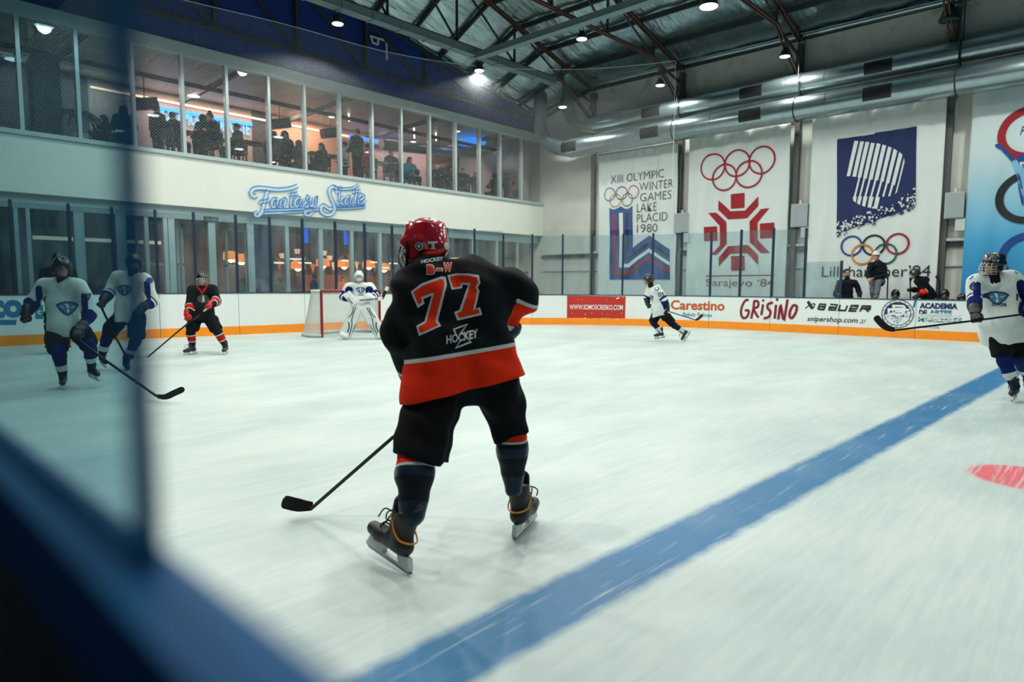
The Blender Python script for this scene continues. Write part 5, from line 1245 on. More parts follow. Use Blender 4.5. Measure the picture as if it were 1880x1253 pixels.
class Fig:
    """joints given as (px, py, extra depth) around a base distance; every joint becomes a point in the hall"""
    def __init__(self, base, J):
        self.b = base; self.J = {k: atd(v[0], v[1], base+(v[2] if len(v) > 2 else 0)) for k, v in J.items()}
    def __getitem__(self, k): return self.J[k]
def skater(label, fig, face, jersey, bands=(), hel=m_hblack, guard='visor', sock=k_blue, sockb=(), hi=False, S=1.0, pants=k_pants, glove=None, gloveB=None, torso_f=None, seed=1, flare=1.0, loc=None, skip=(), up_head=None, sleeve=1.0, vr=True, guardneck=True):
    g = fig; t = thing('person', label, 'person', loc if loc is not None else g['anA']*0.5+g['anB']*0.5-V(0, 0, 0.17))
    tl = t.location.copy(); tl.z = 0; t.location = tl
    Q = viewrot(g['head']) if vr else Matrix.Identity(3); fwd = Q @ Vector(face); up = up_head or V(0, 0, 1)
    R = frame(fwd, up); body_f = Q @ Vector(torso_f) if torso_f is not None else Vector((fwd.x, fwd.y, 0)).normalized()
    sh = (g['shA']+g['shB'])*0.5; hip = (g['hipA']+g['hipB'])*0.5
    hp, P = head_prims(g['head'], R, S)
    neck = g['neck']
    # body (one continuous surface under the clothes)
    pr = hp+[cone(neck-V(0, 0, .02), lerp(g['head'], neck, .35), .052*S, .05*S, k=.02), cone(lerp(sh, hip, .22), hip, .12*S, .12*S, flat=(body_f, .7)), cone(g['shA'], g['shB'], .045*S)]
    for q in 'AB':
        pr += [cone(g['sh'+q], g['el'+q], .048*S, .043*S), cone(g['el'+q], g['wr'+q], .043*S, .030*S), cone(g['hip'+q], g['kn'+q], .088*S, .060*S), cone(g['kn'+q], lerp(g['kn'+q], g['an'+q], .92), .060*S, .036*S), cone(g['wr'+q], g['wr'+q]+(g['wr'+q]-g['el'+q]).normalized()*.07, .034*S, .03*S)]
    sobj('body', pr, m_skin, t, h=.0115 if not hi else .0115, k=.025)
    if 'eyes' not in skip: add_eyes(t, P, S)
    # jersey
    dn = (hip-sh).normalized(); hem = hip+dn*.10*S; side = (g['shB']-g['shA']).normalized()
    pr = [cone(lerp(g['shA'], g['shB'], .12), lerp(g['shA'], g['shB'], .88), .105*S, k=.05), cone(lerp(sh, hip, .15), lerp(sh, hip, .95), .185*S, .205*S*flare, flat=(body_f, .78), k=.05), cone(lerp(sh, hip, .8), hem+dn*.1, .205*S*flare, .222*S*flare, flat=(body_f, .98), k=.05), cone(neck-V(0, 0, .045), neck+V(0, 0, .0), .080*S, .070*S, k=.03), cut(hem, dn)]
    for q in 'AB': pr += [cone(g['sh'+q], g['el'+q], .098*S*sleeve, .086*S*sleeve, k=.04), cone(g['el'+q], lerp(g['el'+q], g['wr'+q], .9), .086*S*sleeve, .066*S*sleeve, k=.03)]
    cols = jersey; regs = []
    for q in 'AB':
        for kind, bd in bands:
            if kind == 'up': regs.append((g['sh'+q], g['el'+q], bd, .125*S*sleeve))
            if kind == 'lo': regs.append((g['el'+q], g['wr'+q], bd, .115*S*sleeve))
    for kind, bd in bands:
        if kind == 'torso': regs.insert(0, (sh, hip, bd, .36*S))
    jo = sobj('jersey', pr, cols, t, h=.0135 if not hi else .010, k=.04, disp=waves(seed, .012*S, 16, stretch=(1, 1, .7)), regions=regs)
    if guardneck: sobj('neck_guard', [cone(neck-V(0, 0, .02), lerp(neck, g['head'], .36), .078*S, .066*S)], k_black, t, h=.012)
    # pants
    pr = [cone(g['hipA'], g['hipB'], .125*S, flat=(body_f, .95)), cone(hip-dn*.10, hip, .14*S, .15*S, flat=(body_f, .8))]
    for q in 'AB': d = (g['kn'+q]-g['hip'+q]).normalized(); pr += [cone(g['hip'+q], lerp(g['hip'+q], g['kn'+q], .4), .10*S, .12*S, k=.03), cone(lerp(g['hip'+q], g['kn'+q], .40), g['kn'+q]+d*.04, .130*S, .118*S, k=.03)]
    for q in 'AB': d = (g['kn'+q]-g['hip'+q]).normalized(); pr += [cut(g['kn'+q]-d*.015, d, .26*S)]
    sobj('shorts', pr, pants, t, h=.0145, k=.04, disp=waves(seed+5, .010, 18))
    # socks with shin pads
    for q in 'AB':
        a, b = g['kn'+q], g['an'+q]; d = (b-a).normalized(); fw = (g['toe'+q]-g['an'+q]); fw = (fw-d*fw.dot(d)).normalized()
        pr = [cone(a-d*.05+fw*.01, a+d*.06+fw*.02, .075*S, .080*S), cone(a+d*.05+fw*.01, lerp(a, b, .62), .080*S, .068*S), cone(lerp(a, b, .55), b+d*.015, .068*S, .049*S)]
        sobj('sock', pr, sock, t, h=.0125, k=.03, disp=waves(seed+9, .004, 26), regions=[(a, b, sockb, .16*S)] if sockb else ())
    # skates
    for q in 'AB':
        an, toe = g['an'+q], g['toe'+q]; upv = (g['kn'+q]-an).normalized(); f = (toe-an)
        if g.J.get('up'+q) is not None: upv = (g['up'+q]-an).normalized()
        else: upv = (upv*0.35+V(0, 0, 1)).normalized()
        R2 = frame(f, upv)
        sk = inst('skate', 'boot' if hi else 'boot_lo'); place(sk, t, an, R2, S*1.02)
        for nm in ('blade_holder', 'runner', 'laces'):
            o = inst(nm, nm); o.parent = sk; COL.objects.link(o)
        if hi: o = inst('piping', 'piping'); o.parent = sk; COL.objects.link(o)
    # gloves
    for q, gm in (('A', glove), ('B', gloveB or glove)):
        if 'glove'+q in skip: continue
        w = g['wr'+q]; d = (w-g['el'+q]).normalized(); ax = g.J.get('grip'+q)
        axv = (ax-w) if ax is not None else CR.copy()
        axv = (axv-d*axv.dot(d)).normalized()
        bk = axv.cross(d)                              # back of hand
        if bk.dot(-CF) < -0.2: axv = -axv; bk = -bk
        R3 = Matrix((axv, d, bk)).transposed()
        o = inst('glove', 'glove' if hi else 'glove_lo'); place(o, t, w+d*.10, R3, S*1.0)
        if gm: setmat(o, gm)
    # helmet
    hm = inst('helmet', 'shell' if hi else 'shell_lo'); place(hm, t, g['head'], R, S); setmat(hm, hel)
    if guard:
        o = inst(guard if guard == 'visor' else 'cage', 'visor' if guard == 'visor' else 'cage'); o.parent = hm; COL.objects.link(o)
        if guard == 'pale_cage': setmat(o, m_wirew)
    o = inst('chin_strap', 'chin_strap'); o.parent = hm; COL.objects.link(o)
    return t, jo, hm, P
def stick(label, pts, blade, name='hockey_stick', w=.030, shaft=m_shaft, h_blade=.062, tape=m_tape, up=None):
    """pts: shaft from the butt to the heel; blade: heel -> tip points"""
    t = thing(name, label, 'hockey stick', pts[0])
    mb = MB(); p = [Vector(q) for q in pts]
    for a, b in zip(p, p[1:]): mb.beam(a, b, w*0.72, w, up=CF)
    mb.build('shaft', shaft, t)
    B = catmull(blade, 5); n = len(B); vs = []; fs = []
    u = Vector(up) if up is not None else V(0, 0, 1)
    for i, q in enumerate(B):
        tt = (B[min(i+1, n-1)]-B[max(i-1, 0)]).normalized(); uu = (u-tt*u.dot(tt)).normalized(); sd = tt.cross(uu)*.006
        s = i/(n-1); hh = h_blade*(0.62+0.38*min(1, s*2.2))*(1 if s < .86 else math.sqrt(max(0.08, 1-((s-.86)/.15)**2)))
        vs += [q-uu*hh/2-sd, q+uu*hh/2-sd, q+uu*hh/2+sd, q-uu*hh/2+sd]
    for i in range(n-1):
        for k in range(4): fs.append((i*4+k, i*4+(k+1) % 4, (i+1)*4+(k+1) % 4, (i+1)*4+k))
    fs += [(3, 2, 1, 0), tuple((n-1)*4+k for k in range(4))]
    mobj('blade', vs, fs, tape, t)
    mb = MB(); d = (p[1]-p[0]).normalized(); mb.tube([p[0]-d*.005, p[0]+d*.10], w*.62, 8); mb.build('grip_tape', tape, t)
    return t
def shirt_text(jo, s, c, size, right, up, m, parent, name='number', bold=0.02, off=0.006, cell=0.05, sx=1.0):
    vs, fs = text2(s, size, bold=bold, align='CENTER', sx=sx); vs = [(x, y-size*.36) for x, y in vs]
    return lay(name, [(vs, fs)], decal_fn(bvh_of(jo), c, right, up, off), m, parent, cell=cell)
def crest(jo, c, r, right, up, parent, cols=(mat('crest_navy', rgb(14, 44, 84), 0.7), mat('crest_blue', rgb(60, 112, 150), 0.7), k_white)):
    fn = decal_fn(bvh_of(jo), c, right, up, 0.006, .32)
    sh = lambda k, dy=0: [(r*k*x, r*k*y+dy) for x, y in ((-1, .35), (-.6, .62), (0, .70), (.6, .62), (1, .35), (.7, -.2), (.35, -.6), (0, -.78), (-.35, -.6), (-.7, -.2))]
    lay('crest', [poly2(sh(1)), ], fn, cols[0], parent, cell=.03); fn2 = decal_fn(bvh_of(jo), c, right, up, 0.009, .32)
    lay('crest_emblem', [poly2(sh(.82))], fn2, cols[1], parent, cell=.03); fn3 = decal_fn(bvh_of(jo), c, right, up, 0.012, .32)
    lay('crest_emblem', [poly2([(r*x, r*y) for x, y in L]) for L in (((-.75, .28), (-.45, .16), (-.2, .05), (-.45, .02)), ((.75, .28), (.45, .16), (.2, .05), (.45, .02)), ((-.22, .42), (.0, .50), (.14, .2), (.1, -.1), (-.05, .05)), ((-.1, -.15), (.12, -.12), (.16, -.4), (0, -.55)))], fn3, cols[2], parent, cell=.03)
# ---------------------------------------------------------------- #77, seen from behind
D = 3.46
g = Fig(D, dict(head=(778, 454, .06), neck=(792, 484, .04), shA=(768, 528, .0), shB=(905, 522, .06), elA=(737, 612, .08), wrA=(756, 690, .26), elB=(964, 542, .10), wrB=(930, 602, .18),
    hipA=(790, 700, .0), hipB=(915, 690, .12), knA=(766, 838, -.08), knB=(938, 806, .12), anA=(759, 968, -.22), anB=(938, 905, .16), toeA=(690, 992, -.12), toeB=(978, 920, .42), upA=(766, 840, -.1), upB=(938, 806, .12)))
t77 = thing('person', 'hockey player seen from behind in black and red jersey 77, red helmet', 'person', V(2.25, 2.45, 0))
fwd = (CF*0.62-CR*0.80); fwd.z = -0.05
R = frame(fwd, V(0, 0, 1)-CR*0.06+CF*.08); S = .97
bf = Vector((CF.x, CF.y, 0)).normalized()
hp, P = head_prims(g['head'], R, S); sh = (g['shA']+g['shB'])*.5; hip = (g['hipA']+g['hipB'])*.5
pr = hp+[cone(g['neck'], lerp(g['head'], g['neck'], .3), .06, .055), cone(sh, hip, .15, .15, flat=(bf, .7)), cone(g['shA'], g['shB'], .05)]
for q in 'AB': pr += [cone(g['sh'+q], g['el'+q], .05, .045), cone(g['el'+q], g['wr'+q], .05, .034), cone(g['wr'+q], g['wr'+q]+(g['wr'+q]-g['el'+q]).normalized()*.08, .036, .03), cone(g['hip'+q], g['kn'+q], .095, .065), cone(g['kn'+q], lerp(g['kn'+q], g['an'+q], .75), .05, .036)]
sobj('body', pr, m_skin, t77, h=.011, k=.025); add_eyes(t77, P, S)
# jersey: torso of its own outline, then sleeves
q_ = lambda x, y, d=0.0: atd(x, y, D+d)
hemc = q_(858, 706, .05); hn = (q_(858, 720, .05)-q_(852, 640, .04)); hn = (hn+CR*0.02).normalized()
tors = [cone(q_(768, 545, .02), q_(893, 532, .06), .135, .125, k=.06), cone(q_(800, 505, .02), q_(872, 500, .04), .085, .08, k=.06), cone(q_(790, 540, .02), q_(812, 640, .02), .185, .19, flat=(bf, .8), k=.06), cone(q_(862, 535, .04), q_(874, 635, .06), .165, .165, flat=(bf, .85), k=.06),
        cone(q_(812, 640, .02), q_(806, 730, .02), .185, .212, flat=(bf, .9), k=.05), cone(q_(882, 640, .06), q_(910, 722, .08), .165, .188, flat=(bf, .92), k=.05), cone(q_(796, 494, .02), q_(790, 474, .03), .085, .078, k=.03), ball(q_(790, 462, .03), .062, neg=True, k=.01)]
hs = hn.cross(CF).normalized()
arms = [cone(g['shA'], g['elA'], .118, .098, k=.05), cone(g['elA'], q_(756, 686, .22), .098, .078, k=.04), cone(q_(893, 528, .05), q_(938, 543, .1), .108, .118, k=.06), cone(q_(934, 533, .1), q_(957, 542, .11), .108, .084, k=.05), cone(q_(959, 544, .10), g['wrB'], .084, .064, k=.02)]
pr = tors+[cut(hemc+(-hn)*-.02, (hn+CR*.07))]+arms
def folds(X, Y, Z):
    d = 0.012*np.sin(26*Z+9*X-6*Y+1.0)*np.sin(7*X+5*Y-11*Z)+0.010*np.sin(18*X-22*Y+15*Z)+0.006*np.sin(45*Z+30*X)*np.sin(9*Y+12*Z)
    w = np.clip(((hemc.x-X)*hn.x+(hemc.y-Y)*hn.y+(hemc.z-Z)*hn.z)/0.28, 0.12, 1.0)
    return d*w
band = lambda px_, py_: None
a_h = q_(850, 612, .04); L_h = (hemc-a_h).dot(hn)
st = lambda y: (q_(858, y, .05)-a_h).dot(hn)/L_h
regs = [(a_h, hemc, [(st(642), st(649), 2), (st(649), 3, 1)], .42, hn), (g['elB'], g['wrB'], [(-.5, .02, 0), (.02, .12, 2), (.12, .78, 1), (.78, .90, 2), (.90, 3, 0)], .108), (g['elA'], g['wrA'], [(-.5, .70, 0), (.70, .78, 2), (.78, 3, 1)], .135), (g['shA'], g['elA'], [(-3, 1.0, 0)], .14)]
jo = sobj('jersey', pr, [k_black, k_red, k_white], t77, h=.0085, k=.04, disp=folds, regions=regs)
bv = bvh_of(jo); RT = CR.copy(); UPV = CU.copy()
def jdec(px_, py_, off): return decal_fn(bv, q_(px_, py_, 0), RT, UPV, off)
def pxpoly(pts, o=(838, 545)):
    k = D/FPX*0.965; return [((x-o[0])*k, -(y-o[1])*k) for x, y in pts]
f7 = lambda x, y: (660+x*0.2713, 380+y*0.2713)
S1w = [f7(*q) for q in ((350, 575), (420, 520), (560, 470), (585, 475), (592, 530), (530, 770), (552, 805), (404, 872), (385, 805), (440, 775), (490, 600), (432, 625), (440, 655), (395, 685))]
S1r = [f7(*q) for q in ((365, 578), (430, 535), (555, 488), (573, 497), (576, 530), (512, 775), (535, 798), (413, 852), (400, 812), (452, 782), (507, 580), (418, 612), (425, 645), (402, 665))]
S2w = [f7(*q) for q in ((595, 462), (660, 450), (740, 452), (808, 462), (818, 515), (800, 545), (812, 570), (785, 690), (815, 680), (832, 732), (662, 770), (640, 712), (675, 700), (735, 530), (700, 525), (693, 550), (625, 560))]
S2r = [f7(*q) for q in ((612, 472), (665, 462), (740, 465), (797, 478), (803, 512), (786, 545), (797, 572), (768, 702), (803, 693), (815, 722), (674, 753), (658, 722), (690, 710), (754, 515), (688, 512), (680, 538), (633, 546))]
k_num = cloth('number_red', rgb(240, 50, 14), 0.7, 0.05); k_numw = cloth('number_white', rgb(206, 212, 208), 0.7, 0.05)
for i, (w_, r_) in enumerate(((S1w, S1r), (S2w, S2r))):
    lay('number', [poly2(pxpoly(w_))], jdec(838, 545, .003), k_numw, t77, cell=.015); lay('number', [poly2(pxpoly(r_))], jdec(838, 545, .0055), k_num, t77, cell=.015)
k = D/FPX*0.965
for s, x0, y0, x1, y1 in (('B', 785, 487, 798, 504), ('-', 802, 493.5, 812, 497), ('W', 815, 482, 829, 498)):
    X0, Y0, X1, Y1 = (x0-838)*k, -(y1-545)*k, (x1-838)*k, -(y0-545)*k
    lay('name_letter', [fit_text(s, X0-.004, Y0-.004, X1+.004, Y1+.004, bold=.09)], jdec(838, 545, .003), k_numw, t77, cell=.02); lay('name_letter', [fit_text(s, X0, Y0, X1, Y1, bold=.045)], jdec(838, 545, .0055), k_num, t77, cell=.02)
T = fit_text('HOCKEY', 0, -.022, .172, .022, bold=.03, shear=.25); ro = math.radians(11)
rot = lambda V2, o: [(o[0]+x*math.cos(ro)-y*math.sin(ro), o[1]+x*math.sin(ro)+y*math.cos(ro)) for x, y in V2]
o1 = ((818-838)*k, -(624-545)*k); lay('lettering', [(rot(T[0], o1), T[1])], jdec(838, 545, .004), k_numw, t77, cell=.03)
ZL = [(.05, .045), (.125, .055), (.085, .022), (.10, .0), (.125, -.035), (.04, -.05), (.075, -.015), (.06, .01), (.05, .045)]
lay('logo', [ribbon2(rot(ZL, o1), .006)], jdec(838, 545, .004), k_numw, t77)
T = fit_text('HOCKEY', 0, -.010, .118, .010, bold=.03, shear=.25); o1 = ((773-838)*k, -(481-545)*k); lay('lettering', [(rot(T[0], o1), T[1])], jdec(838, 545, .004), k_numw, t77, cell=.03)
# red collar
mb = MB(); cc = q_(790, 474, .03); mb.tube([cc+V(0, 0, .012)+(CR*.080*math.cos(a)+Vector((CF.x, CF.y, 0))*.086*math.sin(a))+V(0, 0, 1)*(.012*math.cos(a)+.006) for a in [2*math.pi*i/28 for i in range(29)]], .014, 8); mb.build('collar', k_red, t77, True)
# shorts
pr = [cone(q_(806, 700, .04), q_(905, 692, .08), .145, .14, flat=(bf, .9)), cone(q_(800, 715, .03), q_(772, 832, -.06), .145, .146, k=.03), cone(q_(912, 705, .1), q_(940, 800, .12), .128, .100, k=.03)]
pr += [cut(q_(768, 838, -.06), (q_(772, 838)-q_(786, 720)).normalized()+CR*-.06, .26), cut(q_(941, 800, .12), (q_(944, 800)-q_(914, 720)).normalized(), .22)]
sobj('shorts', pr, k_pants, t77, h=.0095, k=.03, disp=lambda X, Y, Z: .009*np.sin(30*Z+14*X)*np.sin(12*X-10*Y+8*Z)+.006*np.sin(40*X+25*Y-18*Z))
# socks (red top, white line, taped navy pads)
k_pad = cloth('taped_pad', rgb(12, 16, 22), 0.6); k_padb = cloth('pad_blue', rgb(30, 44, 58), 0.35, 0.1)
for qq, a, b, w0, w1, bands in (('A', (764, 822, -.06), (758, 938, -.18), .098, .088, [(-1, .30, 1), (.30, .345, 2), (.345, .50, 4), (.50, .88, 3), (.88, 3, 4)]), ('B', (940, 786, .12), (942, 892, .16), .086, .066, [(-1, .19, 1), (.19, .22, 2), (.22, .30, 3), (.30, .46, 4), (.46, .80, 3), (.80, 3, 4)])):
    a, b = q_(*a), q_(*b); d = (b-a).normalized()
    sobj('sock', [cone(a, lerp(a, b, .45), w0, w0*.98), cone(lerp(a, b, .4), b+d*.015, w0*.98, w1*.74)], [k_black, k_red, k_white, k_pad, k_padb], t77, h=.0085, k=.03, disp=waves(3, .004, 30), regions=[(a, b, bands, .18)])
# skates
for nm, hp_, tp_, kn_ in (('A', (754, 1059), (684, 1027), q_(766, 850, -.12)), ('B', (943, 995), (976, 962), q_(940, 800, .12))):
    hg, tg = onz(*hp_), onz(*tp_); f_ = (tg-hg).normalized(); upv = (V(0, 0, 1)+CR*(.20 if nm == 'A' else -.03)).normalized(); R2 = frame(f_, upv); an = hg+R2.col[1]*.125+R2.col[2]*.206
    sk = inst('skate', 'boot'); place(sk, t77, an, R2, 1.16)
    for n_ in ('blade_holder', 'runner', 'laces', 'piping'): o = inst(n_, n_); o.parent = sk; COL.objects.link(o)
# gloves
for nm, w, d, ax_ in (('A', g['wrA'], (g['wrA']-g['elA']).normalized(), q_(700, 820, .3)-q_(790, 720, .35)), ('B', g['wrB'], (g['wrB']-g['elB']).normalized(), q_(700, 820, .3)-q_(790, 720, .35))):
    axv = (ax_-d*ax_.dot(d)).normalized(); bk = axv.cross(d)
    if bk.dot(CF) > 0: axv = -axv; bk = -bk
    o = inst('glove', 'glove'); place(o, t77, w+d*(.09 if nm == 'A' else .13), Matrix((axv, d, bk)).transposed(), 1.05 if nm == 'A' else .86)
# helmet
hm = inst('helmet', 'shell'); place(hm, t77, g['head']+V(0, 0, .0), R, 1.0); setmat(hm, m_hred)
o = inst('cage', 'cage'); o.parent = hm; COL.objects.link(o); o = inst('chin_strap', 'chin_strap'); o.parent = hm; COL.objects.link(o)
bm_ = TPL['shell']; hb = BVHTree.FromPolygons([v.co for v in bm_.vertices], [tuple(p.vertices) for p in bm_.polygons])
def hdec(direction, off=.0025, ctr=(0, -.01, 0)):
    d = Vector(direction).normalized(); r = (-d).cross(V(0, 0, 1)).normalized(); u = r.cross(-d)
    def fn(x, y):
        o_ = Vector(ctr)+d*.4+r*x+u*y; h, nn, i, ds = hb.ray_cast(o_, -d, .6)
        if h is None: h = Vector(ctr)+d*.1+r*x+u*y
        return h+d*off
    return fn
def hlay(nm, parts, fn, m):
    o = lay(nm, parts, fn, m, None, cell=.01); o.parent = hm; return o
# view direction in helmet space (towards the camera)
vd = (R.transposed() @ (-CF)); rt_ = R.transposed() @ CR
sdir = lambda ang, el=0.0: (Matrix.Rotation(math.radians(ang), 3, 'Z') @ Vector((vd.x, vd.y, 0)).normalized())+V(0, 0, el)
circ = lambda r, n=20: poly2([(r*math.cos(2*math.pi*i/n), r*math.sin(2*math.pi*i/n)) for i in range(n)])
m_stw = mat('sticker_white', rgb(208, 214, 210), 0.5, var=0.03)
hlay('sticker', [circ(.021)], hdec(sdir(-8, -.10)), m_stw); hlay('sticker', [poly2([(.017*math.cos(math.radians(d)), .017*math.sin(math.radians(d))) for d in range(-30, 151, 12)])], hdec(sdir(-8, -.10), .004), i_teal); hlay('sticker', [poly2([(.017*math.cos(math.radians(d)), .017*math.sin(math.radians(d))) for d in range(150, 331, 12)])], hdec(sdir(-8, -.10), .004), i_red)
hlay('sticker', [circ(.007)], hdec(sdir(-8, -.10), .0055), m_stw)
hlay('helmet_mark', [poly2([(-.024, .022), (.026, .022), (.026, .014), (.010, .012), (.010, -.012), (.016, -.012), (.016, -.018), (-.008, -.018), (-.008, -.012), (-.003, -.012), (-.003, .010), (-.018, .008)])], hdec(sdir(24, -.10)), m_stw)
hlay('sticker', [circ(.020)], hdec(sdir(54, -.10)), m_stw)
for ang, el in ((-22, .62), (-16, .38), (34, .70), (36, .42)): hlay('vent', [([(x*.8, y) for x, y in circ(.009)[0]], circ(.009)[1])], hdec(sdir(ang, el)), m_black)
mb = MB()
for sx in (-1,): pass
ear = catmull([(-.112, .03, -.02), (-.118, .055, -.06), (-.112, .035, -.105), (-.106, .005, -.06), (-.112, .03, -.02)], 5)
mb.tube(ear, .0065, 6); o = mb.build('ear_loop', mat('ear_loop_clear', rgb(200, 196, 190), 0.2, var=0.05)); o.parent = hm
mb = MB(); mb.tube(catmull([(-.116, .0, .02), (-.116, .005, -.04), (-.105, .03, -.11), (-.06, .07, -.13)], 5), .010, 6); o = mb.build('strap', k_black); o.parent = hm
# stick: blade on the ice to the left, hands hidden in front of him
heel = q_(566, 930, .60)*1.0; hz = onz(560, 940, .03); dd = (hz-CO).dot(CF)
stick('black taped hockey stick of the big player in the foreground', [atd(858, 700, D+.34), atd(722, 803, D+.50), atd(572, 934, dd)], [atd(574, 930, dd), atd(556, 929, dd-.02), atd(538, 926, dd-.04), atd(519, 921, dd-.10)], h_blade=.080, shaft=m_shaft)

# ---------------------------------------------------------------- the other skaters
def bd(base, feet): return (onz(*feet)-CO).dot(CF)
UR = lambda: (CR.copy(), V(0, 0, 1))
wb = [('up', [(-1, .45, 0), (.45, .62, 0)]), ('lo', [(-.6, 3, 1)])]
# 05
D5 = bd(0, (1222, 627)); g = Fig(D5, dict(head=(1190, 514), neck=(1195.5, 525), shA=(1194, 532, .12), shB=(1207, 531, -.12), elA=(1187, 547, .16), wrA=(1190, 556, .14), elB=(1220, 550, -.2), wrB=(1223.5, 562, -.14), hipA=(1207, 573, .1), hipB=(1215, 574, -.08), knA=(1199, 591, .1), anA=(1213, 609, .06), toeA=(1203, 613, .02), knB=(1236, 595, -.08), anB=(1254, 609, -.05), toeB=(1247, 624, -.05), upA=(1211, 595, .06), upB=(1243, 602, -.05), gripA=(1200, 562), gripB=(1230, 572)))
t, jo, hm_, P = skater('white jerseyed skater number 05 gliding along the far boards', g, -CR-CF*.25, [k_white, k_blue], [('up', [(.78, .95, 1)]), ('lo', [(.05, 3, 1)])], torso_f=-CR, sock=[k_navy, k_white], sockb=[(-1, .62, 0), (.62, 3, 1)], S=.93, seed=5)
shirt_text(jo, '05', g['shB'].lerp(g['elB'], .52), .16, CR, CU, i_navy, t, off=.008); crest(jo, atd(1193, 548, D5-.1), .10, CR*.8-CF*.6, CU, t); lay('shoulder_patch', [circ(.055)], decal_fn(bvh_of(jo), atd(1206, 530, D5-.1), CR, CU, .008), i_blue, t)
stick('black stick held out behind the skater by the far boards', [atd(1193, 562, D5+.12), atd(1224, 571, D5-.1), atd(1277, 588, D5-.2)], [atd(1277, 588, D5-.2), atd(1283, 585, D5-.2), atd(1290, 578, D5-.2)], up=CU-CR*.5)
# black jersey player facing us
DB = bd(0, (378, 651)); g = Fig(DB, dict(head=(371, 513, -.05), neck=(371, 528, -.05), shA=(353, 533, 0), shB=(391, 531, 0), elA=(347, 562, -.1), wrA=(346, 578, -.24), elB=(398, 553, -.06), wrB=(387, 561, -.3), hipA=(362, 579, .05), hipB=(382, 579, .05), knA=(351, 607, -.1), anA=(353, 635, 0), toeA=(336, 638, -.2), knB=(398, 606, -.08), anB=(413, 634, .05), toeB=(407, 640, -.22), gripA=(330, 606, -.4), gripB=(380, 565, -.2)))
t, jo, hm_, P = skater('black jerseyed skater bent over his stick left of the goal', g, -CF-CR*.05+V(0, 0, -.05), [k_black, k_dred, k_white], [('lo', [(.10, .16, 2), (.16, .55, 1), (.55, .62, 2)])], guard='pale_cage', sock=[k_black, k_dred, k_white], sockb=[(-1, .25, 0), (.25, .31, 2), (.31, .66, 1), (.66, .72, 2), (.72, 3, 0)], glove=m_glred, seed=7, torso_f=CF)
fnb = decal_fn(bvh_of(jo), atd(373, 549, DB-.2), CR, CU, .008); lay('crest', [([(x*1.25, y) for x, y in circ(.085)[0]], circ(.085)[1])], fnb, mat('crest_green', rgb(60, 78, 70), 0.7), t, cell=.03); lay('crest_emblem', [poly2([(-.016, -.055), (.022, -.055), (.014, .06), (-.006, .06)])], decal_fn(bvh_of(jo), atd(373, 549, DB-.2), CR, CU, .012), k_numw, t, cell=.03)
mbv = [ribbon2([(-.10, .10), (0, -.06), (.10, .10)], .03)]; lay('collar', mbv, decal_fn(bvh_of(jo), atd(371, 533, DB-.2), CR, CU, .008), k_dred, t, cell=.02)
stick('black stick with white blade held by the skater left of the goal', [atd(381, 566, DB-.42), atd(345, 594, DB-.36), atd(270, 657, DB-.55)], [atd(271, 656, DB-.55), atd(262, 659, DB-.57), atd(249, 658, DB-.62)], tape=mat('white_tape', rgb(190, 192, 186), 0.8))
# right-hand player in white, number 16
D6 = bd(0, (1860, 738)); g = Fig(D6, dict(head=(1823, 487, -.08), neck=(1823, 514, -.05), shA=(1790, 518, .0), shB=(1862, 514, .05), elA=(1788, 552, -.05), wrA=(1791, 576, -.22), elB=(1890, 548, .0), wrB=(1892, 574, -.25), hipA=(1832, 610, .14), hipB=(1864, 608, .16), knA=(1842, 655, .06), anA=(1862, 707, .03), toeA=(1852, 719, -.22), knB=(1870, 654, .25), anB=(1886, 690, .55), toeB=(1886, 700, .3), gripA=(1780, 588, -.25), gripB=(1870, 580, -.2)))
t, jo, hm_, P = skater('white jerseyed skater with pale cage at the right edge holding his stick level', g, -CF*.7-CR*.75, [k_white, k_blue], [('up', [(.55, .92, 0)]), ('lo', [(-.05, .03, 1), (.03, .14, 0), (.14, 3, 1)])], guard='pale_cage', sock=[k_blue, k_white], sockb=[(-1, .55, 0), (.55, .80, 1), (.80, 3, 0)], seed=11, hi=True, torso_f=CF+CR*.15, flare=1.32)
crest(jo, atd(1826, 547, D6-.12), .115, CR*.97-CF*.22, CU, t); lay('number', [text2('6', .15, bold=.02, align='CENTER')], decal_fn(bvh_of(jo), atd(1784, 533, D6-.05), CR*.92+CF*.3, CU, .008, .25), i_navy, t, cell=.03)
T = text2('ogoa', .075, bold=.02, align='CENTER'); lay('lettering', [T], decal_fn(bvh_of(jo), atd(1829, 562, D6-.12), CR*.97-CF*.22, CU, .008, .32), i_navy, t, cell=.03)
for x, y in ((1779, 506), (1871, 496)): lay('shoulder_patch', [circ(.045)], decal_fn(bvh_of(jo), atd(x, y, D6-.1), CR, CU, .008), i_blue, t, cell=.03)
for q, s_ in (('A', 1), ('B', -1)):
    # blue underarm panels
    c0 = g['sh'+q].lerp(g['el'+q], .55); lay('sleeve_panel', [poly2([(-0.036, .10), (0.000, .13), (0.036, .11), (0.040, -.02), (0.036, -.13), (-0.029, -.13), (-0.036, 0)])], decal_fn(bvh_of(jo), c0+CR*(.03*s_), CR, CU, .006, .3), k_blue, t, cell=.02)
mb = MB()
for i in range(3): mb.tube([atd(1806+i*9, 517+i, D6-.26), atd(1813+i*9, 523+i, D6-.27)], .003, 5)
mb.build('neck_laces', k_numw, t)
stick('long black stick held level across the view by skater 16', [atd(1926, 571, D6-.28), atd(1790, 589, D6-.36), atd(1640, 607, D6-.5)], [atd(1642, 606, D6-.5), atd(1628, 602, D6-.5), atd(1616, 592, D6-.5), atd(1607, 581, D6-.5)], shaft=m_shaft, h_blade=.075, up=CU+CR*.6)
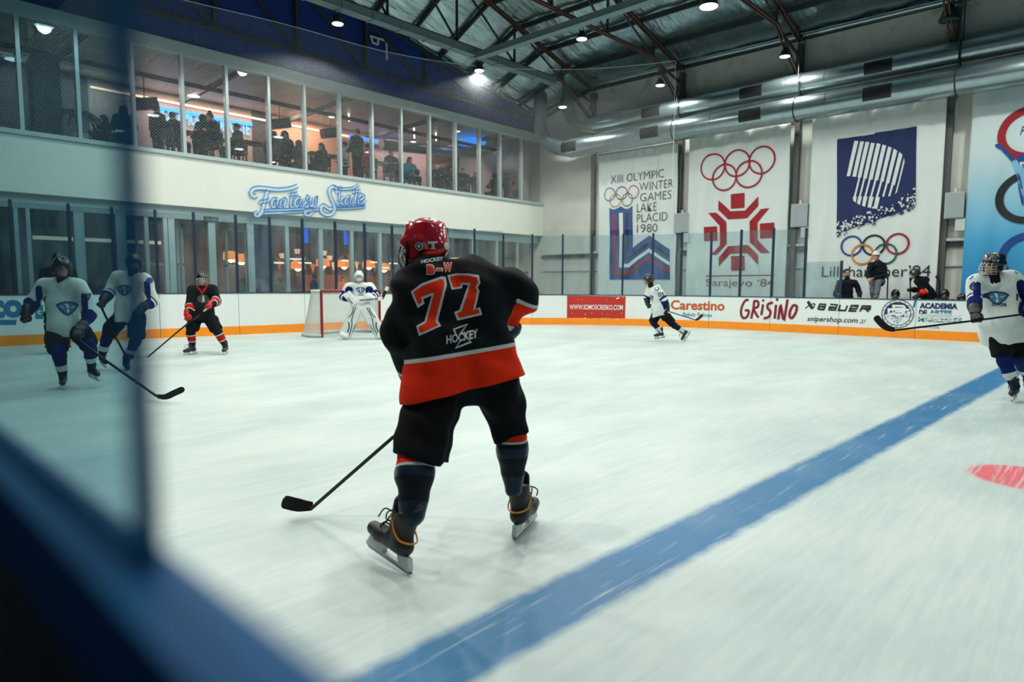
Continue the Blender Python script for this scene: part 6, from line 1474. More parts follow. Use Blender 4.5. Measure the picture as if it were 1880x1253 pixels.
# skater 27 behind the near glass
D7 = bd(0, (118, 714)); g = Fig(D7, dict(head=(114, 492, -.12), neck=(115, 518, -.06), shA=(80, 524, .0), shB=(149, 524, .0), elA=(59, 554, -.02), wrA=(52, 575, -.12), elB=(166, 578, .05), wrB=(148, 606, -.22), hipA=(102, 603, .1), hipB=(140, 600, .1), knA=(108, 645, -.12), anA=(115, 688, .02), toeA=(113, 699, -.22), knB=(164, 634, -.05), anB=(168, 672, .1), toeB=(190, 688, -.1), gripA=(60, 600, -.3), gripB=(170, 645, -.4)))
t, jo, hm_, P = skater('white jerseyed skater number 27 striding behind the near glass', g, -CF+CR*.15+V(0, 0, -.25), [k_white, k_blue], [('up', [(.62, .96, 0)]), ('lo', [(-.05, .06, 0), (.06, 3, 1)])], sock=[k_blue, k_white], sockb=[(-1, .55, 0), (.55, .8, 1), (.8, 3, 0)], seed=13, torso_f=CF)
crest(jo, atd(124, 566, D7-.2), .13, CR, CU, t); lay('number', [text2('27', .125, bold=.02, align='CENTER')], decal_fn(bvh_of(jo), atd(159, 551, D7-.05), CR, CU, .012, .4), i_navy, t, cell=.03)
for q, s_ in (('A', 1), ('B', -1)): c0 = g['sh'+q].lerp(g['el'+q], .6); lay('sleeve_panel', [poly2([(-0.036, .10), (0.000, .13), (0.036, .11), (0.040, -.02), (0.036, -.13), (-0.029, -.13), (-0.036, 0)])], decal_fn(bvh_of(jo), c0+CR*(.03*s_), CR, CU, .006, .3), k_blue, t, cell=.02)
hz = (onz(295, 734, .03)-CO).dot(CF)
stick('black stick reaching across the ice from skater 27', [atd(137, 618, D7-.3), atd(184, 655, D7-.45), atd(288, 728, hz)], [atd(289, 728, hz), atd(304, 729, hz-.03), atd(320, 722, hz-.06), atd(338, 714, hz-.08)], h_blade=.075, shaft=m_shaft)
# skater beside him, looking at us
DA = bd(0, (232, 681)); g = Fig(DA, dict(head=(246, 483, -.05), neck=(243, 503, -.04), shA=(216, 508, .05), shB=(268, 514, -.03), elA=(201, 537, .05), wrA=(190, 552, -.1), elB=(281, 553, -.02), wrB=(261, 568, -.24), hipA=(224, 579, .1), hipB=(253, 582, 0), knA=(196, 618, -.05), anA=(188, 652, .1), toeA=(200, 664, -.15), knB=(250, 622, -.1), anB=(232, 662, .05), toeB=(238, 675, -.15), gripA=(186, 570, -.2), gripB=(240, 580, -.3)))
t, jo, hm_, P = skater('bearded skater in white and blue leaning in behind the near glass', g, -CF+CR*.2+V(0, 0, .02), [k_white, k_blue], [('up', [(.75, .98, 0)]), ('lo', [(-.05, .08, 0), (.08, .16, 1), (.16, .28, 0), (.28, 3, 1)])], sock=[k_blue, k_white], sockb=[(-1, .45, 0), (.45, .72, 1), (.72, 3, 0)], seed=17, torso_f=CF)
crest(jo, atd(228, 533, DA-.2), .12, CR, CU, t); shirt_text(jo, '1', atd(281, 532, DA-.1), .14, CR*.8-CF*.4, CU, i_navy, t, off=.008)
lay('shoulder_patch', [circ(.05)], decal_fn(bvh_of(jo), atd(275, 515, DA-.1), CR, CU, .008), i_blue, t, cell=.03)
c0 = g['shB'].lerp(g['elB'], .5); lay('sleeve_panel', [poly2([(-0.054, .13), (0.000, .17), (0.036, .12), (0.040, -.02), (0.036, -.15), (-0.029, -.15), (-0.043, 0)])], decal_fn(bvh_of(jo), c0-CR*.03, CR, CU, .006, .3), k_blue, t, cell=.02)
sobj('beard', [ell(P(0, .055, -.085), .05, .04, .04, [tuple(c) for c in frame(-CF+CR*.2, V(0, 0, 1)).transposed()])], m_hair, t, h=.01)
stick('dark stick of the bearded skater pointing down to the ice', [atd(184, 560, DA-.15), atd(211, 617, DA-.2), atd(229, 650, DA-.15)], [atd(229, 650, DA-.15), atd(236, 655, DA-.1), atd(246, 656, DA-.05)])
# player hidden behind 27
DH = DA+2.6; g = Fig(DH, dict(head=(107, 476), neck=(107, 494), shA=(84, 500), shB=(131, 500), elA=(78, 530), wrA=(88, 552, -.2), elB=(138, 530), wrB=(126, 552, -.2), hipA=(98, 560), hipB=(117, 560), knA=(92, 596), anA=(88, 628), toeA=(84, 632, -.25), knB=(121, 596), anB=(124, 628), toeB=(128, 632, -.25)))
skater('dark skater mostly hidden behind number 27, black helmet showing', g, -CF, [k_black, k_dred, k_white], [('lo', [(.1, .5, 1)])], seed=19, torso_f=CF, sock=k_black, skip=('eyes',))

# ---------------------------------------------------------------- goalkeeper and goal
DG = bd(0, (662, 622)); g = Fig(DG, dict(head=(659, 508, -.08), neck=(660, 522, -.04), shA=(640, 527), shB=(679, 527), elA=(630, 545, -.05), wrA=(640, 552, -.25), elB=(689, 544, -.05), wrB=(678, 549, -.28), hipA=(655, 562), hipB=(671, 562), knA=(650, 585, -.25), anA=(636, 611, -.02), toeA=(631, 614, -.25), knB=(682, 585, -.25), anB=(698, 610, .0), toeB=(703, 613, -.22)))
t, jo, hm_, P = skater('goalkeeper in white crouching in front of the red goal', g, -CF+V(0, 0, -.05), [k_white, k_blue], [('up', [(.55, .8, 1)]), ('lo', [(.0, .2, 1), (.2, .36, 0), (.36, 3, 1)])], hel=m_hwhite, guard='pale_cage', sock=k_white, skip=('gloveA', 'gloveB'), torso_f=CF, seed=23, sleeve=1.15, flare=1.1, guardneck=False)
sobj('mask_chin', [ell(P(0, .055, -.085), .078, .062, .062, [tuple(c) for c in frame(viewrot(g['head']) @ (-CF), V(0, 0, 1)).transposed()])], m_hwhite, t, h=.011)
crest(jo, atd(662, 533, DG-.25), .12, CR, CU, t)
for q, s_ in (('A', 1), ('B', -1)): c0 = g['sh'+q].lerp(g['el'+q], .35); lay('sleeve_panel', [circ(.10)], decal_fn(bvh_of(jo), c0+CR*(.06*s_), CR, CU, .006, .3), k_blue, t, cell=.03)
lay('lettering', [text2('ogoa', .07, bold=.02, align='CENTER')], decal_fn(bvh_of(jo), atd(662, 543, DG-.25), CR, CU, .008), i_navy, t, cell=.03)
m_pad = mat('goalie_pad_white', rgb(204, 210, 206), 0.5, var=0.05, scale=8)
for q, s_, bot, top in (('A', -1, (633, 618, -.22), (655, 564, -.32)), ('B', 1, (701, 617, -.2), (670, 566, -.32))):
    b_, a_ = atd(bot[0], bot[1], DG+bot[2]), atd(top[0], top[1], DG+top[2]); ax_ = (a_-b_).normalized(); sd = (CR-ax_*CR.dot(ax_)).normalized(); fr_ = sd.cross(ax_)
    if fr_.dot(CF) > 0: fr_ = -fr_
    pr = []
    for i in range(3): o_ = sd*(.085*(i-1)); pr.append(cone(b_+o_+ax_*.08, a_+o_, .075, .080, flat=(tuple(fr_), .85), k=.03))
    pr.append(cone(b_-sd*.06+fr_*.09+V(0, 0, .03), b_+sd*.06+fr_*.09+V(0, 0, .03), .065, k=.04)); po = sobj('leg_pad', pr, m_pad, t, h=.014, k=.03)
    Hh = (a_-b_).length; fn = decal_fn(bvh_of(po), b_, sd, ax_, .006)
    for off, wv_ in ((0, .020), (.055, .028)):
        L = [(-s_*(.085-off), .10*Hh), (-s_*(.05-off), .40*Hh), (s_*(.02+off*.6), .62*Hh), (s_*(.045+off*.5), .98*Hh)]
        if off: L = L[:2] if q == 'A' else L[:2]; L = [(-s_*(.02), .16*Hh), (s_*.0, .34*Hh), (s_*.06, .46*Hh)]
        lay('pad_stripe', [ribbon2([(v.x, v.y) for v in catmull([(x, y, 0) for x, y in L], 8)], wv_)], fn, k_navy, t)
    L = [(s_*.105, .60*Hh), (s_*.07, .78*Hh), (s_*.10, .95*Hh)]; lay('pad_stripe', [ribbon2([(v.x, v.y) for v in catmull([(x, y, 0) for x, y in L], 8)], .02)], fn, k_navy, t)
    vs, fs = text2('WARRIOR', .05, bold=.03); vs = [(-s_*(.12)-y*.8+.02, .22*Hh+x) for x, y in vs]; lay('lettering', [(vs, fs)], fn, i_black, t)
# blocker, catching glove, goalie stick
bq = [atd(x, y, DG-.42) for x, y in ((630, 543), (641, 533.5), (658.5, 555), (648, 563))]; nrm = (bq[1]-bq[0]).cross(bq[3]-bq[0]).normalized(); nrm = nrm if nrm.dot(CF) < 0 else -nrm
mb = MB(); mb.add([v+nrm*.03 for v in bq]+[v-nrm*.03 for v in bq], [(0, 1, 2, 3), (7, 6, 5, 4), (0, 4, 5, 1), (1, 5, 6, 2), (2, 6, 7, 3), (3, 7, 4, 0)]); bl = mb.build('blocker', m_pad, t); md = bl.modifiers.new('b', 'BEVEL'); md.width = .02; md.segments = 3
u1 = (bq[3]-bq[0]).normalized(); r1 = (bq[2]-bq[3]); d1 = (bq[2]-bq[1]).normalized(); vs, fs = text2('WARRIOR', .06, bold=.03)
lay('lettering', [(vs, fs)], lambda x, y: bq[0].lerp(bq[3], .5)+d1*(.16+x*.7)+nrm*.034-(bq[0]-bq[1]).normalized()*(-.04+y) if False else bq[0]+d1*(.12+x*.75)+(bq[1]-bq[0]).normalized()*(.035+y)+nrm*.033, i_black, t)
c = atd(677, 547, DG-.34); sobj('catching_glove', [ell(c, .12, .07, .11, (tuple(CR), tuple(CF), tuple(CU))), cone(c+CR*.07, c+CR*.13-CU*.02, .07, .06), cone(c-CR*.06+CU*.05, c-CR*.09-CU*.06, .035), cone(c-CR*.02+CU*.09, c+CR*.05+CU*.09, .03)], m_pad, t, h=.012)
gs = thing('goalie_stick', 'white wide goalkeeper stick held level, its black taped end up at right', 'hockey stick', atd(656, 552, DG-.46))
mb = MB(); a, b = atd(655, 552.5, DG-.46), atd(703, 548.5, DG-.42); mb.beam(a, b, .03, .085, up=CU); mb.build('paddle', m_pad, gs)
mb = MB(); mb.beam(atd(701, 549.5, DG-.42), atd(708.5, 534, DG-.40), .03, .075, up=CR); mb.build('tape', m_tape, gs); mb = MB(); mb.beam(atd(708.5, 534, DG-.40), atd(711.5, 527, DG-.40), .03, .08, up=CR); mb.build('end_piece', m_pad, gs)
dx = (b-a).normalized(); vs, fs = text2('WARRIOR', .075, bold=.04, shear=.3); lay('lettering', [(vs, fs)], lambda x, y: a+dx*(.06+x*1.35)+CU*(y-.026)-CF*.018, i_black, gs)
gl = thing('goal', 'red pipe hockey goal with white net before the end boards', 'goal', (10.0, 15.4, 0))
m_pipe = mat('goal_red', rgb(130, 14, 20), 0.35, var=0.15, scale=5); GX0, GX1, GY = 9.14, 10.97, 15.30; GH = 1.22
for x in (GX0, GX1): mb = MB(); mb.tube([(x, GY, 0), (x, GY, GH)], .035, 12); mb.build('post', m_pipe, gl, True)
mb = MB(); mb.tube([(GX0-.03, GY, GH), (GX1+.03, GY, GH)], .035, 12); mb.build('crossbar', m_pipe, gl, True)
m_netp = mat('goal_base_white', rgb(196, 198, 192), 0.6, var=0.15, scale=6)
basep = catmull([(GX0, GY, .05), (GX0-.18, GY+.45, .05), (GX0+.10, GY+1.05, .05), (10.05, GY+1.12, .05), (GX1-.10, GY+1.05, .05), (GX1+.18, GY+.45, .05), (GX1, GY, .05)], 6)
topp = catmull([(GX0, GY, GH), (GX0-.10, GY+.25, GH), (GX0+.10, GY+.52, GH), (10.05, GY+.56, GH), (GX1-.10, GY+.52, GH), (GX1+.10, GY+.25, GH), (GX1, GY, GH)], 6)
mb = MB(); mb.tube(basep, .05, 8); mb.build('base_frame', m_netp, gl, True); mb = MB(); mb.tube(topp, .03, 8); mb.build('top_frame', m_netp, gl, True)
mb = MB(); fine = lambda P, n: [P[0].lerp(P[0], 0)]+[P[min(len(P)-1, int(i))].lerp(P[min(len(P)-1, int(i)+1)], i-int(i)) for i in [j*(len(P)-1)/n for j in range(1, n+1)]]
B2, T2 = fine(basep, 84), fine(topp, 84); NZ = 22
P3 = [[B2[i].lerp(T2[i], j/NZ)+V(0, 0, 0) for j in range(NZ+1)] for i in range(85)]
for i in range(84):
    for j in range(NZ):
        for a_, b_ in ((P3[i][j], P3[i+1][j+1]), (P3[i+1][j], P3[i][j+1])): mb.beam(a_, b_, .006, .006, up=(0.3, 0.2, 0.9))
for i in range(1, 26):
    x = GX0+(GX1-GX0)*i/26; mb.beam((x, GY, GH), (x, GY+.53, GH+.002), .006, .006)
for i in range(1, 7): mb.beam((GX0, GY+.08*i, GH), (GX1, GY+.08*i, GH), .006, .006)
nt_ = mb.build('net', mat('goal_net', rgb(200, 202, 196), 0.8), gl); nt_['kind'] = 'stuff'
# ---------------------------------------------------------------- players' bench behind the side boards
pb_ = thing('players_bench', 'long dark team bench hidden behind the side boards', 'bench', (21.1, 4.5, 0))
mb = MB(); mb.box(20.75, 1.0, .40, 21.15, 8.4, .46); mb.build('seat', m_wood, pb_)
for y in (1.3, 3.7, 6.0, 8.1): mb = MB(); mb.box(20.85, y-.04, 0, 21.05, y+.04, .40); mb.build('leg', m_dark, pb_)
class FigV:
    def __init__(self, J): self.J = {k: Vector(v) for k, v in J.items()}
    def __getitem__(self, k): return self.J[k]
def civilian(label, g, face, top, legs, headwear='hair', S=1.0, hat=None, seed=1, hands=True, shoe=m_black, beard=False):
    t = thing('person', label, 'person', (g['anA']+g['anB'])*.5); t.location.z = min(g['anA'].z, g['anB'].z)-.09
    R = frame(face, V(0, 0, 1)); bf = Vector((face[0], face[1], 0)).normalized(); hp, P = head_prims(g['head'], R, S); sh = (g['shA']+g['shB'])*.5; hip = (g['hipA']+g['hipB'])*.5
    pr = hp+[cone(g['neck'], lerp(g['head'], g['neck'], .3), .055*S, .052*S), cone(sh, hip, .12*S, .12*S, flat=(bf, .7)), cone(g['shA'], g['shB'], .055*S)]
    for q in 'AB':
        d = (g['wr'+q]-g['el'+q]).normalized(); w = g['wr'+q]
        pr += [cone(g['sh'+q], g['el'+q], .05*S, .042*S), cone(g['el'+q], w, .042*S, .029*S), cone(g['hip'+q], g['kn'+q], .085*S, .06*S), cone(g['kn'+q], g['an'+q], .06*S, .04*S)]
        if hands:
            ax_ = d.cross(V(0, 0, 1)); ax_ = ax_.normalized() if ax_.length > .1 else CR.copy()
            pr.append(cone(w+d*.02, w+d*.075, .036*S, .034*S, flat=(tuple(ax_.cross(d)), .6)))
            for i in range(4): o_ = ax_*(.022*(i-1.5)); pr.append(cone(w+d*.08+o_, w+d*(.125-.01*abs(i-1.5))+o_*1.1-V(0, 0, .025), .0105*S, .009*S, k=.006))
            pr.append(cone(w+d*.04+ax_*.035, w+d*.085+ax_*.055-V(0, 0, .012), .012*S, .010*S, k=.006))
    sobj('body', pr, m_skin, t, h=.0115, k=.022); add_eyes(t, P, S)
    dn = (hip-sh).normalized()
    pr = [cone(lerp(g['shA'], g['shB'], .1), lerp(g['shA'], g['shB'], .9), .088*S, k=.05), cone(lerp(sh, hip, .1), hip+dn*.06, .165*S, .17*S, flat=(bf, .72), k=.05), cone(g['neck']-V(0, 0, .05), g['neck']+V(0, 0, .01), .075*S, .072*S, k=.02), cut(hip+dn*.13, dn)]
    for q in 'AB': pr += [cone(g['sh'+q], g['el'+q], .080*S, .070*S, k=.03), cone(g['el'+q], lerp(g['el'+q], g['wr'+q], .95), .070*S, .052*S, k=.02)]
    sobj('jacket', pr, top, t, h=.012, k=.035, disp=waves(seed, .009, 24, stretch=(.6, .6, 1.6)))
    pr = [cone(g['hipA'], g['hipB'], .12*S, flat=(bf, .9))]
    for q in 'AB': pr += [cone(g['hip'+q], g['kn'+q], .108*S, .080*S, k=.03), cone(g['kn'+q], lerp(g['kn'+q], g['an'+q], .95), .080*S, .066*S, k=.02)]
    sobj('trousers', pr, legs, t, h=.014, k=.03, disp=waves(seed+3, .008, 22))
    for q in 'AB':
        f = bf*.15 if g.J.get('toe'+q) is None else (g['toe'+q]-g['an'+q]); f = f.normalized(); a = g['an'+q]
        sobj('shoe', [cone(a-V(0, 0, .045)-f*.03, a-V(0, 0, .06)+f*.15, .045, .038), cone(a, a-V(0, 0, .04), .045, .046), cut(a-V(0, 0, .09), (0, 0, -1))], shoe, t, h=.013)
    axs = tuple(tuple(c) for c in R.transposed())
    if headwear == 'hair': sobj('hair', [ell(P(0, -.022, .045), .086*S, .100*S, .092*S, axs), ell(P(0, .10, -.05), .10*S, .085*S, .11*S, axs, neg=True, k=.02), cut(P(0, 0, -.05), tuple(-R.col[2]))], m_hair, t, h=.010, k=.015, disp=waves(seed, .006, 60))
    if beard: sobj('beard', [ell(P(0, .045, -.085), .055, .05, .045, axs), ell(P(0, .08, -.045), .035, .05, .018, axs, neg=True, k=.01)], m_hair, t, h=.009)
    if headwear == 'hat': sobj('hat', [ell(P(0, -.01, .065), .092*S, .105*S, .085*S, axs), cone(P(-.03, .08, .045), P(.03, .08, .045), .028*S, flat=(tuple(R.col[2]), .4)), ell(P(0, 0, .035), .125*S, .135*S, .016*S, axs, k=.02), cut(P(0, 0, .022), tuple(-R.col[2]))], hat, t, h=.010, k=.02); sobj('hair', [ell(P(0, -.03, -.0), .084*S, .09*S, .07*S, axs), ell(P(0, .1, -.03), .12*S, .11*S, .12*S, axs, neg=True, k=.01)], m_hair, t, h=.010, k=.01)
    return t
def at_x(px_, py_, X): return onx(px_, py_, X)
DM = (onx(1555, 505, 20.62)-CO).dot(CF); Fm = lambda J, base=DM: Fig(base, J)
g = Fm(dict(head=(1555, 502, -.05), neck=(1555, 513), shA=(1541, 519), shB=(1570, 519), elA=(1534, 541, -.03), wrA=(1547, 549, .1), elB=(1578, 538, -.05), wrB=(1578, 546.5, -.33), hipA=(1548, 559, .05), hipB=(1562, 559, .05), knA=(1548, 583, .05), knB=(1562, 583, .05), anA=(1548, 603, .08), anB=(1562, 603, .08)))
zf = min(g['anA'].z, g['anB'].z)-.09
for q in ('anA', 'anB'): g.J[q].z -= zf
civilian('bearded man in black jacket leaning on the boards by the last glass post', g, -CF-CR*.1, k_jacket, k_black, beard=True, seed=31)
DM2 = (onx(1611, 480, 20.75)-CO).dot(CF)
g = Fm(dict(head=(1609, 470, -.05), neck=(1611, 481), shA=(1599, 487), shB=(1622, 487), elA=(1592, 504, -.08), wrA=(1595, 511, -.22), elB=(1625, 506, -.05), wrB=(1602, 512, -.24), hipA=(1604, 518, .1), hipB=(1617, 517, .1), knA=(1603, 536, .0), knB=(1613, 519, -.33), anA=(1607, 554, .05), anB=(1610, 541, -.40), toeB=(1604, 544, -.55)), DM2)
g.J['anA'].z = .46+.09; g.J['anB'].z = 1.05+.095
civilian('man in white cap and dark jacket with one foot up on the boards', g, -CF-CR*.6+V(0, 0, .02), k_jacket, k_grey, 'hat', hat=k_white, seed=33, shoe=mat('tan_shoe', rgb(120, 110, 92), 0.7))
def bench_player(label, hx, hy, X, face, jersey, bands=(), hel=m_hblack, lean=0.0, seed=41, S=.95):
    h = onx(hx, hy, X); r = V(0, -1, 0); f = Vector(face).normalized(); z = h.z; L = lambda a, b, c: V(h.x, h.y, 0)+r*a+V(-1, 0, 0)*b+V(0, 0, c)
    g = FigV(dict(head=h, neck=L(0, -.02, z-.15), shA=L(-.20, -.03, z-.24), shB=L(.20, -.03, z-.24), elA=L(-.27, .10, z-.48), wrA=L(-.16, .30, z-.55), elB=L(.27, .10, z-.48), wrB=L(.16, .30, z-.55), hipA=L(-.11, -.10, .58), hipB=L(.11, -.10, .58), knA=L(-.14, .32, .58), knB=L(.14, .32, .58), anA=L(-.14, .30, .20), anB=L(.14, .30, .20), toeA=L(-.16, .45, .18), toeB=L(.16, .45, .18)))
    return skater(label, g, f, jersey, bands, hel=hel, guard='cage', seed=seed, torso_f=V(-1, 0, 0), sock=k_black, S=S)
bench_player('black helmet of a seated bench player left of the bending player', 1644, 541, 20.62, -CF, [k_black, k_dred, k_white], [('lo', [(.1, .6, 1)])], seed=41)
bench_player('black caged helmet of a seated bench player beside the upright stick', 1734, 541, 20.62, -CF+CR*.1, [k_black, k_dred, k_white], seed=43)
DC = (onx(1690, 520, 20.7)-CO).dot(CF)
g = Fm(dict(head=(1679, 503, -.12), neck=(1685, 511, -.02), shA=(1685, 516, -.12), shB=(1699, 515, .14), elA=(1697, 536, -.16), wrA=(1684, 544, -.22), elB=(1690, 532, .3), wrB=(1675, 533, .25), hipA=(1701, 545, -.08), hipB=(1708, 544, .1), knA=(1695, 570, -.1), knB=(1702, 570, .1), anA=(1700, 596, -.1), anB=(1708, 596, .1), toeA=(1690, 599, -.1), toeB=(1698, 599, .1)), DC)
zf = min(g['anA'].z, g['anB'].z)-.19
for q in ('anA', 'anB', 'toeA', 'toeB'): g.J[q].z -= zf
skater('black and red bench player bending forward and looking down', g, -CR*.9-CF*.2+V(0, 0, -.55), [k_black, k_red, k_white], [('lo', [(-.1, .04, 2), (.04, .8, 1)])], guard='visor', seed=47, torso_f=-CR+V(0, 0, -.3), up_head=V(0, 0, 1)-CR*.35, sock=k_black, S=.97)
c = onx(1763, 545, 20.6); bench_player('partly hidden bench player low behind the boards at right', 1766, 549, 20.62, -CF, [k_black, k_dred, k_white], seed=49)
def up_stick(lab, x0, y0, x1, y1, bx, by, X):
    a = onx(x1, y1, X); b = onx(x0, y0, X); bot = a+(a-b)*((a.z-.02)/max(.1, (b.z-a.z)))
    stick(lab, [bot, b], [b, b.lerp(onx(bx, by, X), .5)+V(0, 0, .02), onx(bx, by, X)], h_blade=.07, up=(b-a).cross(V(1, 0, 0)), w=.03)
up_stick('upright stick on the bench between the white capped man and the seated helmet', 1630, 513, 1629, 542, 1627, 505, 20.55)
up_stick('upright stick with black blade standing right of the bending bench player', 1725, 517, 1724.5, 547, 1718, 507, 20.55)
up_stick('upright stick held in front of the bending bench player', 1671, 517, 1671.5, 546, 1673, 510, 20.5)

# ---------------------------------------------------------------- guests in the gallery and the restaurant
SPT = {}
def guest_template(kind):
    rs = {}
    if kind == 'stand': J = dict(hd=(0, 0, 1.60), nk=(0, -.01, 1.46), sh=1.39, hip=.92, el=(.27, .03, 1.12), wr=(.20, .20, 1.02), kn=(.10, .02, .50), an=(.11, 0, .09))
    else: J = dict(hd=(0, .02, 1.19), nk=(0, -.0, 1.05), sh=.98, hip=.50, el=(.27, .10, .74), wr=(.14, .33, .80), kn=(.12, .42, .50), an=(.12, .40, .09))
    R = Matrix.Identity(3); hp, P = head_prims(J['hd'], R, 1.0); f = (0, 1, 0)
    pr = hp+[cone(J['nk'], (0, 0, J['nk'][2]+.08), .055, .05), cone((0, -.01, J['sh']), (0, -.01, J['hip']), .12, .12, flat=(f, .7)), cone((-.17, 0, J['sh']), (.17, 0, J['sh']), .055)]
    tp = [cone((-.15, -.01, J['sh']), (.15, -.01, J['sh']), .105, k=.05), cone((0, -.01, J['sh']-.06), (0, -.01, J['hip']-.04), .20, .225, flat=(f, .72), k=.05), cone((0, -.01, J['nk'][2]-.04), (0, -.01, J['nk'][2]+.01), .075, .068, k=.02), cut((0, 0, J['hip']-.10), (0, 0, -1))]
    lg = [cone((-.10, -.01, J['hip']), (.10, -.01, J['hip']), .12)]
    for s in (-1, 1):
        S3 = lambda v: (s*v[0], v[1], v[2])
        pr += [cone((s*.18, 0, J['sh']), S3(J['el']), .05, .042), cone(S3(J['el']), S3(J['wr']), .042, .03), cone(S3(J['wr']), (s*(J['wr'][0]-.02), J['wr'][1]+.10, J['wr'][2]), .036, .024), cone((s*.1, 0, J['hip']), S3(J['kn']), .085, .06), cone(S3(J['kn']), S3(J['an']), .058, .04), cone(S3(J['an']), (s*J['an'][0], J['an'][1]+.14, .05), .042, .036)]
        tp += [cone((s*.18, 0, J['sh']), S3(J['el']), .098, .088, k=.03), cone(S3(J['el']), S3(J['wr']), .086, .06, k=.02)]
        lg += [cone((s*.1, 0, J['hip']), S3(J['kn']), .105, .082), cone(S3(J['kn']), S3(J['an']), .08, .062)]
    mk = lambda nm, p, m, h=.017, **kw: tpl(kind+'_'+nm, sobj(nm, p, m, None, h=h, k=.03, **kw))
    mk('body', pr, m_skin, .015); mk('top', tp, k_jacket, disp=waves(3, .008, 22)); mk('legs', lg, k_black)
    A = ((1, 0, 0), (0, 1, 0), (0, 0, 1)); face_cut = ell(P(0, .11, -.05), .085, .085, .11, A, neg=True, k=.02)
    mk('short', [ell(P(0, -.02, .04), .086, .102, .096, A), face_cut, cut(P(0, 0, -.05), (0, 0, -1))], m_hair, .012)
    mk('long', [ell(P(0, -.02, .04), .092, .108, .098, A), cone(P(0, -.05, 0), P(0, -.10, -.30), .095, .10), face_cut, ell(P(0, .14, -.12), .075, .12, .16, A, neg=True, k=.02)], m_hair, .014, disp=waves(5, .006, 40))
    mk('curly', [ell(P(0, -.02, .05), .115, .120, .110, A), cone(P(-.09, -.02, 0), P(-.10, -.02, -.12), .05), cone(P(.09, -.02, 0), P(.10, -.02, -.12), .05), face_cut], m_hair, .014, disp=waves(9, .014, 70))
    mk('hood', [ell(P(0, -.02, .02), .115, .125, .125, A), cone(P(0, -.03, -.1), P(0, -.03, -.2), .11, .13), face_cut], k_jacket, .014)
    mk('bun', [ell(P(0, -.02, .04), .088, .104, .096, A), ball(P(.03, -.06, .15), .05), face_cut, cut(P(0, 0, -.06), (0, 0, -1), .2)], m_hair, .012)
guest_template('sit'); guest_template('stand')
mb = MB(); mb.box(-.2, -.2, .42, .2, .2, .46); tpl('chair_seat', mb.build('seat', m_wood)); mb = MB(); mb.box(-.2, -.22, .55, .2, -.19, .86); tpl('chair_back', mb.build('backrest', m_wood)); mb = MB(); mb.box(-.02, -.02, 0, .02, .02, .42); tpl('chair_leg', mb.build('leg', m_black)); mb = MB(); mb.box(-.02, -.22, .42, .02, -.19, .86); tpl('chair_stile', mb.build('stile', m_black))
GC = {'black': k_jacket, 'navy': k_navy, 'white': cloth('guest_white', rgb(170, 180, 176)), 'red': cloth('guest_red', rgb(150, 40, 46)), 'teal': cloth('guest_teal', rgb(40, 120, 140)), 'grey': cloth('guest_grey', rgb(58, 64, 68)), 'green': cloth('guest_green', rgb(30, 44, 42)), 'orange': cloth('guest_orange', rgb(200, 120, 30)), 'beige': cloth('guest_beige', rgb(170, 160, 140)), 'blue': cloth('guest_blue', rgb(50, 80, 120))}
def guest(label, px_, py_, kind, hair, ang, col, floor=4.8, group='gallery guests', ymin=19.35, ymax=22.6, chair=True, hairm=None, legs=None):
    k = ray(px_, py_); k = k.z/k.y; H = 1.33 if kind == 'sit' else 1.74; y = (floor+H-CAMH)/k if abs(k) > 1e-6 else ymin
    y = min(max(y, ymin), ymax); p = ony(px_, py_, y); s = min(1.12, max(.72, (p.z-floor)/H))
    t = thing('person', label, 'person', (p.x, y, floor), group); a = math.radians(ang); Rz = Matrix.Rotation(a, 3, 'Z')
    def add(nm, key, m=None):
        o = inst(nm, key); place(o, t, t.location, Rz, s)
        if m: setmat(o, m)
        return o
    add('body', kind+'_body'); add('jacket', kind+'_top', GC[col]); add('trousers', kind+'_legs', legs); add('hood' if hair == 'hood' else 'hair', kind+'_'+hair, GC[col] if hair == 'hood' else hairm)
    if kind == 'sit' and chair:
        c = thing('chair', 'dark chair under the '+label, 'chair', (p.x, y, floor), group.split()[0]+' chairs'); f = Rz @ V(0, -.02, 0)
        if True:
            c['label'] = 'chair under '+' '.join(label.split()[:12])
        for nm, key in (('seat', 'chair_seat'), ('backrest', 'chair_back')): place(inst(nm, key), c, c.location+f, Rz, s*.98)
        for sx in (-1, 1):
            for sy in (-1, 1): place(inst('leg', 'chair_leg'), c, c.location+f+Rz @ V(sx*.17*s, sy*.17*s, 0), Rz, s*.98)
            place(inst('stile', 'chair_stile'), c, c.location+f+Rz @ V(sx*.15*s, 0, 0), Rz, s*.98)
    return t
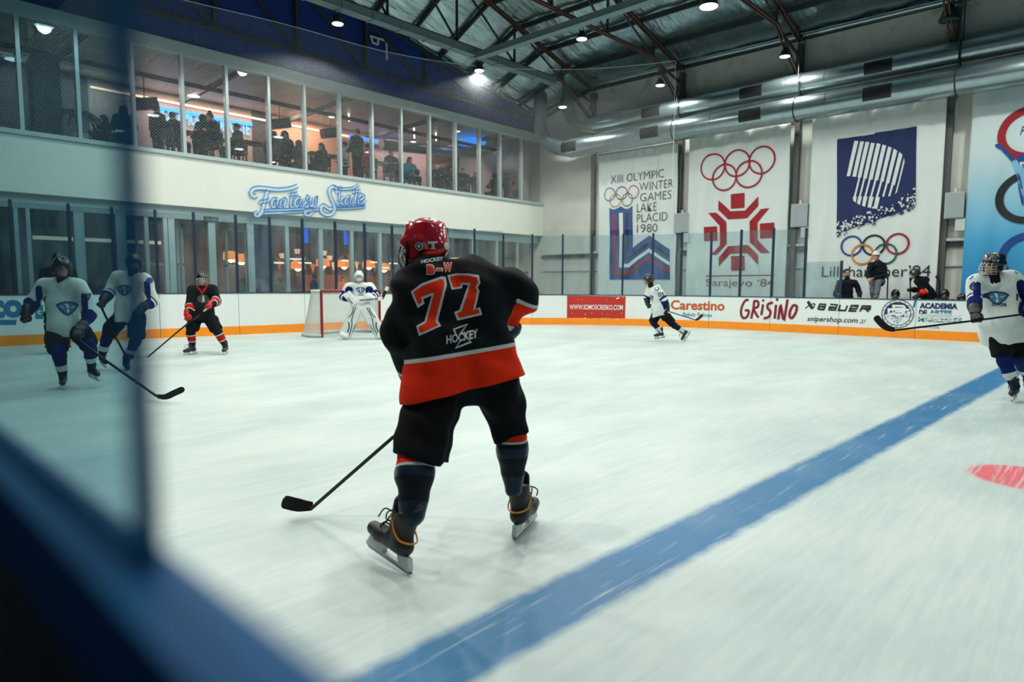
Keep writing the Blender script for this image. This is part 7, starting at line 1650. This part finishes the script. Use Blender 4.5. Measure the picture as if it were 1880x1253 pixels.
for a in [('guest with long dark hair low beside the palm', 190, 210, 'sit', 'long', 100, 'black'), ('hooded guest in grey right of the palm', 226, 194, 'stand', 'hood', 160, 'grey'), ('short haired guest in black at the left of the neon letters', 287, 193, 'stand', 'short', -70, 'black'),
          ('guest in navy facing right below the neon letters', 316, 205, 'sit', 'short', -60, 'navy'), ('hooded guest in black at the middle of the neon letters', 371, 210, 'stand', 'hood', 30, 'black'), ('guest with hair bun in dark jacket beside the hooded one', 385, 206, 'sit', 'bun', 120, 'black'),
          ('guest in dark green right of the neon letters', 435, 226, 'sit', 'short', 80, 'green'), ('guest in black at the left edge of the peach wall', 503, 240, 'sit', 'short', -40, 'black'), ('curly haired guest before the peach wall', 523, 241, 'stand', 'curly', 170, 'black'), ('long haired guest in grey next to the curly haired one', 548, 257, 'sit', 'long', 30, 'grey'),
          ('long haired guest leaning at the table before the peach wall', 590, 262, 'sit', 'long', 90, 'green'), ('guest in white shirt beside the standing man', 632, 260, 'stand', 'short', 70, 'white'), ('tall guest in black standing above the others in the gallery', 655, 236, 'stand', 'short', 20, 'black'), ('guest in red shirt right of the standing man', 675, 263, 'sit', 'short', 10, 'red'),
          ('guest in black with elbows out before the white gallery wall', 718, 274, 'sit', 'short', 180, 'black'), ('guest in grey partly behind the mullion right of centre', 735, 290, 'stand', 'short', 160, 'grey'), ('guest in teal top with long dark hair', 752, 288, 'sit', 'long', 180, 'teal'),
          ('guest in black left before the dark red wall', 803, 300, 'sit', 'short', 140, 'black'), ('long haired guest in navy before the dark red wall', 827, 305, 'stand', 'long', 170, 'navy'), ('guest in black right before the dark red wall', 850, 308, 'sit', 'short', 150, 'black'), ('guest with grey top just left of the blue neon panel', 872, 316, 'stand', 'short', 120, 'grey'),
          ('hooded guest in black before the blue neon panel', 909, 319, 'sit', 'hood', 0, 'black'), ('guest in green right of the blue neon panel', 930, 317, 'stand', 'short', 20, 'green'), ('guest in orange jacket in the last gallery window', 943, 333, 'sit', 'short', -10, 'orange')]: guest(*a, ymax=20.3 if a[1] > 860 else 22.6)
guest('boy in white collared jacket behind the glass right of the doors', 447, 510, 'stand', 'short', 190, 'white', floor=0, group='restaurant guests', ymin=19.5, ymax=20.6, legs=k_black)
guest('guest in blue jacket seen left of the goal behind glass', 576, 503, 'stand', 'short', 60, 'blue', floor=0, group='restaurant guests', ymin=19.9, ymax=22)
guest('dark haired guest by the blue panel behind glass', 513, 510, 'stand', 'long', 100, 'black', floor=0, group='restaurant guests', ymin=20.2, ymax=22)
guest('guest in orange top at the restaurant counter', 630, 508, 'stand', 'short', 150, 'orange', floor=0, group='restaurant guests', ymin=22.8, ymax=23.6)
p = onx(966, 489, 21.2); guest('child in red behind the corner glass at the shoulder of the big player', 966, 489, 'stand', 'short', 130, 'red', floor=0, group='rinkside guests', ymin=p.y-.01, ymax=p.y+.01)
